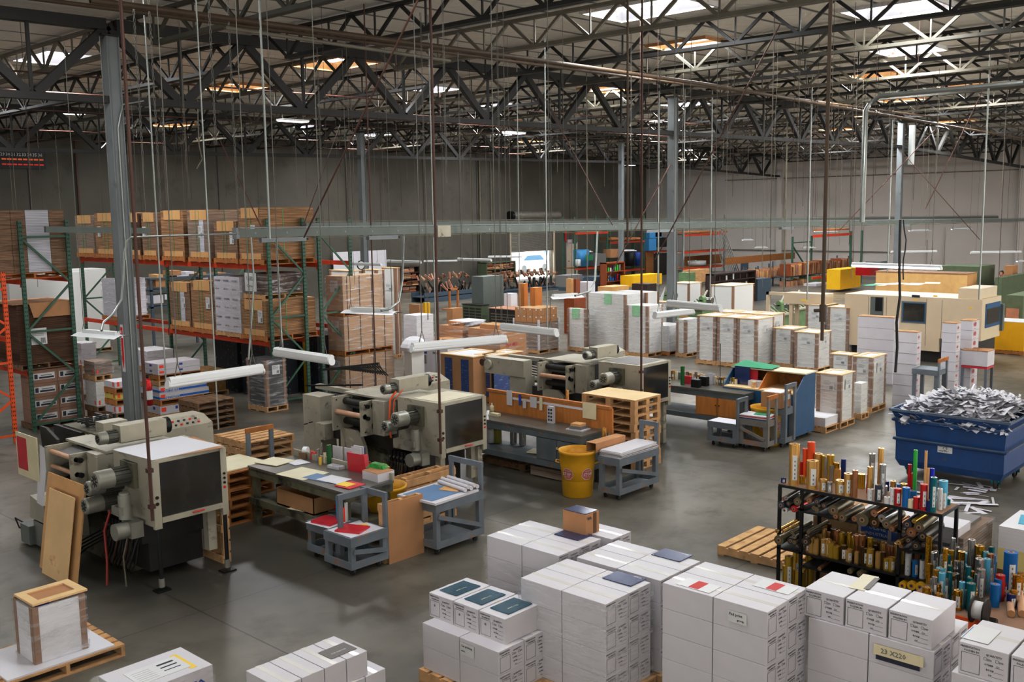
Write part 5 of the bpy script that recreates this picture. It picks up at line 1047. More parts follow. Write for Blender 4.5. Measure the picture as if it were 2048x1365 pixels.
region(1975,2046,1168,1215,12,['foil_blue','holo_gold','foil_red','copper_foil','foil_navy'],(.12,.34),(.025,.045),'coloured rolls at the right end of the low table','at the right end of the low table')
for k,(px,py,ty2,wd,key,lab) in enumerate(((1903,1165,1077,9,'holo_silver','tall holographic silver roll leaning by the shelf post'),(1940,1170,1080,14,'silver_foil','tall sparkling silver roll behind the low table cluster'),(1956,1172,1092,17,'holo_gold','tall sparkling gold roll behind the low table cluster'),(1887,1195,1098,10,'holo_gold','very tall slim gold roll with a white label strip next to the shelf'),(2018,1190,1105,26,'foil_blue','thick dark blue roll with a cream rag at the right edge'))):
    x,y = at(px,py,TZ); r = wd/2/F*proj(x,y,TZ)[2]; sroll(x,y,TZ,r,hgt(ty2,x,y)-TZ,key,lab,None,k > 2)
x,y = at(2030,1205,TZ)
for k in range(2):
    a,b = at(2022+22*k,1236,TZ); MB().cyl((0,0,.035),(.55,.18,.035),.035,'roller_tan',16,capkey='cardboard').thing('foil_roll',('left','right')[k]+' tan labelled roll lying at the front of the low table','foil roll',(a,b,TZ+.002))
x,y = at(1955,1213,TZ+.12); t = thing('wire_spool','black spool of white wire on an iron stand in front of the low table','wire spool',(x-.1,y-.05,TZ+.12))
MB().cyl((0,-.05,0),(0,.05,0),.085,'foil_white',22).build('wire', t); MB().cyl((0,-.065,0),(0,-.05,0),.125,'black_metal',24).cyl((0,.05,0),(0,.065,0),.125,'black_metal',24).build('flange', t)
MB().prism([(-.05,-.8),(.22,-.8),(.2,-.7),(.08,-.45),(.02,-.05),(-.04,-.02),(-.06,-.35)],-.16,-.1,'press_dark','Y').build('iron_stand', t)
# wrapped pallet and paper stacks behind the table
x,y,w_,d_,h_ = fitt(1927,1077,1896,1984,.95); t = thing('wrapped_load','film-wrapped cardboard load standing behind the holographic rolls','pallet load',(x,y,.14)); MB().box(0,0,0,1.0,.8,.8,'kraft_edges_grey').build('cartons', t); film(0,0,1.0,.8,0,.82,e=.02).build('stretch_film', t); MB().box(.1,.1,.8,.9,.7,.83,'ink_grey').build('top_board', t)
pallet(x-.03,y-.03,1.1,.9,'pallet under the film-wrapped cardboard load')
x,y = at(1998,1052,.95); t = thing('paper_stack','stack of white and yellow paper at the right edge behind the rolls','paper stack',(x,y-1.0,.14)); MB().box(0,0,.0,.8,1.0,.35,'cabinet_grey').box(0,0,.35,.8,1.0,.6,'yellow_pale').build('yellow_sheets', t) if 'yellow_pale' in MATS else None
M('yellow_pale',(222,206,140),.6,var=.06,stripe=20,samt=.1); MB().box(0,0,0,.8,1.0,.3,'cardboard_dark').build('lower_board', t); MB().box(0,0,.3,.8,1.0,.55,'yellow_pale').build('yellow_sheets', t); MB().box(0,0,.55,.8,1.0,.81,'paper_edges').build('white_sheets', t)
sheet('comic_sheet','white and turquoise printed sheet on the right edge paper stack','sheet',x+.45,y-.35,.95,.4,.5,'foil_sky',.2); pallet(x-.05,y-1.05,.95,1.1,'pallet under the white and yellow paper stack'); MB().box(0,0,0,.12,.25,.3,'wood_frame').thing('wood_block','pale wooden block beside the white and yellow paper stack','block',(x-.16,y-.25,.6)) if False else None
# ================================================================== BLUE DUMPSTER WITH PAPER SCRAP
x,y,w_,d_,h_ = fit(2006,966,1790,2100,868,.17); w_ = 1.35; h_ = 1.0; d_ = _solve(lambda q: proj(x,y+q,.17)[0],1790,0,4)
t = thing('dumpster','big blue wheeled scrap bin heaped with white paper trimmings','dumpster',(x,y,.0)); z0 = .17; DBK = 'dumpster_blue'
prof = [(.06,0),(0,.12),(-.0,.45),(-.04,.47),(-.04,.5),(0,.52),(-.02,.78),(-.06,.8),(-.06,.84),(-.02,.86),(-.08,h_)]
mb = MB(); n_ = len(prof); ins = .03
outer = lambda e, z: [(e,e,z),(w_-e,e,z),(w_-e,d_-e,z),(e,d_-e,z)]
vs = []; 
for a,z in prof: vs += outer(a,z0+z)
for a,z in reversed(prof): vs += outer(a+ins,z0+z+(.02 if z == 0 else 0))
m_ = len(vs)//4; fs = [(r_*4+k,r_*4+(k+1)%4,(r_+1)*4+(k+1)%4,(r_+1)*4+k) for r_ in range(m_-1) for k in range(4)]+[(0,1,2,3),(len(vs)-4,len(vs)-3,len(vs)-2,len(vs)-1)]
mb.add(vs,fs,DBK); mb.build('bin_body', t)
for zz in (.84,.5): MB().box(-.065,-.02,z0+zz,-.03,d_+.02,z0+zz+.02,'dumpster_edge').box(-.02,-.065,z0+zz,w_,-.03,z0+zz+.02,'dumpster_edge').build('rib_edge', t)
MB().box(-.1,-.1,z0+h_-.03,-.06,d_+.1,z0+h_+.01,'dumpster_edge').box(-.06,-.1,z0+h_-.03,w_+.08,-.06,z0+h_+.01,'dumpster_edge').box(-.06,d_+.06,z0+h_-.03,w_+.08,d_+.1,z0+h_+.01,'dumpster_edge').build('rim', t)
py_,pz_ = atX(1889,899,x-.03); py_ -= y; s = MB().box(-.012,py_-.12,pz_-.07,-.008,py_+.12,pz_+.07,'lamp_white'); s.text('RECYCLE',(-.013,py_+.1,pz_+.03),(0,-1,0),(0,0,1),.035,'ink',.001); s.text('PAPER ONLY',(-.013,py_+.1,pz_-.05),(0,-1,0),(0,0,1),.028,'ink',.001)
for k in range(3):
    a0 = k*2.094; P_ = [(-.014,py_+.032*math.cos(a0+q),pz_+.0+.026*math.sin(a0+q)) for q in (0,.7,1.4)]; s.tube(P_,.005,'ink',5)
s.build('recycling_sign', t)
for a,b in ((.15,.15),(.15,d_-.2),(w_-.2,.15),(w_-.2,d_-.2)):
    c = MB().box(a-.08,b-.06,.14,a+.08,b+.06,z0+.03,'foil_teal').bar((a,b-.05,.16),(a,b-.05,.09),.05,.01,'foil_teal').bar((a,b+.05,.16),(a,b+.05,.09),.05,.01,'foil_teal').build('caster', t)
    q = MB().lathe([(.085,-.02),(.1,-.02),(.1,.02),(.085,.02)],(0,0,0),'press_dark',20)
    for k in range(5): q.bar((0,0,0),(.09*math.cos(k*1.257),.09*math.sin(k*1.257),0),.014,.02,'press_dark')
    wv = q.build('wheel', c, (a,b,.1)); wv.rotation_euler = (math.pi/2,0,0)
mb = MB(); zt_ = z0+h_
for i in range(1500):
    u_,v_ = rnd.random(), rnd.random(); cx_ = u_*(w_+.04)-.04; cy_ = v_*(d_+.02); hill = zt_-.1+.42*max(0,(1-((u_-.6)/.62)**2))*max(0,(1-((v_-.35)/.72)**2)); 
    cz_ = hill-rnd.random()*.14; a_ = rnd.uniform(0,6.28); l_ = rnd.uniform(.05,.22) if u_ > .35 else rnd.uniform(.06,.16); wd_ = rnd.uniform(.008,.02) if (u_ > .5 and v_ < .6) else rnd.uniform(.02,.07)
    d = Vector((math.cos(a_),math.sin(a_),rnd.uniform(-.5,.7)))*l_; s_ = Vector((-math.sin(a_),math.cos(a_),rnd.uniform(-.4,.4)))*wd_; c = Vector((cx_,cy_,cz_)); mid = c+Vector((0,0,rnd.uniform(-.02,.03)))
    mb.add([c-d-s_,c-d+s_,mid+s_,c+d+s_,c+d-s_,mid-s_],[(0,1,2,5),(5,2,3,4)],'white_sheet')
g = MB(); N_ = 14
gv = []
for i in range(N_+1):
    for j in range(N_+1):
        u_,v_ = i/N_, j/N_; gv.append((u_*w_*.96+.02, v_*d_*.98+.01, zt_-.17+.4*max(0,(1-((u_-.6)/.62)**2))*max(0,(1-((v_-.35)/.72)**2))+.04*rnd.random()))
mb.add(gv,[(i*(N_+1)+j,(i+1)*(N_+1)+j,(i+1)*(N_+1)+j+1,i*(N_+1)+j+1) for i in range(N_) for j in range(N_)],'white_sheet')
o = mb.build('paper_scrap', None, (x,y,0)); tag(o,'heap of white paper trimmings filling the big blue dumpster','paper scrap',None,'stuff')
mb = MB()
for i in range(60):
    a,b = at(rnd.uniform(1790,1990),rnd.uniform(965,1030),0); a_ = rnd.uniform(0,6.28); l_ = rnd.uniform(.08,.3); d = Vector((math.cos(a_),math.sin(a_),0))*l_; s_ = Vector((-math.sin(a_),math.cos(a_),0))*rnd.uniform(.01,.05); c = Vector((a,b,.006+.0004*i))
    mb.add([c-d-s_,c-d+s_,c+d+s_,c+d-s_],[(0,1,2,3)],'white_sheet')
o = mb.build('floor_paper_scrap'); tag(o,'paper strips scattered on the floor under the blue dumpster','paper scrap',None,'stuff')
# ================================================================== WRAPPED BOARD STACKS AND KRAFT BUNDLES
M('cardboard_tan',(186,156,126),.7,var=.08,sc=3,coat=.2); M('yellow_print',(150,112,60),.7,var=.3,sc=10,dirt=(30,28,22),dsc=9,dth=.58); M('bag_white',(214,214,220),.3,var=.05,bump=.6)
def tag_sheet(t, face, a, z, w, h, key='lamp_white', off=0.):
    "printed label on the -X ('x') or -Y ('y') face"
    mb = MB()
    if face == 'x':
        mb.box(-.016-off,a-w/2,z-h/2,-.014-off,a+w/2,z+h/2,key); k = -.0165-off
        for i in range(4): mb.quad((k,a+w*.42,z+h*(.38-.1*i)),(k,a-w*(.1+.3*((i*.7)%1)),z+h*(.38-.1*i)),(k,a-w*(.1+.3*((i*.7)%1)),z+h*(.35-.1*i)),(k,a+w*.42,z+h*(.35-.1*i)),'ink_grey')
        for i in range(5): q = a-w*.1-w*.06*i; mb.quad((k,q,z-h*.42),(k,q-w*.035,z-h*.42),(k,q-w*.035,z-h*.1),(k,q,z-h*.1),'ink')
    else:
        mb.box(a-w/2,-.016-off,z-h/2,a+w/2,-.014-off,z+h/2,key); k = -.0165-off
        for i in range(4): mb.quad((a-w*.42,k,z+h*(.38-.1*i)),(a+w*.3,k,z+h*(.38-.1*i)),(a+w*.3,k,z+h*(.35-.1*i)),(a-w*.42,k,z+h*(.35-.1*i)),'ink_grey')
        for i in range(5): q = a+w*.1+w*.06*i; mb.quad((q,k,z-h*.42),(q+w*.035,k,z-h*.42),(q+w*.035,k,z-h*.1),(q,k,z-h*.1),'ink')
    return mb.build('label_sheet', t)
def bstack(label, x, y, z, W_, L_, h, corners=True, frame=True, labels='xy', body='paper_edges_grey', wrap=True, tagk=None, palk='pallet_wood', pal=True, plabel=None, corner='board_brown', group=None):
    "wrapped stack of board sheets on a pallet; z is the pallet's underside"
    zp = z
    if pal: pallet(x-.03,y-.03,W_+.06,L_+.06,plabel or ('pallet under the '+label)[:90],z=z,key=palk); zp = z+.132; h -= .132
    t = thing('board_stack', label, 'board stack', (x,y,zp), 0, group); MB().box(0,0,0,W_,L_,h,body).build('sheets', t)
    if corners:
        for (a,b) in ((0,0),(W_,0),(0,L_)):
            sx_ = 1 if a == 0 else -1; sy_ = 1 if b == 0 else -1; c = .075
            MB().box(min(a,a+sx_*c),min(b,b-sy_*.012),0,max(a,a+sx_*c),max(b,b-sy_*.012),h,corner).box(min(a,a-sx_*.012),min(b,b+sy_*c),0,max(a,a-sx_*.012),max(b,b+sy_*c),h,corner).build('corner_board', t)
    if frame:
        f_ = .1; q = MB(); q.box(-.02,-.02,h,W_+.02,f_,h+.02,'wood_frame').box(-.02,L_-f_,h,W_+.02,L_+.02,h+.02,'wood_frame').box(-.02,f_,h,f_,L_-f_,h+.02,'wood_frame').box(W_-f_,f_,h,W_+.02,L_-f_,h+.02,'wood_frame'); q.build('top_frame', t); MB().box(f_,f_,h,W_-f_,L_-f_,h+.008,'white_sheet').build('top_sheet', t)
    if 'x' in labels: tag_sheet(t,'x',L_*.5,h*.78,min(.3,L_*.5),.22)
    if 'y' in labels: tag_sheet(t,'y',W_*.5,h*.78,min(.26,W_*.4),.22)
    if tagk: MB().box(-.016,L_*.35,h-.34,-.013,L_*.35+.3,h+.002,tagk).box(-.016,L_*.35,h,.2,L_*.35+.3,h+.003,tagk).build('green_tag', t)
    if wrap: film(0,0,W_,L_,0,h,e=.022).build('stretch_film', t)
    return t
def bs(label, a, labels='xy', **kw):
    x,y,W_,L_,h = fit(*a,0.); return bstack(label,x,y,0,W_,L_,h,labels=labels,**kw),(x,y,W_,L_,h)
_,q1 = bs('tall wrapped board stack with label, right one of the front row of three',(1512,740,1474,1546,640))
x,y,W_,L_,h = q1
bstack('tall wrapped board stack with label, middle one of the front row of three',x+.02,y+L_+.06,0,W_,L_,h); bstack('tall wrapped board stack with label, left one of the front row of three',x,y+2*(L_+.06),0,W_,L_,h)
for k in range(3): bstack('white board stack in the second row behind the front row of three, %s from the right' % nth(k),x+W_+.12,y+.15+k*(L_+.06),0,W_*.8,L_,h+.02,labels='' if k else 'y',wrap=False)
bs('grey wrapped stack with a label just right of the front row of three',(1585,738,1546,1611,660),labels='x')
bs('wrapped stack with brown corner boards standing right behind the blue sloped cabinet',(1633.5,747,1588.6,1660,668))
_,q5 = bs('tall shiny wrapped stack standing on a lower stack beside the white cartons',(1695,712,1654,1718.7,617)); 
x,y,W_,L_,h = q5; bstack('tall wrapped stack with label behind the blue cabinet, left of the shiny one',x+.1,y+L_+.15,0,W_,L_*.95,h+.03,labels='x')
bs('lower wrapped stack between the tall shiny stack and the near one',(1700,772,1660,1716,712),labels='x'); _,q8 = bs('near wrapped stack with wooden top frame, in front of the big white cartons',(1741,827,1704,1768.8,717)); _,q9 = bs('low wrapped stack right of the blue sloped cabinet, nearest of the right group',(1679,858,1632,1705.5,752))
bs('small bright white stack between the two nearest wrapped stacks',(1721,840,1705,1733,768),labels='',corners=False,frame=False)
x,y = at(1655,862,0); pallet(x-.3,y-.1,1.0,.8,'pallet with white sheets on the floor right of the blue cabinet'); MB().box(0,0,0,.9,.7,.18,'paper_edges').thing('paper_stack','low white paper pile on the floor pallet right of the blue cabinet','paper stack',(x-.27,y-.07,.133))
_,qA = bs('very tall grey wrapped stack with green tags, the biggest of the green-tagged group',(1251,708,1174,1284,590),labels='',tagk='green_tag',frame=False,palk='pallet_orange')
x,y,W_,L_,h = qA; bstack('white stack behind the very tall green-tagged one',x+W_+.1,y-.1,0,.7,L_*.8,h,labels='',wrap=False,frame=False)
bs('lower green-tagged wrapped stack at the left of the green-tagged group',(1172,705,1136,1178,619),labels='',tagk='green_tag',frame=False)
bs('green-tagged wrapped stack in front, left of the short stack on the orange pallet',(1295,716,1253,1325,613),labels='',tagk='green_tag',frame=False)
bs('short shiny wrapped stack on an orange pallet',(1338,712,1297,1369.5,653),labels='',frame=False,corners=True,corner='white_card',palk='pallet_orange')
def bst(label, a, zt, **kw):
    x,y,W_,L_,h = fitt(*a[:4],zt); return bstack(label,x,y,0,W_,L_,h,**kw),(x,y,W_,L_,h)
bst('light grey stack with a green strap in front of the second column',(1378,568,1343,1403,1.5),1.5,labels='',wrap=False); bst('wide light stack with brown board top in front of the dark bookcase',(1467,573,1420,1508,1.5),1.5,labels='',wrap=False)
bst('low white stack left of the light grey strapped stack',(1340,606,1310,1352,1.35),1.35,labels='',wrap=True); bst('pale wrapped stack between the short stack and the strapped one',(1372,640,1353,1397,1.2),1.2,labels='',frame=False)
# big white carton blanks with red print
def blanks(label, px, left, right, top, zt, rows, red='y', zb_=0.):
    x,y,W_,L_,h = fitt(px,top,left,right,zt); t = thing('carton_blanks', label, 'carton stack', (x,y,0)); MB().box(0,0,0,W_,L_,h,'white_card').build('boxes', t); MB().box(-.005,-.005,h,W_+.005,L_+.005,h+.015,'cardboard').build('top_flap', t)
    for k in range(rows):
        z0_ = h*k/rows; MB().box(-.003,-.003,z0_,W_*.98,L_*.98,z0_+.005,'ink_grey').build('seam', t); m2 = MB(); w2 = W_ if red == 'y' else L_; s_ = min(w2*.16,.09)
        o_ = (W_*.15,-.004,z0_+h/rows*.5) if red == 'y' else (-.004,L_*.85,z0_+h/rows*.5); u_ = (1,0,0) if red == 'y' else (0,-1,0)
        m2.text('(@)',o_,u_,(0,0,1),s_*1.6,'ink_red',.001).text('~~~~~',(o_[0],o_[1],o_[2]-s_*1.2),u_,(0,0,1),s_*.8,'ink_red',.001).build('red_print', t)
blanks('widest pair of white carton stacks with brown tops beside the tall shiny stack',1788.6,1716,1799,637,1.75,6); blanks('white carton stack stepping down in front of the widest pair',1834.7,1789,1843,666,1.75,7); blanks('narrow tall white carton stack left of the red-printed column',1913.8,1884.8,1922,648,1.85,8)
blanks('tall leaning column of white cartons with red prints',1945.5,1921,1959,643,1.85,8)
t = thing('white_carton','open white carton on the little red and grey stand','box',(*at(1975,722,.95),.8)); MB().box(0,0,0,.5,.6,.36,'white_card').build('box_body', t); MB().box(-.01,-.01,.36,.51,.61,.38,'cardboard').build('flaps', t)
x_,y_ = t.location[0],t.location[1]; t = thing('stool_stand','grey stand with red top under the open white carton','stand',(x_,y_,0)); MB().box(0,0,.74,.5,.6,.79,'red_card').build('top', t)
for a in (0,.44):
    for b in (0,.54): MB().box(a,b,0,a+.06,b+.06,.74,'cart_paint').build('leg', t)
_,cI = cart('grey cart with a wooden bar standing between the white carton stacks',(1872,822,1847,1884,742),'-y',1.25,worn=True,brace='',w=.55,l=.55)
# brown-sheet loads stacked three high beside the rack
x,y,W_,L_,h = fit(693,793,655,808,553); L_ = .68; hh = h/3
for k in range(3):
    W2 = 1.62 if k < 2 else 1.3
    pallet(x-.02,y-.02,W2,L_,('lowest','middle','top')[k]+' pallet under the loads of brown sheets beside the green rack',z=k*hh,key='pallet_orange')
    t = thing('sheet_load',('lowest','middle','top')[k]+' load of brown sheets with dark straps, stacked beside the green rack','pallet load',(x,y,k*hh+.132)); MB().box(0,0,0,W2,L_,hh-.14,'cardboard_tan').build('sheets', t)
    for j in range(4): MB().box(.12+j*.4,-.008,0,.14+j*.4,0,hh-.14,'wood_dark').build('strap', t)
    tag_sheet(t,'x',L_*.5,hh*.6,.3,.3); film(0,0,W2,L_,0,hh-.14,e=.02).build('stretch_film', t)
for k,(px,l,r,ty_) in enumerate(((700,655,722,543),(752,724,768,541),(790,761,799,537))):
    x,y,W_,L_,h = fitt(px,ty_+0,l,r,2.9)
    bstack(('left','middle','right')[k]+' white wrapped stack behind the brown sheet loads',x,y,0,min(W_,.9),L_*.9,h,labels='x' if k == 2 else '',frame=True,wrap=False)
# paper stack on pallets, bag bin, printed carton, navy banded loads
_,q13 = bst('white stack of loose sheets standing on a lower white carton stack',(833,632,807,866,1.75),1.75,labels='',frame=False,corners=False,body='paper_edges',palk='pallet_wood')
x,y,W_,L_,h = fitt(823,700,808,848,1.05); t = thing('bag_carton','grey carton with a white plastic bag bulging from its top','box',(x,y,.14)); MB().box(0,0,0,W_,L_,.85,'paper_edges_grey').build('carton_body', t)
q = MB(); q.lathe([(0,.0),(.34,.02),(.38,.12),(.33,.22),(.24,.32),(.14,.38),(0,.4)],(W_*.5,L_*.5,.84),'bag_white',9,False); q.build('plastic_bag', t); pallet(x,y,W_+.05,L_+.05,'pallet under the carton with the plastic bag')
x,y,W_,L_,h = fitt(895,696,836,914,1.05); t = thing('printed_carton','large white carton with small blue and green print beside the plastic bag','box',(x,y,.14)); MB().box(0,0,0,.6,L_,.9,'white_card').build('carton_body', t); MB().box(-.004,L_*.7,.68,0,L_*.9,.75,'ink_blue').box(-.004,L_*.3,.7,0,L_*.5,.76,'ink_grey').box(-.004,L_*.72,.4,0,L_*.88,.64,'ink_grey').build('print', t); pallet(x,y,.7,L_+.05,'pallet under the large white printed carton')
for k,(px,l,r,ty_) in enumerate(((946,881,950,716),(984,950,1049,714))):
    x,y,W_,L_,h = fitt(px,ty_,l,r,1.15); W_ = 1.1
    o = bstack(('left','right')[k]+' kraft cornered load with navy shiny bands, behind the middle press',x,y,0,W_,L_,h,labels='',corners=False,body='cardboard',palk='pallet_orange',wrap=False)
    m2 = MB()
    for j in range(2 if k == 0 else 1): m2.box(-.014,L_*(.14+.5*j),.02,0,L_*(.36+.5*j),.95,'navy_band')
    m2.build('film_band', o)
    if k: MB().box(.04,-.014,0,W_,0,.95,'navy_band').build('film_side', o)
# tier of small brown cartons on a wrapped load with white posts
x,y,W_,L_,h = fit(1078,709,1029,1117,655); h = 1.0; t = thing('wrapped_load','grey film-wrapped carton load with white corner posts under the small brown cartons','pallet load',(x,y,.132)); MB().box(0,0,0,W_,L_,h-.13,'kraft_edges_grey').build('cartons', t)
for (a,b) in ((0,0),(W_,0),(0,L_)): MB().box(a-.03,b-.03,0,a+.03,b+.03,h-.0,'white_card').build('corner_post', t)
film(0,0,W_,L_,0,h-.13,e=.03).build('stretch_film', t); pallet(x,y,W_,L_,'pallet under the grey load with white corner posts')
def bcartons(x,y,z,nx,ny,nl,w,d,h,desc,key='cardboard',skip=lambda i,j,l:False):
    n = 0
    for l in range(nl):
        for i in range(nx):
            for j in range(ny):
                if (i > 0 and j > 0 and l < nl-1) or skip(i,j,l): continue
                def f():
                    t = thing('cardboard_carton','','box'); MB().box(.004,.004,0,w-.006,d-.006,h-.004,key).build('box_body', t); MB().box(.0,d*.3,h*.72,.003,d*.5,h*.9,'lamp_white').box(w*.3,.0,h*.72,w*.5,.003,h*.9,'lamp_white').build('white_label', t); return t
                make(('bc',round(w,2),round(d,2),round(h,2),key), f, (x+i*w,y+j*d,z+l*h), 0, f'brown carton, {nth(n)} of {desc}', desc); n += 1
bcartons(x+.02,y+.02,.132+h-.12,3,4,2,(W_-.04)/3,(L_-.04)/4,.24,'the two neat tiers of small brown cartons',skip=lambda i,j,l: l == 1 and i == 2 and j == 3)
# messy wrapped carton loads behind the white printed carton
for k,(px,l,r,ty_,zt_) in enumerate(((925,878,1000,655,1.25),(1000,930,1052,662,1.25),(900,870,930,690,.95))):
    x,y,W_,L_,h = fitt(px,ty_,l,r,zt_); W_ = min(W_,1.3); L_ = min(L_,1.3)
    t = thing('wrapped_load','messy film-wrapped brown carton load behind the middle press, %s by height' % nth(k),'pallet load',(x,y,.132),.0,None); MB().box(0,0,0,W_,L_,h-.13,'cardboard').box(.1,.15,h-.13,W_*.6,L_*.7,h-.0,'cardboard').build('cartons', t); film(0,0,W_,L_,0,h-.12,e=.04).build('stretch_film', t)
    MB().text('FRAGILE',(W_*.2,-.005,h*.5),(1,0,0),(0,0,1),.14,'ink_red').build('red_print', t); pallet(x,y,W_,L_,'pallet under the %s messy wrapped carton load' % nth(k))
x,y,W_,L_,h = fitt(893,680,871,930,.95); bcartons(x,y,.0+.0,2,3,3,.4,.36,.31,'the loose brown cartons in front of the messy loads',skip=lambda i,j,l: l == 2 and j == 2)
x,y = at(935,640,1.4); t = thing('paper_pile','untidy heap of white sheets on the rear messy load','paper pile',(x,y,1.26)); 
for k in range(7): MB().box(-.4,-.4,.02*k,.4,.4,.02*k+.015,'white_sheet',Matrix.Rotation(.25*k,4,'Z')).build('loose_sheet', t)
# ================================================================== PALLET RACKS
def rack_frame(t, x, y, w, zt, key, n=5, post=.08):
    fr = MB()
    for xx in (x,x+w-post):
        fr.box(xx,y,0,xx+post,y+.06,zt,key)
    o = fr.build('upright_frame', t); h = MB()
    for xx in (x,x+w-post):
        for k in range(int(zt/.09)): h.box(xx+.015,y-.003,.1+.09*k,xx+.03,y+.0,.135+.09*k,'wall_joint'); h.box(xx+post-.03,y-.003,.1+.09*k,xx+post-.015,y+.0,.135+.09*k,'wall_joint'); h.box(xx-.003,y+.02,.1+.09*k,xx,y+.035,.135+.09*k,'wall_joint')
    h.build('punched_slot', o); m2 = MB()
    zs = [zt-.35-(zt-.5)*i/(n-1) for i in range(n)]
    for i,z in enumerate(zs):
        if i % 2 == 0: m2.bar((x+post,y+.03,z),(x+w-post,y+.03,z),.03,.045,key)
        if i < n-1: m2.bar((x+post,y+.03,z-.05),(x+w-post,y+.03,zs[i+1]+.05),.03,.045,key) if i%2 == 0 else m2.bar((x+w-post,y+.03,z-.05),(x+post,y+.03,zs[i+1]+.05),.03,.045,key)
    m2.build('frame_brace', o)
def rack(label, x, w, ys, zt, beams, key='rack_green', bkey='rack_orange', name='pallet_rack'):
    t = thing(name, label, 'rack', (0,0,0)); 
    for y in ys: rack_frame(t,x,y,w,zt,key)
    for z in beams:
        for a,b in zip(ys, ys[1:]):
            for xx in (x-.01,x+w-.04):
                o = MB().box(xx,a+.06,z-.11,xx+.05,b,z,bkey).build('beam', t); MB().box(xx-.006,a+.06,z-.17,xx+.056,a+.085,z+.02,bkey).box(xx-.006,b-.025,z-.17,xx+.056,b,z+.02,bkey).build('beam_connector', o)
    return t
rack('long green pallet rack with orange beams in front of the grey wall, loaded with brown bundles',13.56,1.08,[20.33,25.15,30.3],4.55,[3.44,1.6])
rack('second green rack back to back with the long loaded one, seen beside the brown sheet loads',15.02,1.05,[20.33,25.15],4.54,[3.44,1.75])
rack('green pallet rack at the left edge with orange beams and a tall striped bundle on top',8.62,1.08,[22.15,27.0],4.58,[3.33,1.35])
t = rack('bright orange rack frame cut by the left edge of the scene',6.98,1.05,[21.45,24.3],3.55,[2.2],'rack_orange_post','rack_orange')
KE = ['kraft_edges','kraft_edges_warm','kraft_edges_dark','kraft_edges_grey','white_edges']
def bundle(label, x, y, z, W_, L_, h, key, flap=True, white=0, tagx=None, palk='pallet_orange', pal=True, lab=None):
    if pal: pallet(x-.02,y-.02,W_+.04,L_+.04,'pallet under the '+label,z=z,key=palk); z += .132; h -= .132
    t = thing('box_bundle', label, 'bundle', (x,y,z)); MB().box(0,0,0,W_,L_,h,key).build('flat_boxes', t)
    if flap: MB().box(-.012,L_*.1,h-.24,-.004,L_*.85,h,'cardboard_light').box(-.012,L_*.1,h,W_,L_*.85,h+.008,'cardboard_light').build('top_flap', t); MB().box(-.014,L_*.05,0,-.004,L_*.9,.14,'cardboard_light').build('bottom_flap', t)
    for k in range(white): a = L_*(.25+.4*k); MB().box(-.01,a,0,-.002,a+L_*.22,h,'white_edges').build('white_bundle_edge', t) if key != 'striped' else None
    MB().box(-.016,L_*.45,0,-.01,L_*.46,h,'strap_green').box(-.016,L_*.6,0,-.01,L_*.61,h,'strap_green').box(W_*.4,-.008,0,W_*.41,0,h,'strap_green').build('strap', t)
    if lab is not None: tag_sheet(t,'x',L_*lab,h*.55,.2,.3)
    return t
X2 = 13.5
for i,(l,n_,ty_,key,wh,lab,nm) in enumerate(((152,188,431,'kraft_edges_grey',0,None,'grey-brown bundle with a buff card, leftmost on the upper rack level'),(191,237,426,'kraft_edges_warm',0,.8,'warm brown bundle beside the steel column on the upper rack level'),(246,281,427,'kraft_edges_dark',0,None,'dark brown bundle just right of the steel column on the upper rack level'),(284,313,426,'kraft_edges',0,.8,'brown bundle with a big buff card near the middle of the upper rack level'),(323,368,421,'kraft_edges_warm',0,None,'bright tan bundle with a large buff flap on the upper rack level'),(376,420,421,'kraft_edges_grey',1,.4,'grey-brown bundle with white inserts on the upper rack level'),(428,474,443,'kraft_edges',0,.2,'lower bundle in front of the white striped one on the upper rack level'))):
    y0 = atX(n_,480,X2)[0]; y1_ = atX(l,480,X2)[0]; bundle(nm,X2,y0,3.45,1.1,y1_-y0-.02,hgt(ty_,X2,y0)-3.45,key,True,wh,lab=lab)
y0 = 20.45; y1_ = atX(478,480,X2)[0]; bundle('tallest tan bundle with a wide buff lid at the near end of the upper rack level',X2,y0,3.45,1.5,y1_-y0,hgt(416,X2,y0)-3.45,'kraft_edges_warm',True,0,lab=.35)
for i,(l,n_,ty_,key,nm,lab) in enumerate(((341,382,567,'kraft_edges','brown bundle with white patches on the lower rack level',.3),(384,427,564,'kraft_edges_warm','tan bundle with a folded card on the lower rack level',.2))):
    y0 = atX(n_,640,X2)[0]; y1_ = atX(l,640,X2)[0]; bundle(nm,X2,y0,1.61,1.1,y1_-y0-.02,hgt(ty_,X2,y0)-1.61,key,True,1 if i == 0 else 0,lab=lab)
y0 = atX(482,640,X2)[0]; y1_ = atX(430,640,X2)[0]; h = hgt(556,X2,y0)-1.61
pallet(X2,y0,1.1,y1_-y0,'pallet under the wrapped white printed cartons in the rack',z=1.61); t = thing('wrapped_load','film-wrapped white printed cartons on the lower rack level','pallet load',(X2,y0,1.742)); MB().box(0,0,0,1.05,y1_-y0-.05,h-.13,'white_card').build('cartons', t); m2 = MB()
Lw = y1_-y0-.05
for i in range(3):
    for j in range(3): m2.text('FOLDERS',(-.004,Lw-.05-i*Lw/3,(h-.13)*(j+.75)/3),(0,-1,0),(0,0,1),.06,'ink',.001); m2.text('250  300',(-.004,Lw-.05-i*Lw/3,(h-.13)*(j+.3)/3),(0,-1,0),(0,0,1),.05,'ink',.001)
m2.build('print', t); film(0,0,1.05,Lw,0,h-.13,e=.02).build('stretch_film', t)
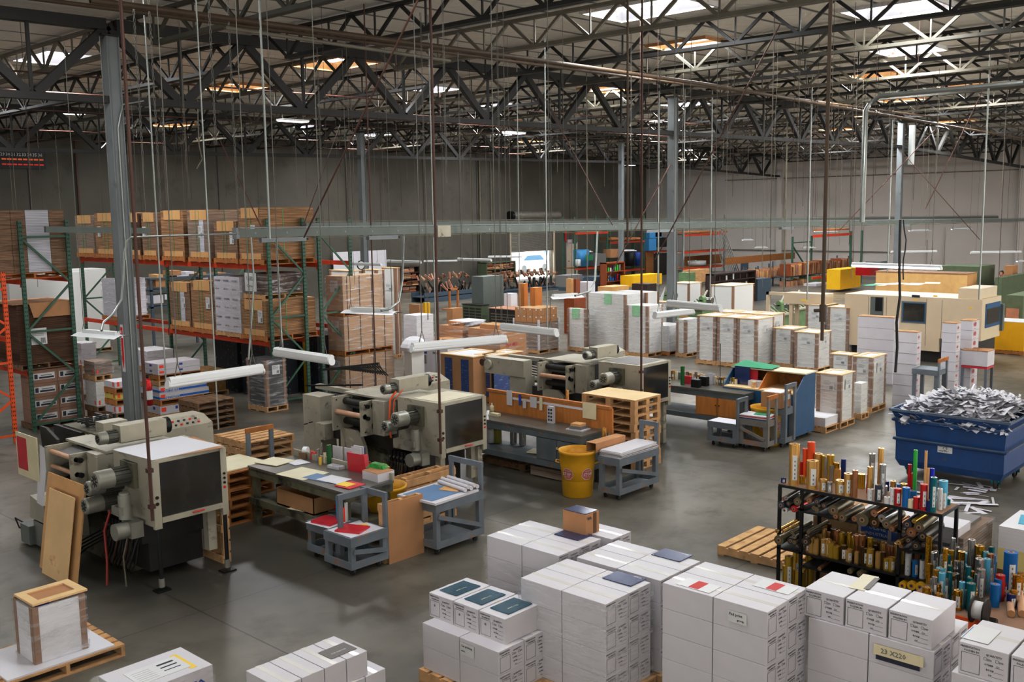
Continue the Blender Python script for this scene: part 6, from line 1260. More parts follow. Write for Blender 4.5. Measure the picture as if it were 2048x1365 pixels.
y0 = 20.45; y1_ = atX(484,640,X2)[0]; h = hgt(603,X2,y0)-1.61; bundle('wide brown bundle with a buff lid and two paper tags on the lower rack level',X2,y0,1.61,1.45,y1_-y0,h,'kraft_edges_warm',True,0,lab=.2)
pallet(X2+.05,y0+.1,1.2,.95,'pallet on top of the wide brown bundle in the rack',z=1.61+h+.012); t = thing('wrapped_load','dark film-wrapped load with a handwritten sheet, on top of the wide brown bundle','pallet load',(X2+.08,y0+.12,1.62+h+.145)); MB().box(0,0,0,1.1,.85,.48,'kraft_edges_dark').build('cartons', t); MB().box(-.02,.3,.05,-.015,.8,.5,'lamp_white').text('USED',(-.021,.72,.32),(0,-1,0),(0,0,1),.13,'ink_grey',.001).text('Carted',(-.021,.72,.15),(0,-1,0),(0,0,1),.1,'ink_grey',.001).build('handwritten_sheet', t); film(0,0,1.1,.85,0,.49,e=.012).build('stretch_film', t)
y0 = 28.2; t = thing('wrapped_load','small film-wrapped printed load at the far end of the lower rack level','pallet load',(13.6,y0,1.742)); MB().box(0,0,0,.9,.9,1.1,'white_card').build('cartons', t); film(0,0,.9,.9,0,1.1,e=.02).build('stretch_film', t); pallet(13.58,y0-.02,1.0,1.0,'pallet under the small wrapped printed load in the rack',z=1.61,key='pallet_orange')
# rack at the left edge
t = thing('box_bundle','tall striped bundle of brown and white flat boxes on the left edge rack','bundle',(8.2,22.25,3.47)); hT = hgt(421,8.2,22.25)-3.47; w_ = [0,.1,.45,.8,1.35,1.7]; 
for a,b,kx in ((0,.32,'kraft_edges'),(.32,.62,'kraft_edges'),(.62,1.12,'white_edges'),(1.12,1.45,'kraft_edges')): MB().box(a,0,0,b-.01,1.2,hT,kx).build('flat_boxes', t)
MB().box(-.01,.06,0,-.002,.5,hT,'white_edges').box(-.01,.7,0,-.002,1.1,hT,'kraft_edges_warm').build('side_bundle', t); pallet(8.18,22.23,1.5,1.2,'pallet under the tall striped bundle',z=3.335,key='pallet_orange')
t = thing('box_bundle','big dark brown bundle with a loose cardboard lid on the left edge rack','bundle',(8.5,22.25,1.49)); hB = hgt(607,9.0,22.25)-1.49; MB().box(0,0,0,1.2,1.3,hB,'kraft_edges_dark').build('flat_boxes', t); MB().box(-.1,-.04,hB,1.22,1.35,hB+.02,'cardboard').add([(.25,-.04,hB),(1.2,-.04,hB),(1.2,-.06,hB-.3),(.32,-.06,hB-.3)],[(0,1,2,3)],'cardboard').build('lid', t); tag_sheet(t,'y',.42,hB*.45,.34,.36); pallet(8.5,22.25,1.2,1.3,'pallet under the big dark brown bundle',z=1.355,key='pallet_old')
for l in range(4):
    for i in range(2):
        def f():
            t = thing('paper_box','','box'); MB().box(.004,0,0,.555,.6,.295,'cardboard_paper').build('box_body', t); m2 = MB().box(.04,-.003,.08,.5,0,.22,'lamp_white').box(.16,-.005,.1,.48,-.003,.14,'ink').box(.06,-.005,.1,.13,-.003,.2,'ink').box(.2,-.005,.16,.44,-.003,.18,'ink_grey'); m2.build('printed_label', t); return t
        if 'cardboard_paper' not in MATS: M('cardboard_paper',(146,112,92),.7,var=.12,sc=5,coat=.2)
        make('paperbox', f, (8.72+.56*i,22.3,.135+.3*l), 0, f'brown paper carton with a white label strip, {("bottom","second","third","top")[l]} layer, {("left","right")[i]} column', 'labelled brown paper cartons under the left edge rack')
pallet(8.7,22.3,1.15,.7,'pallet under the labelled brown paper cartons',key='pallet_old')
# pallets and paper cartons round the nearest column
def wl(label, a, zt, key, z0=0., W2=None, L2=None, palk='pallet_wood', corner=False, lab=''):
    x,y,W_,L_,h = fitt(*a[:4],zt,z0); return bstack(label,x,y,z0,W2 or W_,L2 or L_,h,corners=corner,frame=False,labels=lab,body=key,wrap=True,palk=palk),(x,y,W2 or W_,L2 or L_,h)
xo,yo = at(322,842,0); 
def lay(label, z0, z1, W_, L_, key, dx=0, dy=0, blue=False):
    t = thing('paper_carton', label, 'box', (xo+dx,yo+dy,z0)); MB().box(0,0,0,W_,L_,z1-z0,key).build('carton_body', t)
    m2 = MB()
    if blue: m2.box(-.004,0,.02,0,L_,(z1-z0)*.45,'springblue').box(0,-.004,.02,W_,0,(z1-z0)*.45,'springblue').text('Springhill',(W_*.1,-.006,.03),(1,0,0),(0,0,1),.1,'lamp_white')
    else: m2.box(W_*.5,-.004,(z1-z0)*.45,W_*.58,0,(z1-z0)*.8,'ink_blue').box(-.004,L_*.4,(z1-z0)*.45,0,L_*.55,(z1-z0)*.8,'ink_blue')
    m2.box(.03,-.006,(z1-z0)*.3,.14,-.004,(z1-z0)*.8,'orange_tag').build('print', t)
M('yellow_pale2',(200,186,90),.5,var=.05); M('wrapped_dark',(78,78,80),.4,var=.3,sc=4,stretch=(1,1,8),dirt=(150,148,144),dsc=5,dth=.58); M('springblue',(28,104,190),.5,var=.05)
lay('lowest white carton with green print of the paper tower beside the column',.135,.33,.75,.6,'white_card'); pallet(xo,yo,1.0,.7,'bottom pallet of the paper tower beside the column'); pallet(xo,yo-.02,1.15,.7,'second pallet of the paper tower beside the column',z=.335,key='pallet_orange')
lay('lower blue-striped white paper carton reading Springhill',.47,.62,1.25,.7,'white_card',blue=True); lay('upper blue-striped white paper carton reading Springhill',.625,.775,1.2,.7,'white_card',blue=True); pallet(xo,yo,1.2,.7,'third pallet of the paper tower, above the blue-striped cartons',z=.78); pallet(xo,yo,1.05,.7,'fourth pallet of the paper tower, under the plain white cartons',z=.915,key='pallet_orange')
lay('plain white carton with orange tags on top of the paper tower, lower of two',1.05,1.16,1.05,.7,'white_card'); lay('plain white carton with orange tags on top of the paper tower, upper of two',1.165,1.3,1.05,.7,'white_card')

def tiers(desc, px, by, l, r, lv, W2=None, L2=None):
    x,y = at(px,by,0); W_ = W2 or _solve(lambda q: proj(x+q,y,.5)[0],r,0,5); L_ = L2 or _solve(lambda q: proj(x,y+q,.5)[0],l,0,5)
    for k,(z0,z1,key,film_,nm) in enumerate(lv):
        if key.startswith('pallet'): pallet(x-.02,y-.02,W_+.04,L_+.04,f'{nm} pallet of {desc}',z=z0,key=key,h=.13)
        else:
            t = thing('wrapped_load' if film_ else 'paper_carton', f'{nm} in {desc}', 'pallet load' if film_ else 'box', (x,y,z0)); MB().box(0,0,0,W_,L_,z1-z0,key).build('cartons', t); MB().box(-.005,L_*.1,.03,-.003,L_*.2,.13,'orange_tag').box(W_*.1,-.005,.03,W_*.2,-.003,.13,'orange_tag').build('orange_tag', t)
            if film_: film(0,0,W_,L_,0,z1-z0,e=.02).build('stretch_film', t)
tiers('the tower left of the nearest column',197,850,173,229,[(0,0,'pallet_old',0,'lowest'),(.135,.27,'cardboard_dark',0,'crushed brown cartons'),(.275,0,'pallet_old',0,'second'),(.41,.98,'paper_edges_grey',1,'plain grey wrapped block'),(.985,0,'pallet_wood',0,'upper'),(1.12,1.42,'kraft_edges_grey',1,'beige strapped block')])
tiers('the stepped tower touching the nearest column',236,868,214,250,[(0,0,'pallet_orange',0,'lowest'),(.135,.3,'white_card',0,'lowest white carton'),(.305,0,'pallet_old',0,'second'),(.44,.6,'white_card',0,'middle white carton'),(.605,0,'pallet_orange',0,'third'),(.74,.85,'yellow_pale2',0,'thin yellow-topped carton'),(.855,0,'pallet_orange',0,'upper'),(.99,1.12,'white_card',0,'top white carton')],W2=.5,L2=.5)
tiers('the tower right behind the nearest column',300,800,262,349,[(0,0,'pallet_old',0,'lowest'),(.135,.3,'white_card',0,'white carton pair'),(.305,0,'pallet_wood',0,'middle'),(.44,.7,'white_card',0,'flat white cartons'),(.705,0,'pallet_wood',0,'upper'),(.84,1.24,'paper_edges',1,'film-wrapped white block')])
tiers('the slack white tower beside the left edge rack',170,800,148,196,[(0,0,'pallet_old',0,'lowest'),(.135,.75,'white_sheet',1,'slack wrapped white block'),(.755,0,'pallet_wood',0,'upper'),(.89,1.45,'paper_edges',1,'upper shiny wrapped block')])
pallets_stack(10.9,19.2,.9,.8,5,'the worn pallets piled behind the nearest column','pallet_old')
for k,(px,py,z) in enumerate(((233,700,1.3),(240,755,.95))): x,y = at(px,py,z); 
t = thing('fire_extinguisher','red fire extinguisher with white label on the right side of the nearest column','fire extinguisher',(9.5,18.62,.9)); MB().lathe([(0,0),(.08,.0),(.08,.42),(.05,.5),(.03,.54),(0,.54)],(0,0,0),'foil_red',18).build('cylinder', t); MB().cyl((0,0,.54),(0,0,.6),.025,'black_metal',10).box(-.02,-.01,.6,.1,.01,.62,'black_metal').build('valve', t); MB().cyl((0,0,.12),(0,0,.3),.082,'lamp_white',18,caps=False).build('label_band', t)
# floor goods under the racks
x,y = at(447,812,0); pallet(13.0,22.9,.9,.95,'pallet under the two yellow-printed cartons'); 
for k in range(2): MB().box(0,0,0,.8,.85,.27,'yellow_print').thing('printed_carton',('lower','upper')[k]+' brown carton with yellow-black print under the long rack','box',(13.05,22.95,.135+.28*k))
M('black_tray',(30,36,44),.45,var=.4,sc=20,dirt=(176,178,180),dsc=12,dth=.6)
x,y,W_,L_,h = fit(535,826,498,574,722); t = bstack('film-wrapped load with brown corner boards and white sheet, on the floor under the long rack',x,y,0,W_,L_,h,corners=True,frame=False,labels='y',body='wrapped_dark',wrap=True)
for k,(xx,yy,hh_) in enumerate(((14.2,21.6,1.5),(14.2,22.9,1.5),(15.3,20.9,1.55),(15.3,22.2,1.5))): t = thing('tray_stack','stack of black plastic trays under the racks, %s of four' % nth(k),'tray stack',(xx,yy,.0)); MB().box(0,0,0,.95,1.1,hh_-.02,'black_tray').build('trays', t); MB().box(-.01,.5,0,0,.62,hh_-.05,'yellow_bright').build('yellow_edge', t) if k == 2 else None
for k,(xx,yy,z,W_,L_,h,key,nm) in enumerate(((17.0,25.5,0,1.1,1.1,1.5,'kraft_edges_grey','brown load far behind the racks'),)): pass
for k,(l,r,n_,ty_,Yd) in enumerate(((20,118,60,553,32),(118,180,140,545,33),(145,215,180,539,34))):
    x0 = atY(l,600,Yd)[0]; x1 = atY(r,600,Yd)[0]; z1 = atY(n_,ty_,Yd)[1]; bstack('pale stack seen through the racks in front of the grey wall, %s from the left' % nth(k),x0,Yd,0,x1-x0,1.1,z1,labels='',wrap=False,frame=False,corners=False,body='paper_edges_grey',tagk='green_tag')

for k,(l,r,ty_,by,key) in enumerate(((312,330,557,575,'cardboard'),(314,326,549,557,'cardboard_light'),(342,362,541,552,'cardboard'),(354,378,549,556,'white_card'),(372,388,543,549,'white_card'),(396,412,545,556,'cardboard'),(402,416,554,562,'white_card'),(438,452,545,552,'cardboard'),(306,326,590,608,'white_card'),(330,346,588,600,'white_card'))):
    x0,z0 = atY(l,by,33.5); x1,z1 = atY(r,ty_,33.5); t = thing('shelf_carton','small carton on the shelving seen through the long rack, %s from the left' % nth(k),'box',(x0,33.5,z0)); MB().box(0,0,0,x1-x0,.6,z1-z0,key).build('box_body', t)
x0 = atY(300,560,33.4)[0]; x1 = atY(470,560,33.4)[0]; t = thing('steel_shelving','dark steel shelving with small cartons behind the long rack','shelving',(x0,33.4,0))
for py in (552,575,608): z = atY(380,py,33.4)[1]; MB().box(0,0,z-.06,x1-x0,.8,z-.005,'bin_grey').build('shelf', t)
for a in (0,(x1-x0)/2,x1-x0-.08): MB().box(a,0,0,a+.08,.08,2.4,'bin_grey').build('post', t)
# ================================================================== FAR HALL: WORKSHOP, SHELVES, MACHINES
def bx(name, label, cat, a, zt, key, z0=0., W2=None, L2=None, topk=None):
    x,y,W_,L_,h = fitt(*a,zt,z0); W_ = W2 or W_; L_ = L2 or L_; t = thing(name,label,cat,(x,y,z0)); MB().box(0,0,0,W_,L_,h,key).build('body', t)
    if topk: MB().box(-.03,-.03,h,W_+.03,L_+.03,h+.03,topk).build('top', t)
    return t,W_,L_,h
YS = 44.6
def wall_unit(label, l, r, ty, by, key, rows, fill, name='die_shelf', Y=None, cat='shelf unit'):
    Y = Y or YS; x0,zb_ = atY(l,by,Y); x1,_ = atY(r,by,Y); zt_ = atY((l+r)/2,ty,Y)[1]; zb_ = 0; t = thing(name,label,cat,(x0,Y,0)); w = x1-x0; d = .8
    MB().box(0,0,0,.05,d,zt_,key).box(w-.05,0,0,w,d,zt_,key).box(0,d-.03,0,w,d,zt_,key).box(0,0,zt_-.05,w,d,zt_,key).build('carcass', t)
    for k in range(rows): MB().box(.05,0,zt_*k/rows,w-.05,d-.03,zt_*k/rows+.03,key).build('shelf', t)
    m2 = MB()
    for k in range(rows):
        z = zt_*k/rows+.03; H_ = zt_/rows-.06; xx = .07
        while xx < w-.4:
            ww = rnd.uniform(.3,.8); zz = z
            while zz < z+H_*rnd.uniform(.6,.98): hh = rnd.uniform(.03,.09); m2.box(xx+rnd.uniform(0,.05),rnd.uniform(.0,.12),zz,min(w-.06,xx+ww),d-.1,zz+hh*.85,rnd.choice(fill)); zz += hh
            xx += ww+.03
    o = m2.build('stored_dies', t); o['kind'] = 'stuff'; return t
DF = ['cardboard','copper_foil','board_brown','cardboard_dark','ink_grey']
M('die_pink',(176,128,104),.7,var=.2); DF = ['die_pink','board_brown','cardboard_dark','cardboard_light','wood_red']
wall_unit('dark shelf unit packed with brown dies left of the roll-up door, narrow one',806,842,533,640,'cabinet_grey_dark' if 0 else 'wood_dark',4,DF); wall_unit('dark shelf unit packed with brown dies next to the roll-up door',974,1032,524,580,'cabinet_green',3,DF)
def die_row(label, l, r, py, Y, z, n_, hh=(.2,.55), keys=('press_dark','black_metal','press_dark','die_pink')):
    x0,_ = atY(l,py,Y); x1,_ = atY(r,py,Y); mb = MB()
    for i in range(n_): xx = x0+(x1-x0)*i/n_; w_ = (x1-x0)/n_*rnd.uniform(.5,1.2); mb.bar((xx,Y+rnd.uniform(0,.5),z),(xx+rnd.uniform(-.15,.15),Y+rnd.uniform(0,.6),z+rnd.uniform(*hh)),w_*.6,.1,rnd.choice(keys))
    o = mb.build('steel_dies'); tag(o,label,'steel dies',None,'stuff')
for i,(l,r,ty_,by,Y) in enumerate(((850,945,587,612,38.5),(1010,1120,580,600,38.5))):
    x0,_ = atY(l,by,Y); x1,_ = atY(r,by,Y); zt_ = atY(l,ty_,Y)[1]; t = thing('steel_trough',('left','right')[i]+' long grey steel trough full of black dies before the grey wall','trough',(x0,Y,0)); MB().box(0,0,0,x1-x0,.05,zt_,'bin_grey').box(0,1.0,0,x1-x0,1.05,zt_,'bin_grey').box(0,0,zt_*.5,x1-x0,1.05,zt_*.5+.04,'bin_grey').build('trough_body', t)
    die_row(('left','right')[i]+' jumble of black steel dies standing in the grey trough',l,r,by,Y+.1,zt_-.1,46,(.2,.75)); die_row(('left','right')[i]+' row of flat brown dies on the ledge behind the trough',l,r,by,Y+2.2,zt_+.45,30,(.1,.4),('die_pink','board_brown','cardboard_dark'))
bx('steel_cabinet','big grey-green steel cabinet standing before the grey wall','cabinet',(966,554,943,1007),2.2,'cabinet_grey')
t,W_,L_,h = bx('type_cabinet','green type cabinet with dark drawer slots before the big steel cabinet','cabinet',(964,612,925,977),1.15,'cabinet_green',topk='press_dark'); mb = MB()
for k in range(9):
    for j in range(3): mb.box(-.01,L_*(.06+.31*j),.1+.11*k,-.002,L_*(.32+.31*j),.17+.11*k,'wall_joint')
mb.build('drawer_slots', t)
t,W_,L_,h = bx('type_cabinet','black cabinet with flat drawers under the wooden boards','cabinet',(1040,622,978,1075),1.1,'press_dark',topk='die_pink'); mb = MB()
for k in range(9): mb.box(-.012,.1,.1+.1*k,-.002,L_-.1,.13+.1*k,'truss_pale')
mb.build('drawer_edges', t)
for i,(n_,l,r,ty_,zt_,key,nm) in enumerate(((1048,1036,1056,568,1.9,'plywood_orange','narrow orange plywood cabinet with a paper sign, left of two'),(1070,1060,1084,576,1.8,'plywood_orange','wider yellow plywood crate right of the narrow cabinet'),(1142,1132,1147,558,1.9,'cardboard_light','tan cardboard box standing before the lit doorway'),(1152,1147,1160,559,1.9,'wood_red','dark red wooden box beside the tan cardboard one'))): bx('wooden_cabinet' if i < 2 else 'storage_box',nm,'cabinet' if i < 2 else 'box',(n_,ty_,l,r),zt_,key)
bx('paper_pile','white and red pile of paper packs before the wooden cabinets','paper pile',(1022,588,1008,1034),1.6,'paper_edges'); bx('wooden_box','row of dark red wooden chests behind the green-tagged stacks','chest',(1148,598,1128,1172),1.35,'wood_red'); bx('white_carton_stack','white carton with green edge behind the wooden chests','box',(1175,565,1155,1190),1.7,'white_card')
bx('cardboard_box','brown carton at the grey trough beside a yellow bin','box',(838,610,818,846),1.1,'cardboard'); bx('yellow_box','yellow plastic box before the grey trough','box',(850,606,846,860),1.0,'yellow_bright')
_t,_a = thing('orange_cart','orange wooden cart frame before the grey trough','cart',(*at(900,640,.0),0)),0
for a in (0,.5): MB().box(a,0,0,a+.08,.08,1.35,'pallet_orange').build('post', _t)
MB().box(0,0,1.27,.58,.08,1.37,'pallet_orange').box(0,0,.4,.58,.5,.46,'pallet_orange').build('cross_bar', _t)
bx('cardboard_box','brown cartons stacked behind the orange cart frame','box',(905,618,893,925),1.15,'cardboard')
# wall clock and white board
x0,z0 = atY(665,532,46.2); x1,z1 = atY(770,500,46.2); t = thing('white_board','large white sheet board leaning before the grey wall behind the clock column','board',(x0,46.1,0)); MB().box(0,0,0,x1-x0,.05,z1,'white_card').build('panel', t)
x,y,z = 28.2-.2,34.8-.2,0; zc_ = hgt(530,28,34.6); t = thing('wall_clock','round white wall clock with black rim by the far left column','clock',(27.75,34.5,zc_)); MB().cyl((0,0,0),(0,.05,0),.2,'black_metal',24).cyl((0,-.005,0),(0,0,0),.17,'lamp_white',24).build('clock_face', t); MB().bar((0,-.01,0),(0,-.01,.12),.012,.005,'ink').bar((0,-.01,0),(.09,-.01,.03),.014,.005,'ink').build('hands', t); MB().tube([(0,.02,.2),(0,.02,1.2),(.3,.1,1.2)],.012,'wire_pale',5).build('hanger', t)
# rack and workshop on the right of the roll-up door
YR = 41.0
def bay(label, l, r, tops, Y, key='rack_green', bk='rack_orange', zt=4.3):
    x0 = atY(l,500,Y)[0]; x1 = atY(r,500,Y)[0]; t = thing('pallet_rack',label,'rack',(x0,Y,0)); w = x1-x0
    for a in (0,w-.1):
        for b in (0,1.0): MB().box(a,b,0,a+.1,b+.08,zt,key).build('post', t)
    for z in tops: MB().box(0,-.02,z-.12,w,.03,z,bk).build('beam', t); MB().box(0,.0,z-.03,w,1.08,z,'osb').build('shelf_board', t)
    return x0,x1
b1 = bay('green far rack with blue drums and cartons, right of the roll-up door',1150,1216,[hgt(466,*(atY(1150,466,YR)[0],YR)),atY(1180,535,YR)[1]],YR); b2 = bay('far rack with pallets and black drums, next to the blue drum one',1220,1289,[atY(1250,483,YR)[1],atY(1250,540,YR)[1]],YR); b3 = bay('far rack with dark curtains under an orange beam behind the second column',1291,1337,[atY(1300,503,YR)[1]],YR,zt=3.2)
Y4 = 35.5; b4 = bay('dark blue-posted far rack with the white hose coil',1366,1450,[atY(1400,468,Y4)[1],atY(1400,502,Y4)[1],atY(1400,534,Y4)[1]],Y4,'steel_grey')
def put_y(name,label,cat,l,r,ty_,by,Y,key,d=.6,group=None,rnd_=False):
    x0,z0 = atY(l,by,Y); x1,z1 = atY(r,ty_,Y); z0 = max(z0,0.002); t = thing(name,label,cat,(x0,Y,z0),0,group)
    if rnd_: MB().lathe([(0,0),((x1-x0)/2,0),((x1-x0)/2,(z1-z0)*.97),((x1-x0)*.42,z1-z0),(0,z1-z0)],((x1-x0)/2,(x1-x0)/2,0),key,20).build('drum_body', t)
    else: MB().box(0,0,0,x1-x0,d,z1-z0,key).build('body', t)
    return t
YP = YR-.3
put_y('plastic_drum','light blue plastic drum in the far rack beside the doorway','drum',1165,1185,499,534,YP,'pvc_blue',rnd_=True); put_y('green_sign','green and white notice on the light blue drum','sign',1172,1186,509,522,YP-.4,'green_card',.02); put_y('plastic_drum','dark blue steel drum standing in the far rack','drum',1276,1287,504,532,YP,'drum_blue',rnd_=True); put_y('plastic_drum','black drum left of the dark blue one in the far rack','drum',1262,1275,505,533,YP,'black_metal',rnd_=True); put_y('cardboard_box','brown carton on the far rack shelf','box',1221,1238,498,516,YP,'cardboard'); put_y('film_bundle','grey plastic-wrapped bundle on the far rack','bundle',1193,1212,507,533,YP,'ink_grey'); put_y('white_jug','white jug beside the light blue drum','jug',1157,1164,519,533,YP,'lamp_white',rnd_=True)
for k,(l,r,ty_,by) in enumerate(((1299,1324,462,477),(1298,1313,477,502),(1311,1324,463,474))): put_y('storage_tub','blue stacked tub on top of the rack behind the second column, %s' % ('upper','lower','rear')[k],'tub',l,r,ty_,by,YP,'pvc_blue')
put_y('black_tub','black lidded tub beside the blue tubs','tub',1315,1336,475,495,YP,'black_metal'); put_y('dark_curtain','dark curtain hanging under the orange beam','curtain',1307,1337,506,590,YP+.2,'press_dark',.1); put_y('chipboard_sheet','orange chipboard sheet behind the dark curtain','panel',1292,1308,506,560,YP+.2,'osb',.1)
for k,(l,r,by) in enumerate(((1223,1245,480),(1252,1285,480),(1362,1420,467),(1424,1455,467),(1658,1700,462))): put_y('pallet','orange pallet lying on top of the far racks, %s from the left' % nth(k),'pallet',l,r,by-5,by,(YP if k < 2 else 35.6 if k < 4 else 26.2)+.1,'pallet_orange',1.0)
put_y('hose_coil','thick coil of white hose on the dark-posted far rack','hose',1399,1420,521,532,Y4+.1,'lamp_white',rnd_=True); put_y('osb_fence','long chipboard fence behind the stored folder boards','fence',1452,1590,505,530,32.5,'osb',.1); put_y('osb_fence','chipboard sheet backing of the dark-posted far rack','panel',1370,1444,508,533,Y4+1.12,'osb',.05)
t = thing('metal_strips','bunch of silver metal slats leaning by the dark-posted far rack','slats',(atY(1466,560,34)[0],34,0))
for k in range(9): MB().bar((.25*k-.9,0,.02),(.16*k-1.2,.8,3.4),.1,.03,'conduit').build('slat', t)
put_y('steel_sheet','slate grey sheet leaning beside the silver slats','panel',1482,1497,515,570,33.5,'bin_grey',.05)
# bookcases and shelves
def bookcase(label, l, r, ty_, by, Y, key, rows, items, d=.4):
    x0,zt_ = atY(l,ty_,Y); x1,_ = atY(r,ty_,Y); zb_ = max(0,atY(l,by,Y)[1]); t = thing('bookcase',label,'bookcase',(x0,Y,0)); w = x1-x0; MB().box(0,0,0,.06,d,zt_,key).box(w-.06,0,0,w,d,zt_,key).box(0,d-.03,0,w,d,zt_,key).box(0,0,zt_-.06,w,d,zt_,key).build('carcass', t)
    for k in range(rows): MB().box(.06,0,zt_*k/rows,w-.06,d-.03,zt_*k/rows+.04,key).build('shelf', t)
    for k in range(1,rows):
        for j in range(items): 
            kk = rnd.choice(['foil_blue','foil_red','foil_green','lamp_white','foil_navy','silver_foil'] if key == 'wood_red' else ['lamp_white','wood_dark']); MB().cyl((0,0,0),(0,0,rnd.uniform(.15,.35)),.05,kk,10).thing('spray_can',f'small coloured can on the {label.split(" with")[0]}, shelf {("one","two","three","four")[k]}, {nth(j)} from left','can',(x0+.14+(w-.25)*j/items,Y+.12,zt_*k/rows+.041),0,'cans on the '+label.split(' with')[0])
bookcase('small red wooden bookcase with coloured cans',1212,1250,526,640,31.0,'wood_red',4,7); bookcase('dark brown wide bookcase with white rolls',1426,1512,549,650,25.0,'wood_dark',4,6)
put_y('flat_rack_divider','tall blue-grey locker beside the dark bookcase','locker',1514,1542,556,650,25.0,'bin_grey',.6)
# folder boards stored on edge
for k,(l,r,ty_,by,Y,n_) in enumerate(((1494,1510,540,563,29.5,10),(1516,1560,536,557,29.5,26),(1570,1695,527,553,28.5,70),(1570,1660,560,585,28.5,40),(1662,1698,560,590,28.0,22))):
    x0,z0 = atY(l,by,Y); x1,_ = atY(r,by,Y); z1 = atY(l,ty_,Y)[1]; z0 = max(0,z0); mb = MB(); w = (x1-x0)/n_
    for i in range(n_): mb.bar((x0+w*i,Y,z0),(x0+w*i+rnd.uniform(-.04,.08),Y,z1-rnd.uniform(0,.25)),w*rnd.uniform(.4,.8),.7,rnd.choice(['die_pink','cardboard_light','board_brown','wood_red','cardboard']),up=(0,1,0))
    o = mb.build('stored_boards'); tag(o,'row of brown folder boards stored on edge, %s section' % nth(k),'boards',None,'stuff')
    t = thing('board_rack','grey steel rack holding the %s section of folder boards' % nth(k),'rack',(x0,Y,0)); MB().box(-.1,-.05,z0-.1,x1-x0+.1,.8,z0-.02,'bin_grey').build('shelf', t)
    for a in (-.1,x1-x0): 
        for b in (-.05,.75): MB().box(a,b,0,a+.08,b+.06,z1+.1,'bin_grey').build('post', t)
for k,(px,) in enumerate(((1586,),(1618,))): pass
t = thing('pallet_rack','tall empty green rack frame before the white wall, left of two','rack',(atY(1584,560,31)[0],31,0)); w_ = atY(1622,560,31)[0]-atY(1584,560,31)[0]; zt_ = atY(1584,474,31)[1]
for a in (0,w_): MB().box(a,0,0,a+.12,.1,zt_,'rack_green').build('post', t)
MB().bar((.1,.05,zt_-.6),(w_,.05,zt_-2.6),.08,.06,'rack_green').bar((.1,.05,zt_-.4),(w_,.05,zt_-.4),.08,.06,'rack_green').build('frame_brace', t)
t = thing('pallet_rack','tall green rack frame with orange beams before the white wall, right of two','rack',(atY(1700,560,26)[0],26,0)); zt_ = atY(1712,462,26)[1]; xw = atY(1722,560,26)[0]-atY(1700,560,26)[0]
for a in (0,xw): MB().box(a,0,0,a+.12,.1,zt_,'rack_green').build('post', t)
for z in (zt_-.1,atY(1700,545,26)[1]): MB().box(-5,-.02,z-.15,0,.05,z,'rack_orange').build('beam', t)
# bins, yellow cartons and small green machines in the middle distance
def bins(): pass
for k,(l,r,ty_,by,Y,key,nm,cat) in enumerate(((1135,1165,549,575,33,'ink_grey','pale plastic liner bag in the tilt bin, left','bag'),(1140,1195,553,583,34,'bin_grey','grey tilt bin full of scrap before the far rack','bin'),(1192,1215,552,588,32,'bin_grey','blue-grey hopper bin beside the red bookcase','bin'),(1252,1266,551,570,33,'foil_sky','turquoise bucket with green lid behind the yellow cartons','bucket'),(1266,1324,547,574,30,'yellow_bright','yellow and grey carton stack before the second column','box'),(1224,1258,571,585,27,'cardboard_light','long tan cardboard panel before the red bookcase','panel'),(1294,1313,567,589,25,'wood_dark','dark square cabinet among the green machines','cabinet'),(1388,1420,538,566,33,'pallet_wood','stack of pale pallets behind the strapped stack','pallet stack'),(1380,1391,545,566,32,'machine_green','green electrical box with a red button','box'),(1622,1642,551,566,28,'machine_green','pale green control box on a post','control box'),(1632,1656,565,580,27,'white_card','white printed sheet on a stand before the beige unit','sheet'),(1680,1722,535,580,24,'yellow_bright','yellow and white carton stack beside the beige machine','box'),(1688,1710,560,585,27,'yellow_plastic','orange-yellow machine part before the yellow cartons','machine'),(1740,1758,528,552,22,'foil_red','bright red cabinet before the white wall','cabinet'),(1759,1776,522,552,22,'cabinet_grey','grey cabinet beside the red one','cabinet'))):
    put_y(nm.split(' ')[1]+'_item' if 0 else {'bag':'liner_bag','bin':'tilt_bin','bucket':'bucket','box':'storage_box','panel':'cardboard_sheet','cabinet':'floor_cabinet','pallet stack':'pallet_pile','control box':'control_box','sheet':'printed_sheet','machine':'yellow_machine'}[cat],nm,cat,l,r,ty_,by,Y,key,.8)
def green_machine(label, px, py, D, s=1.):
    x,y = at(px,py,1.15); t = thing('bindery_machine',label,'machine',(x,y,0)); G = 'machine_green'
    MB().box(-.5*s,-.3,0,.5*s,.3,.8,G).build('machine_base', t); MB().box(-.6*s,-.35,.8,.6*s,.35,.86,'press_paint').build('bed', t); MB().box(-.12,-.12,.86,.08,.12,1.15,G).cyl((-.12,0,1.2),(.14,0,1.2),.1,G,14).bar((.05,0,1.2),(.35,.0,1.5),.05,.05,'press_paint').build('machine_head', t); q = MB()
    for k in range(6): q.bar((-.5*s+.2*k*s,-.2,.86),(-.45*s+.18*k*s,.2,1.05+.06*(k%3)),.04,.05,['press_paint',G,'steel_bright'][k%3])
    q.cyl((.4*s,-.2,1.1),(.4*s,.2,1.1),.12,'steel_bright',14).build('rollers', t)
for k,(px,py,D,s,nm) in enumerate(((1250,600,27,1.2,'green machine with a white lamp arm behind the green-tagged stacks'),(1335,590,27,.9,'green bindery machine right beside the second column'),(1300,610,25,1.0,'green machine draped with white cloth among the stacks'),(1405,600,27,1.0,'green machine with red knob before the pale pallets'),(1560,610,26,1.1,'green and cream machine behind the beige conveyor'),(1590,600,27,1.2,'pale machine with rollers behind the beige conveyor'))): green_machine(nm,px,py,D,s)
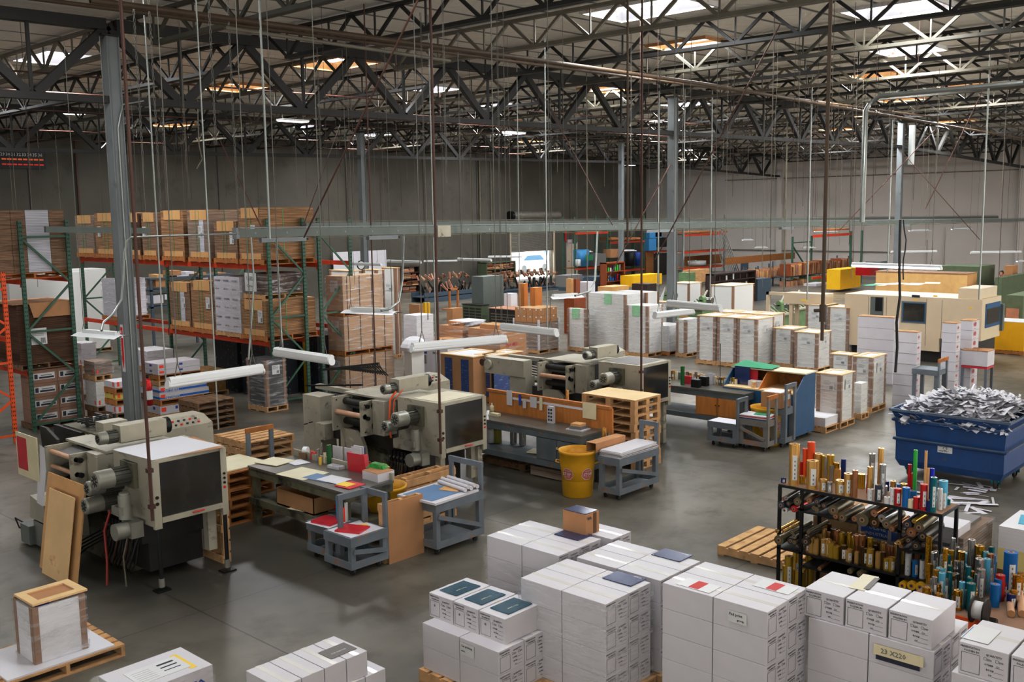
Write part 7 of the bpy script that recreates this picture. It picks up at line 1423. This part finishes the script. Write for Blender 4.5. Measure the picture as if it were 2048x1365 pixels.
MB().add([(0,0,.7),(.5,-.1,1.5),(.7,.2,.6),(.2,.3,.3)],[(0,1,2,3)],'white_sheet').thing('white_cloth','white cloth hanging over the green machine among the stacks','cloth',(*at(1312,604,1.0),.1))
# beige conveyor unit
x,y,W_,L_,h = fitt(1641,611,1565,1650,1.45,.9); YB_ = 15.0
x0,zt_ = atX(1641,580,26.5); t = thing('beige_conveyor','beige conveyor bridge on legs in front of the big beige machine','machine',(30.2,11.4,0)); ya = atX(1567,600,30.2)[0]-11.4; yb_ = atX(1650,600,30.2)[0]-11.4; z1 = atX(1600,587,30.2)[1]; z0 = atX(1600,609,30.2)[1]
MB().box(0,yb_,z0,.6,ya,z1,'beige_machine').build('beam_housing', t)
for (a,b) in ((.05,ya-.3),(.05,ya-.9),(.45,ya-.3)): MB().box(a,b,0,a+.1,b+.12,z0,'beige_machine').build('leg', t)
MB().box(-.004,(ya+yb_)/2-.1,z0+.1,0,(ya+yb_)/2+.1,z0+.16,'yellow_sheet').build('warning_label', t)
y2_ = atX(1532,600,30.2)[0]-11.4; MB().box(0,y2_-.1,0,.1,y2_,z1-.0,'beige_machine').box(0,ya,z1-.1,.1,y2_,z1,'beige_machine').build('side_post', t)
# big beige machine
MX,MY,MW,ML,MH = fitt(1965,600,1690,2003,1.95); ML = _solve(lambda q: proj(MX,MY+q,1.95)[0],1690,0,9)
t = thing('die_cutting_machine','huge beige die-cutting machine with blue framed window at the right','machine',(MX,MY,0)); C = 'beige_machine'
def my(px): return atX(px,640,MX)[0]-MY
def mz(py,px=1800): return atX(px,py,MX)[1]
MB().box(0,my(1880),.35,MW,ML,1.95,C).box(0,0,.75,MW,my(1880),1.95,C).box(.1,.1,0,MW-.1,my(1880),.745,'press_dark').box(.2,my(1880)+.01,0,MW-.1,ML-.2,.345,'press_dark').build('housing', t)
za1,zb1 = mz(606,1825),mz(644,1825); MB().box(-.01,my(1852),zb1-.04,0,my(1802),za1+.04,'steel_grey').box(-.018,my(1850),zb1,-.008,my(1805),za1,'blue_paint').box(-.024,my(1848),zb1+.03,-.018,my(1807),za1-.02,'smoked_glass').build('window_frame', t)
MB().box(-.01,my(1766),mz(632,1750),0,my(1740),mz(594,1750),'cabinet_grey').box(-.02,my(1764),mz(622,1750),-.01,my(1750),mz(595,1750),'black_metal').build('control_recess', t)
MB().box(-.01,my(1838),mz(595,1825),0,my(1822),mz(590,1825),'ink').build('badge', t)
for px,py in ((1869,593),(1940,617),(1830,600)): MB().box(-.008,my(px+4),mz(py+1,px),0,my(px-4),mz(py-2,px),'yellow_sheet').build('warning_label', t)
for px in (1736,1772,1852,1883): MB().box(-.004,my(px)-.006,.5,0,my(px)+.006,1.9,'ink_grey').build('panel_seam', t)
MB().box(.1,.1,1.95,MW-.1,my(1912),2.25,C).build('top_box', t); MB().box(.3,-.02,1.1,MW-.1,0,1.8,'blue_paint').box(.38,-.03,1.2,MW-.2,-.02,1.65,'smoked_glass').build('blue_window', t)
MB().box(MW-.05,-.08,.9,MW+.1,0,1.7,'cabinet_grey').build('side_panel', t)
for k,(px,py,w_,d_,key,rz) in enumerate(((1760,571,.9,.5,'white_sheet',.2),(1745,572,.9,.4,'green_card',-.1),(1790,570,1.0,.5,'white_sheet',-.3),(1830,571,1.0,.5,'white_sheet',.1),(1865,569,.8,.5,'cream_sheet',.3))): a,b = at(px,py-2,1.96); sheet('loose_sheet',('white sheet left of the green one','green striped sheet','white crumpled sheet in the middle','white sheet right of the middle','cream sheet farthest right')[k]+' lying on the huge beige machine','sheet',max(a,MX+.5),b,1.951+.005*k,w_,d_,key,rz)
x,y,W_,L_,h = fitt(1930,548,1750,1990,1.9); bx('plywood_bench','long orange plywood counter behind the huge beige machine','counter',(1935,549,1752,1985),1.75,'cardboard_light',W2=1.2,topk='board_brown'); bx('grey_machine','long grey machine with levers farther behind the plywood counter','machine',(1958,534,1875,1990),1.9,'cabinet_green'); bx('cardboard_box','brown carton standing on the counter behind the beige machine','box',(2026,532,2009,2036),1.9,'cardboard',z0=1.4); bx('grey_machine','pale green machine cut by the right edge behind the beige one','machine',(2004,556,1990,2080),1.6,'cabinet_green'); 
t,W_,L_,h = bx('open_cabinet','tall grey-green cabinet holding wooden dies right of the beige machine','cabinet',(2047,592,2012,2080),1.7,'cabinet_green'); MB().box(-.02,L_*.2,.1,-.005,L_*.95,h*.75,'die_pink').build('stored_dies', t)
# person behind the counter
def person(x, y, z):
    t = bpy.data.meshes.new('person'); V = [(0,0,.9),(0,0,1.15),(0,0,1.38),(0,0,1.48),(0,0,1.56),(0,.19,1.36),(.02,.27,1.1),(.2,.24,.98),(0,-.19,1.36),(.02,-.27,1.1),(.2,-.24,.98),(0,.1,.85),(0,.1,.48),(-.02,.1,.08),(.12,.11,.04),(0,-.1,.85),(0,-.1,.48),(-.02,-.1,.08),(.12,-.11,.04)]
    E_ = [(0,1),(1,2),(2,3),(3,4),(2,5),(5,6),(6,7),(2,8),(8,9),(9,10),(0,11),(11,12),(12,13),(13,14),(0,15),(15,16),(16,17),(17,18)]; R_ = [.15,.14,.15,.06,.06,.07,.05,.04,.07,.05,.04,.1,.07,.05,.04,.1,.07,.05,.04]
    t.from_pydata(V,E_,[]); o = bpy.data.objects.new('person', t); COL.objects.link(o); m = o.modifiers.new('s','SKIN')
    for i,r in enumerate(R_): t.skin_vertices[0].data[i].radius = (r,r)
    t.skin_vertices[0].data[0].use_root = True; m2 = o.modifiers.new('u','SUBSURF'); m2.levels = m2.render_levels = 2; t.materials.append(MATS['shirt_dark']); o.location = (x,y,z); tag(o,'person with short dark hair bending behind the machines at the right edge','person')
    h = MB().lathe([(0,-.13),(.05,-.12),(.075,-.07),(.085,0),(.088,.05),(.07,.1),(.03,.125),(0,.13)],(0,0,0),'skin',16).cyl((-.08,0,-.02),(-.105,0,-.035),.018,'skin',8,r1=.014).box(-.095,-.045,.0,-.08,-.025,.015,'ink').box(-.095,.025,.0,-.08,.045,.015,'ink').box(-.09,-.03,-.075,-.078,.03,-.065,'wood_red').cyl((0,.083,-.01),(0,.1,-.01),.025,'skin',8).cyl((0,-.1,-.01),(0,-.083,-.01),.025,'skin',8).build('head', o, (0,0,1.66))
    MB().lathe([(.094,-.02),(.098,.05),(.08,.11),(.04,.142),(0,.148)],(.012,0,0),'hair',16).build('hair', o, (0,0,1.66))
M('shirt_dark',(40,52,90),.8,var=.1); M('skin',(196,144,116),.5,var=.03); M('hair',(34,28,24),.7,var=.1)
px_,py_ = at(2003,548,1.66); person(px_,py_,0)
for k,(l,r,ty_,by,Y_) in enumerate(((1966,2004,664,700,9.4),(2018,2075,655,712,8.6))):
    x,y,W_,L_,h = fit((l+r)/2,by,l,r,ty_); t = thing('yellow_bin' if k == 0 else 'yellow_carton',('round yellow bin behind the open white carton','tall yellow carton on a pallet at the right edge')[k],'bin' if k == 0 else 'box',(x,y,0 if k == 0 else .133))
    if k == 0: MB().lathe([(0,0),(.3,0),(.36,.7),(.4,.72),(.4,.8),(.34,.8),(.28,.1),(0,.1)],(.3,.3,0),'yellow_bright',20).build('bin_body', t)
    else: MB().box(0,0,0,1.0,1.0,h,'yellow_bright').box(-.0,.0,h,1.0,1.0,h+.02,'lamp_white').build('carton_body', t); pallet(x,y,1.0,1.0,'pallet under the tall yellow carton at the right edge',key='pallet_orange')
# conduits on the white wall
for k,(px,y0,y1) in enumerate(((1702,330,545),(1722,330,560),(1850,480,560),(1885,455,560),(1568,350,560))):
    ya,z0 = atX(px,y1,XR-.06); z1 = atX(px,y0,XR-.06)[1]; MB().tube([(XR-.06,ya,max(.1,z0)),(XR-.06,ya,z1)],.035,'wall_white',6).thing('wall_conduit','white painted conduit running up the white side wall, %s one' % nth(k),'conduit')
for k,(l,r,py) in enumerate(((1450,2040,349),(1440,1780,487))):
    ya,z0 = atX(l,py+12,XR-.1); yb2,z1 = atX(r,py-9,XR-.1); MB().tube([(XR-.1,ya,z0),(XR-.1,yb2,z0)],.03,'wire_pale',6).thing('wall_pipe','thin pipe running along the white side wall, %s one' % ('upper','lower')[k],'pipe')
x,y,z = atD(1823,312,40); MB().cyl((x,y,z-.35),(x,y,z+1.2),.13,'conduit',16).thing('vent_duct','silver round vent duct hanging right of the third column','duct')
for k,(px,py) in enumerate(((1137,492),)): x0,z0 = atY(px,py,46.3); t = thing('emergency_light','white exit light box on the grey wall over the cream door','exit light',(x0,46.35,z0)); MB().box(0,0,0,.5,.12,.45,'lamp_white').text('EXIT',(.05,-.005,.12),(1,0,0),(0,0,1),.18,'red_plastic').build('light_box', t)
for k,(px,y0,y1) in enumerate(((1134,482,500),)): x0,z0 = atY(px,y1,46.3); MB().box(-.08,0,0,.08,.03,1.0,'red_plastic').thing('wall_sign','narrow red and white sign above the exit light','sign',(x0,46.4,z0+.6))
for k,px in enumerate((168,700,855,962,985)):
    x0,z0 = atY(px,560,46.4); MB().cyl((0,0,.0),(0,0,8.2),.05,'rusty_pipe' if k == 0 or k == 1 else 'wire_pale',8).thing('wall_pipe','vertical pipe on the grey back wall, %s from the left' % nth(k),'pipe',(x0,46.38,0))
# ================================================================== BUSWAYS, LAMPS, WIRES, CHAINS
def seg(name, label, cat, pts, r, key, n=8, group=None): return MB().tube(pts, r, key, n).thing(name, label, cat, group=group)
# long enclosed busway over the presses
YW = 14.4
xa,za_ = atY(475,467,YW); xb_,zb_ = atY(2060,440,YW); xb_,zb_ = xb_,zb_; t = thing('busway','long grey busway trunking hanging across the hall over the presses','busway',(0,YW,0))
b = MB().bar((xa,0,za_),(xb_,0,zb_),.09,.14,'busway').build('trunking', t); q = MB()
for k in range(70): f_ = (k+.5)/70; q.cyl((xa+(xb_-xa)*f_,-.048,za_+(zb_-za_)*f_),(xa+(xb_-xa)*f_,-.045,za_+(zb_-za_)*f_),.022,'steel_grey',8)
q.build('knockout', b); q = MB().bar((xa+.0,-.02,za_+.09),(xb_,-.02,zb_+.09),.03,.02,'steel_grey').bar((xa+.9,-.03,za_-.1),(xb_,-.03,zb_-.1),.03,.015,'press_dirty').build('side_rail', b)
MB().box(xa-.06,-.06,za_-.09,xa,.06,za_+.09,'steel_grey').build('end_box', t)
for px,w_ in ((520,.9),(735,.7),(1290,1.2),(1560,.8),(1800,.8)): x_,z_ = atY(px,480,YW); zz = za_+(zb_-za_)*(x_-xa)/(xb_-xa); MB().box(x_,-.05,zz-.16,x_+w_,.05,zz-.085,'steel_grey').box(x_+w_,-.04,zz-.15,x_+w_+.05,.04,zz-.1,'black_metal').build('plug_box', t)
x_,z_ = atY(870,462,YW); MB().box(x_,-.08,z_-.12,x_+.35,.08,z_+.1,'press_paint').build('joint_cover', t)
YV = 20.0
xa,za_ = atY(610,451,YV); xb_,zb_ = atY(2060,432,YV); xb_ = min(xb_,66.0); t = thing('busway','second paler busway hanging farther back, parallel to the long one','busway',(0,YV,0)); MB().bar((xa,0,za_),(xb_,0,zb_),.1,.12,'busway').bar((xa,0,za_+.09),(xb_,0,zb_+.09),.05,.02,'truss_pale').build('trunking', t)
xq,zq = atY(90,460,21); xr,zr = atY(430,460,21.0); t = thing('busway','short grey busway behind the left edge rack','busway',(0,21.7,0)); a0,c0 = atY(90,459,21.7); a1,c1 = atY(300,462,21.7); MB().bar((a0,0,c0),(a1,0,c1),.09,.13,'busway').build('trunking', t)
# strip lamps
def lamp_len(p0, p1, L):
    a = at(*p0); b_ = at(*p1); l = math.hypot(a[0]-b_[0],a[1]-b_[1]); z = H*(1-L/l); return (*at(*p0,z),z),(*at(*p1,z),z)
def strip(p0, p1, label, L=1.22, kind='tube', lit=False, P=None, group=None):
    A,Bq = P or lamp_len(p0,p1,L); A = Vector(A); Bq = Vector(Bq); mid = (A+Bq)/2; d = (Bq-A); L_ = d.length; rz = math.atan2(d.y,d.x)
    t = thing('strip_light', label, 'strip light', (mid.x,mid.y,mid.z), rz, group); h = L_/2
    if kind == 'tube':
        MB().prism([(-.05,.0),(.05,.0),(.05,.05),(.03,.07),(-.03,.07),(-.05,.05)],-h,h,'lamp_white','X').build('housing', t); MB().cyl((-h+.0,0,-.015),(h-.0,0,-.008),.043,'lamp_glow' if lit else 'tube_white',14).build('diffuser', t)
        for s_ in (-1,1): MB().cyl((s_*h,0,-.012),(s_*(h+.02),0,-.008),.05,'lamp_white',14).build('end_cap', t)
    else:
        MB().box(-h*.75,-.06,.05,h*.75,.06,.11,'lamp_white').build('ballast_box', t); MB().add([(-h,-.2,0),(h,-.2,0),(h,-.06,.05),(-h,-.06,.05),(-h,.06,.05),(h,.06,.05),(h,.2,0),(-h,.2,0)],[(0,1,2,3),(3,2,5,4),(4,5,6,7)],'lamp_white').build('reflector', t)
        if lit: MB().cyl((-h*.95,-.06,.02),(h*.95,-.06,.02),.02,'lamp_glow',8).cyl((-h*.95,.06,.02),(h*.95,.06,.02),.02,'lamp_glow',8).build('tube', t)
        else: MB().cyl((-h*.95,0,.02),(h*.95,0,.02),.018,'tube_white',8).build('tube', t)
    zt_ = roofz(mid.x)-.7-mid.z; c = 'chain'
    for s_ in (-1,1):
        xx = s_*h*.8; MB().tube([(xx-.04,0,.07),(xx,0,.22),(xx,0,zt_)],.007,c,4).tube([(xx+.04,0,.07),(xx,0,.22)],.005,c,4).build('hanging_chain', t)
    return t
strip((337,768),(523,740),'white tube lamp hanging in front of the blue-striped paper cartons'); strip((553,705),(662,722),'white tube lamp hanging before the black trays of the racks'); strip((825,697),(1010,680),'long white tube lamp hanging over the loose brown cartons',1.4); strip((1005,655),(1112,667),'white tube lamp hanging before the load with white corner posts'); strip((1337,608),(1440,618),'white tube lamp hanging before the white stacks with a chain at each end'); strip((1310,632),(1385,624),'short white tube lamp just below and left of the one before the white stacks',1.0)
strip((160,670),(247,677),'white reflector lamp seen from above beside the nearest column',kind='tray'); strip((692,625),(795,629),'white reflector lamp seen from above before the brown sheet loads',kind='tray'); strip((1098,598),(1161,594),'white reflector lamp seen from above over the wooden cabinets',1.0,kind='tray'); strip((1705,530),(1882,536),'long lit tube lamp glowing over the beige machine',2.44,lit=True)
for i,(a,b_) in enumerate((((693,528),(762,530)),((775,523),(841,525)),((848,523),(914,522)),((916,519),(982,521)),((977,514),(1043,514)))): strip(a,b_,'slim white tube lamp in the row in front of the grey wall, %s from the left' % nth(i),2.0)
for i,(p,q,L_,lab) in enumerate((((1155,504),(1186,505),1.22,'white reflector lamp over the blue drums'),((1237,503),(1273,502),1.22,'white reflector lamp beside the second far column'),((1284,497),(1310,497),1.22,'small white reflector lamp above the black drums'),((1354,505),(1381,507),1.22,'white reflector lamp right of the second column'),((1400,502),(1433,503),1.22,'white reflector lamp over the white hose coil'),((1484,481),(1506,481),1.22,'lit lamp before the white wall over the plywood fence'),((1508,496),(1535,496),1.22,'white lamp over the stored folder boards, left of three'),((1605,496),(1631,497),1.22,'white lamp over the stored folder boards, middle of three'),((1628,466),(1674,462),1.6,'lit reflector lamp beside the thick brown pipe'),((1817,462),(1862,463),2.0,'lit lamp before the white wall over the beige machine, left of two'),((1902,459),(1944,460),2.0,'lit lamp before the white wall over the beige machine, right of two'),((1782,504),(1873,504),2.44,'unlit slim lamp before the white wall, left of two'),((1942,505),(2042,505),2.44,'unlit slim lamp before the white wall, right of two'),((2033,524),(2060,524),1.22,'lit lamp cut by the right edge of the scene'))):
    D = L_/(math.hypot(q[0]-p[0],q[1]-p[1])/F)
    while atD(*q,D)[0] > 65 or atD(*p,D)[1] > 45: D *= .96
    A = atD(*p,D); Bq = atD(*q,D); A = (A[0],A[1],(A[2]+Bq[2])/2); Bq = (Bq[0],Bq[1],A[2]); strip(None,None,lab,kind='tray' if 'slim' not in lab else 'tube',lit='lit ' in lab and 'unlit' not in lab,P=(A,Bq))
for i,(px,py,w_,lab) in enumerate(((586,243,62,'large lit high-bay lamp under the roof above the long rack'),(553,314,34,'small lit high-bay lamp under the roof at the grey wall, left of two'),(854,319,30,'small lit high-bay lamp under the roof at the grey wall, right of two'),(1028,267,50,'lit high-bay lamp under the roof right of centre'),(1320,283,32,'lit high-bay lamp left of the second column top'),(1260,331,26,'round pale high-bay lamp before the grey wall corner'),(1537,292,28,'lit round high-bay lamp over the white wall, left of two'),(1704,307,26,'lit round high-bay lamp over the white wall, right of two'))):
    D = 1.0/(w_/F); x,y,z = atD(px,py,D); t = thing('high_bay_light',lab,'high-bay light',(x,y,z)); MB().box(-.5,-.2,.0,.5,.2,.06,'lamp_white').build('housing', t); MB().box(-.48,-.18,-.012,.48,.18,.0,'lamp_glow').build('lens', t); MB().tube([(-.4,0,.06),(-.4,0,max(.2,roofz(x)-.7-z))],.008,'wire_pale',4).tube([(.4,0,.06),(.4,0,max(.2,roofz(x)-.7-z))],.008,'wire_pale',4).build('hanger', t)
# verticals
def drop(px, y0, y1, D, r, key, label, name='hanging_wire', cat='wire', group=None, n=5, wob=0.):
    x,y,z = atD(px,y1,D); zt_ = min(hgt(y0,x,y), roofz(x)-.1) if y0 > 0 else roofz(x)-.1; mb = MB()
    if name == 'hanging_chain':
        k = 0; zz = z
        m_ = int((zt_-z)/.05)
        for k in range(m_):
            a = (k%2)*math.pi/2; c_,s_ = math.cos(a)*.012, math.sin(a)*.012; z0_ = z+.05*k; mb.bar((x-c_,y-s_,z0_),(x-c_,y-s_,z0_+.055),.006,.006,key).bar((x+c_,y+s_,z0_),(x+c_,y+s_,z0_+.055),.006,.006,key)
    else:
        if wob: pts = [(x+wob*rnd.uniform(-1,1),y+wob*rnd.uniform(-1,1),z+(zt_-z)*k/6) for k in range(7)]
        else: pts = [(x,y,z),(x,y,zt_)]
        mb.tube(pts,r,key,n)
    o = mb.build(name); tag(o,label,cat,group); return o
drop(1645,0,640,10.5,.02,'brown_pipe','thick brown gas pipe hanging right of centre, ending at a valve','gas_pipe','pipe',n=10)
x,y,z = atD(1645,640,10.5); o = MB().cyl((x,y,z-.02),(x,y,z+.16),.034,'brown_pipe',12).cyl((x-.07,y+.06,z+.1),(x,y,z+.1),.018,'brown_pipe',10).cyl((x,y,z-.22),(x,y,z-.02),.018,'brown_pipe',10).build('pipe_valve'); tag(o,'brown valve and coupling at the foot of the thick gas pipe','valve')
CH = [(432,0,290,13,'chain'),(322,0,420,15,'chain'),(285,0,310,14,'chain'),(478,0,470,15,'chain'),(893,0,366,13.5,'chain'),(1003,0,640,16,'chain'),(1262,0,470,22,'chain'),(856,20,640,17,'chain'),(925,60,560,20,'chain'),(648,90,470,20,'chain')]
for i,(px,y0,y1,D,k) in enumerate(CH): drop(px,y0,y1,D,.01,k,'steel chain hanging from the roof, %s from the left of the long chains' % nth(i),'hanging_chain','chain')
CD_ = [(540,130,478,14.6,.022,'conduit','pale conduit dropping to the left end of the long busway'),(1095,205,690,22,.02,'conduit','pale conduit dropping in front of the wooden cabinets'),(1255,190,490,14.8,.022,'brown_pipe','brown conduit dropping beside the second far column'),(1316,240,570,30,.03,'conduit','pale conduit dropping in front of the green press tools'),(1345+22,235,520,31,.025,'conduit','pale conduit running down the second column'),(1567,330,620,40,.04,'wire_pale','yellowish pipe dropping along the white wall corner'),(1420,250,600,32,.03,'conduit','silver conduit dropping over the stacked pallets'),(1614,190,600,30,.03,'conduit','silver conduit right of the green rack posts'),(1775,330,545,44,.05,'conduit','silver conduit before the white wall by the third column'),(1958,235,600,26,.03,'conduit','thin conduit dropping over the beige machine'),(757,250,930,19,.018,'rusty_pipe','rusty conduit dropping before the sheet loads'),(873,300,745,20,.018,'conduit','pale thin conduit dropping behind the middle press'),(333,330,780,16,.018,'conduit','pale conduit dropping behind the nearest column to the press console'),(437,380,860,13.6,.014,'conduit','thin conduit dropping to the nearest press console'),(1040,380,630,26,.016,'conduit','thin pale conduit before the grey green cabinet'),(1175,200,640,28,.018,'wire_pale','pale conduit left of the red bookcase')]
for (px,y0,y1,D,r,k,lab) in CD_: drop(px,0,y1,D,r*.75,k,lab,'drop_conduit','conduit',n=8)
drop(1791,440,745,22,.03,'hose_black','thick black cable dropping in front of the beige machine','power_cable','cable',n=8,wob=.04); drop(1806,440,560,22,.015,'hose_black','thin black cable beside the thick one over the beige machine','power_cable','cable',wob=.05)
for i in range(125):
    px = rnd.uniform(20,2040); D = rnd.uniform(18,46); y1 = rnd.uniform(330,470) if rnd.random() < .75 else rnd.uniform(470,580); x,y,z = atD(px,y1,D)
    if y > 45.5 or x > 65 : continue
    k = rnd.choice(['wire_rust','wire_rust','wire_pale','truss_pale'])
    o = drop(px,0,y1,D,.003+.00011*D,k,'thin %s drop wire hanging loose from the roof joists' % {'wire_rust':'rusty','wire_pale':'pale','truss_pale':'grey'}[k],group='%s drop wires hanging under the roof' % {'wire_rust':'rusty','wire_pale':'pale','truss_pale':'grey'}[k],n=4,wob=.02 if k == 'wire_pale' else 0)
def brace(a, b_, D0, D1, label, r=.012): return seg('sway_brace',label,'rod',[atD(*a,D0),atD(*b_,D1)],r,'rusty_pipe',6)
brace((608,475),(836,0),13,11,'long rusty sway brace rising from the busway plug box to the roof'); brace((1340,330),(1215,560),20,19,'rusty sway brace left of the second column'); brace((1085,190),(1225,450),24,22,'rusty brace running down to the busway right of centre'); brace((1560,50),(1310,520),16,18,'very long rusty brace crossing in front of the second column'); brace((1680,460),(1870,260),26,28,'rusty brace rising right of the thick gas pipe'); brace((1800,300),(1960,480),34,33,'thin rusty brace before the white wall'); brace((1990,130),(1850,420),26,26,'thin rusty brace at the right under the roof'); brace((440,280),(530,470),19,18,'thin rusty brace left of the long busway end'); brace((680,250),(600,470),24,21,'rusty brace above the rack ends')
def cord(label, pts, r=.02, key='conduit', name='power_cable'): return seg(name,label,'cord',pts,r,key,8)
P_ = [(500,475),(505,560),(502,640),(500,690)]; cord('grey flexible cord hanging from the busway end over the rack',[atD(502,475,14.7),atD(508,560,14.7),atD(503,640,14.6),atD(497,720,14.5)],.014)
cord('grey cord hanging from the busway to the lamp before the black trays',[atD(553,480,14.6),atD(558,580,14.4),atD(562,660,14.2),atD(566,702,14.1)],.014); cord('grey cord curving down to the reflector lamp by the brown sheet loads',[atD(807,470,20),atD(805,560,19),atD(797,605,18.4),atD(780,618,18.2),atD(762,622,18.1)],.022); cord('grey cord curving down to the reflector lamp over the wooden cabinets',[atD(1195,465,24),atD(1190,560,21),atD(1180,583,20),atD(1150,592,19.6)],.022)
cord('grey flexible conduit looping beside the nearest column',[atD(255,480,15.5),atD(249,505,15.4),atD(247,550,15.3),atD(243,600,15.2),atD(225,630,15),atD(207,645,14.8),atD(203,662,14.7)],.018); cord('long thin conduit run from the nearest column to the busway end box',[atD(250,520,15),atD(252,485,15),atD(262,475,15),atD(330,472,15),atD(473,468,14.9)],.014); cord('orange flex hanging loose above the long rack',[atD(395,200,24),atD(398,290,24),atD(405,318,24),atD(394,338,24)],.014,'wire_pale')
# indicator board on the grey wall
x0,z0 = atY(-40,303,46.3); x1,z1 = atY(93,338,46.3); zc_ = z1; ztop = atY(93,303,46.3)[1]; t = thing('indicator_board','black wall board with numbered red and amber lamps, numbers 29 to 36','indicator board',(0,46.35,0)); MB().box(x0,0,zc_,x1,.1,ztop,'black_metal').build('board', t); q = MB(); r1 = MB(); r2 = MB()
M('led_red',(230,50,30),.5,var=0,emit=.25); M('led_amber',(240,120,40),.5,var=0,emit=.25)
for k in range(8):
    xc = atY(8+10.7*k,320,46.3)[0]; q.text(str(29+k),(xc-.13,-.01,ztop-.24),(1,0,0),(0,0,1),.2,'lamp_white',.002); r1.box(xc-.08,-.02,zc_+.36,xc+.1,0,zc_+.43,'led_amber'); r2.box(xc-.08,-.02,zc_+.14,xc+.1,0,zc_+.2,'led_red')
q.build('number_row', t); r1.build('amber_segment', t); r2.build('red_segment', t)
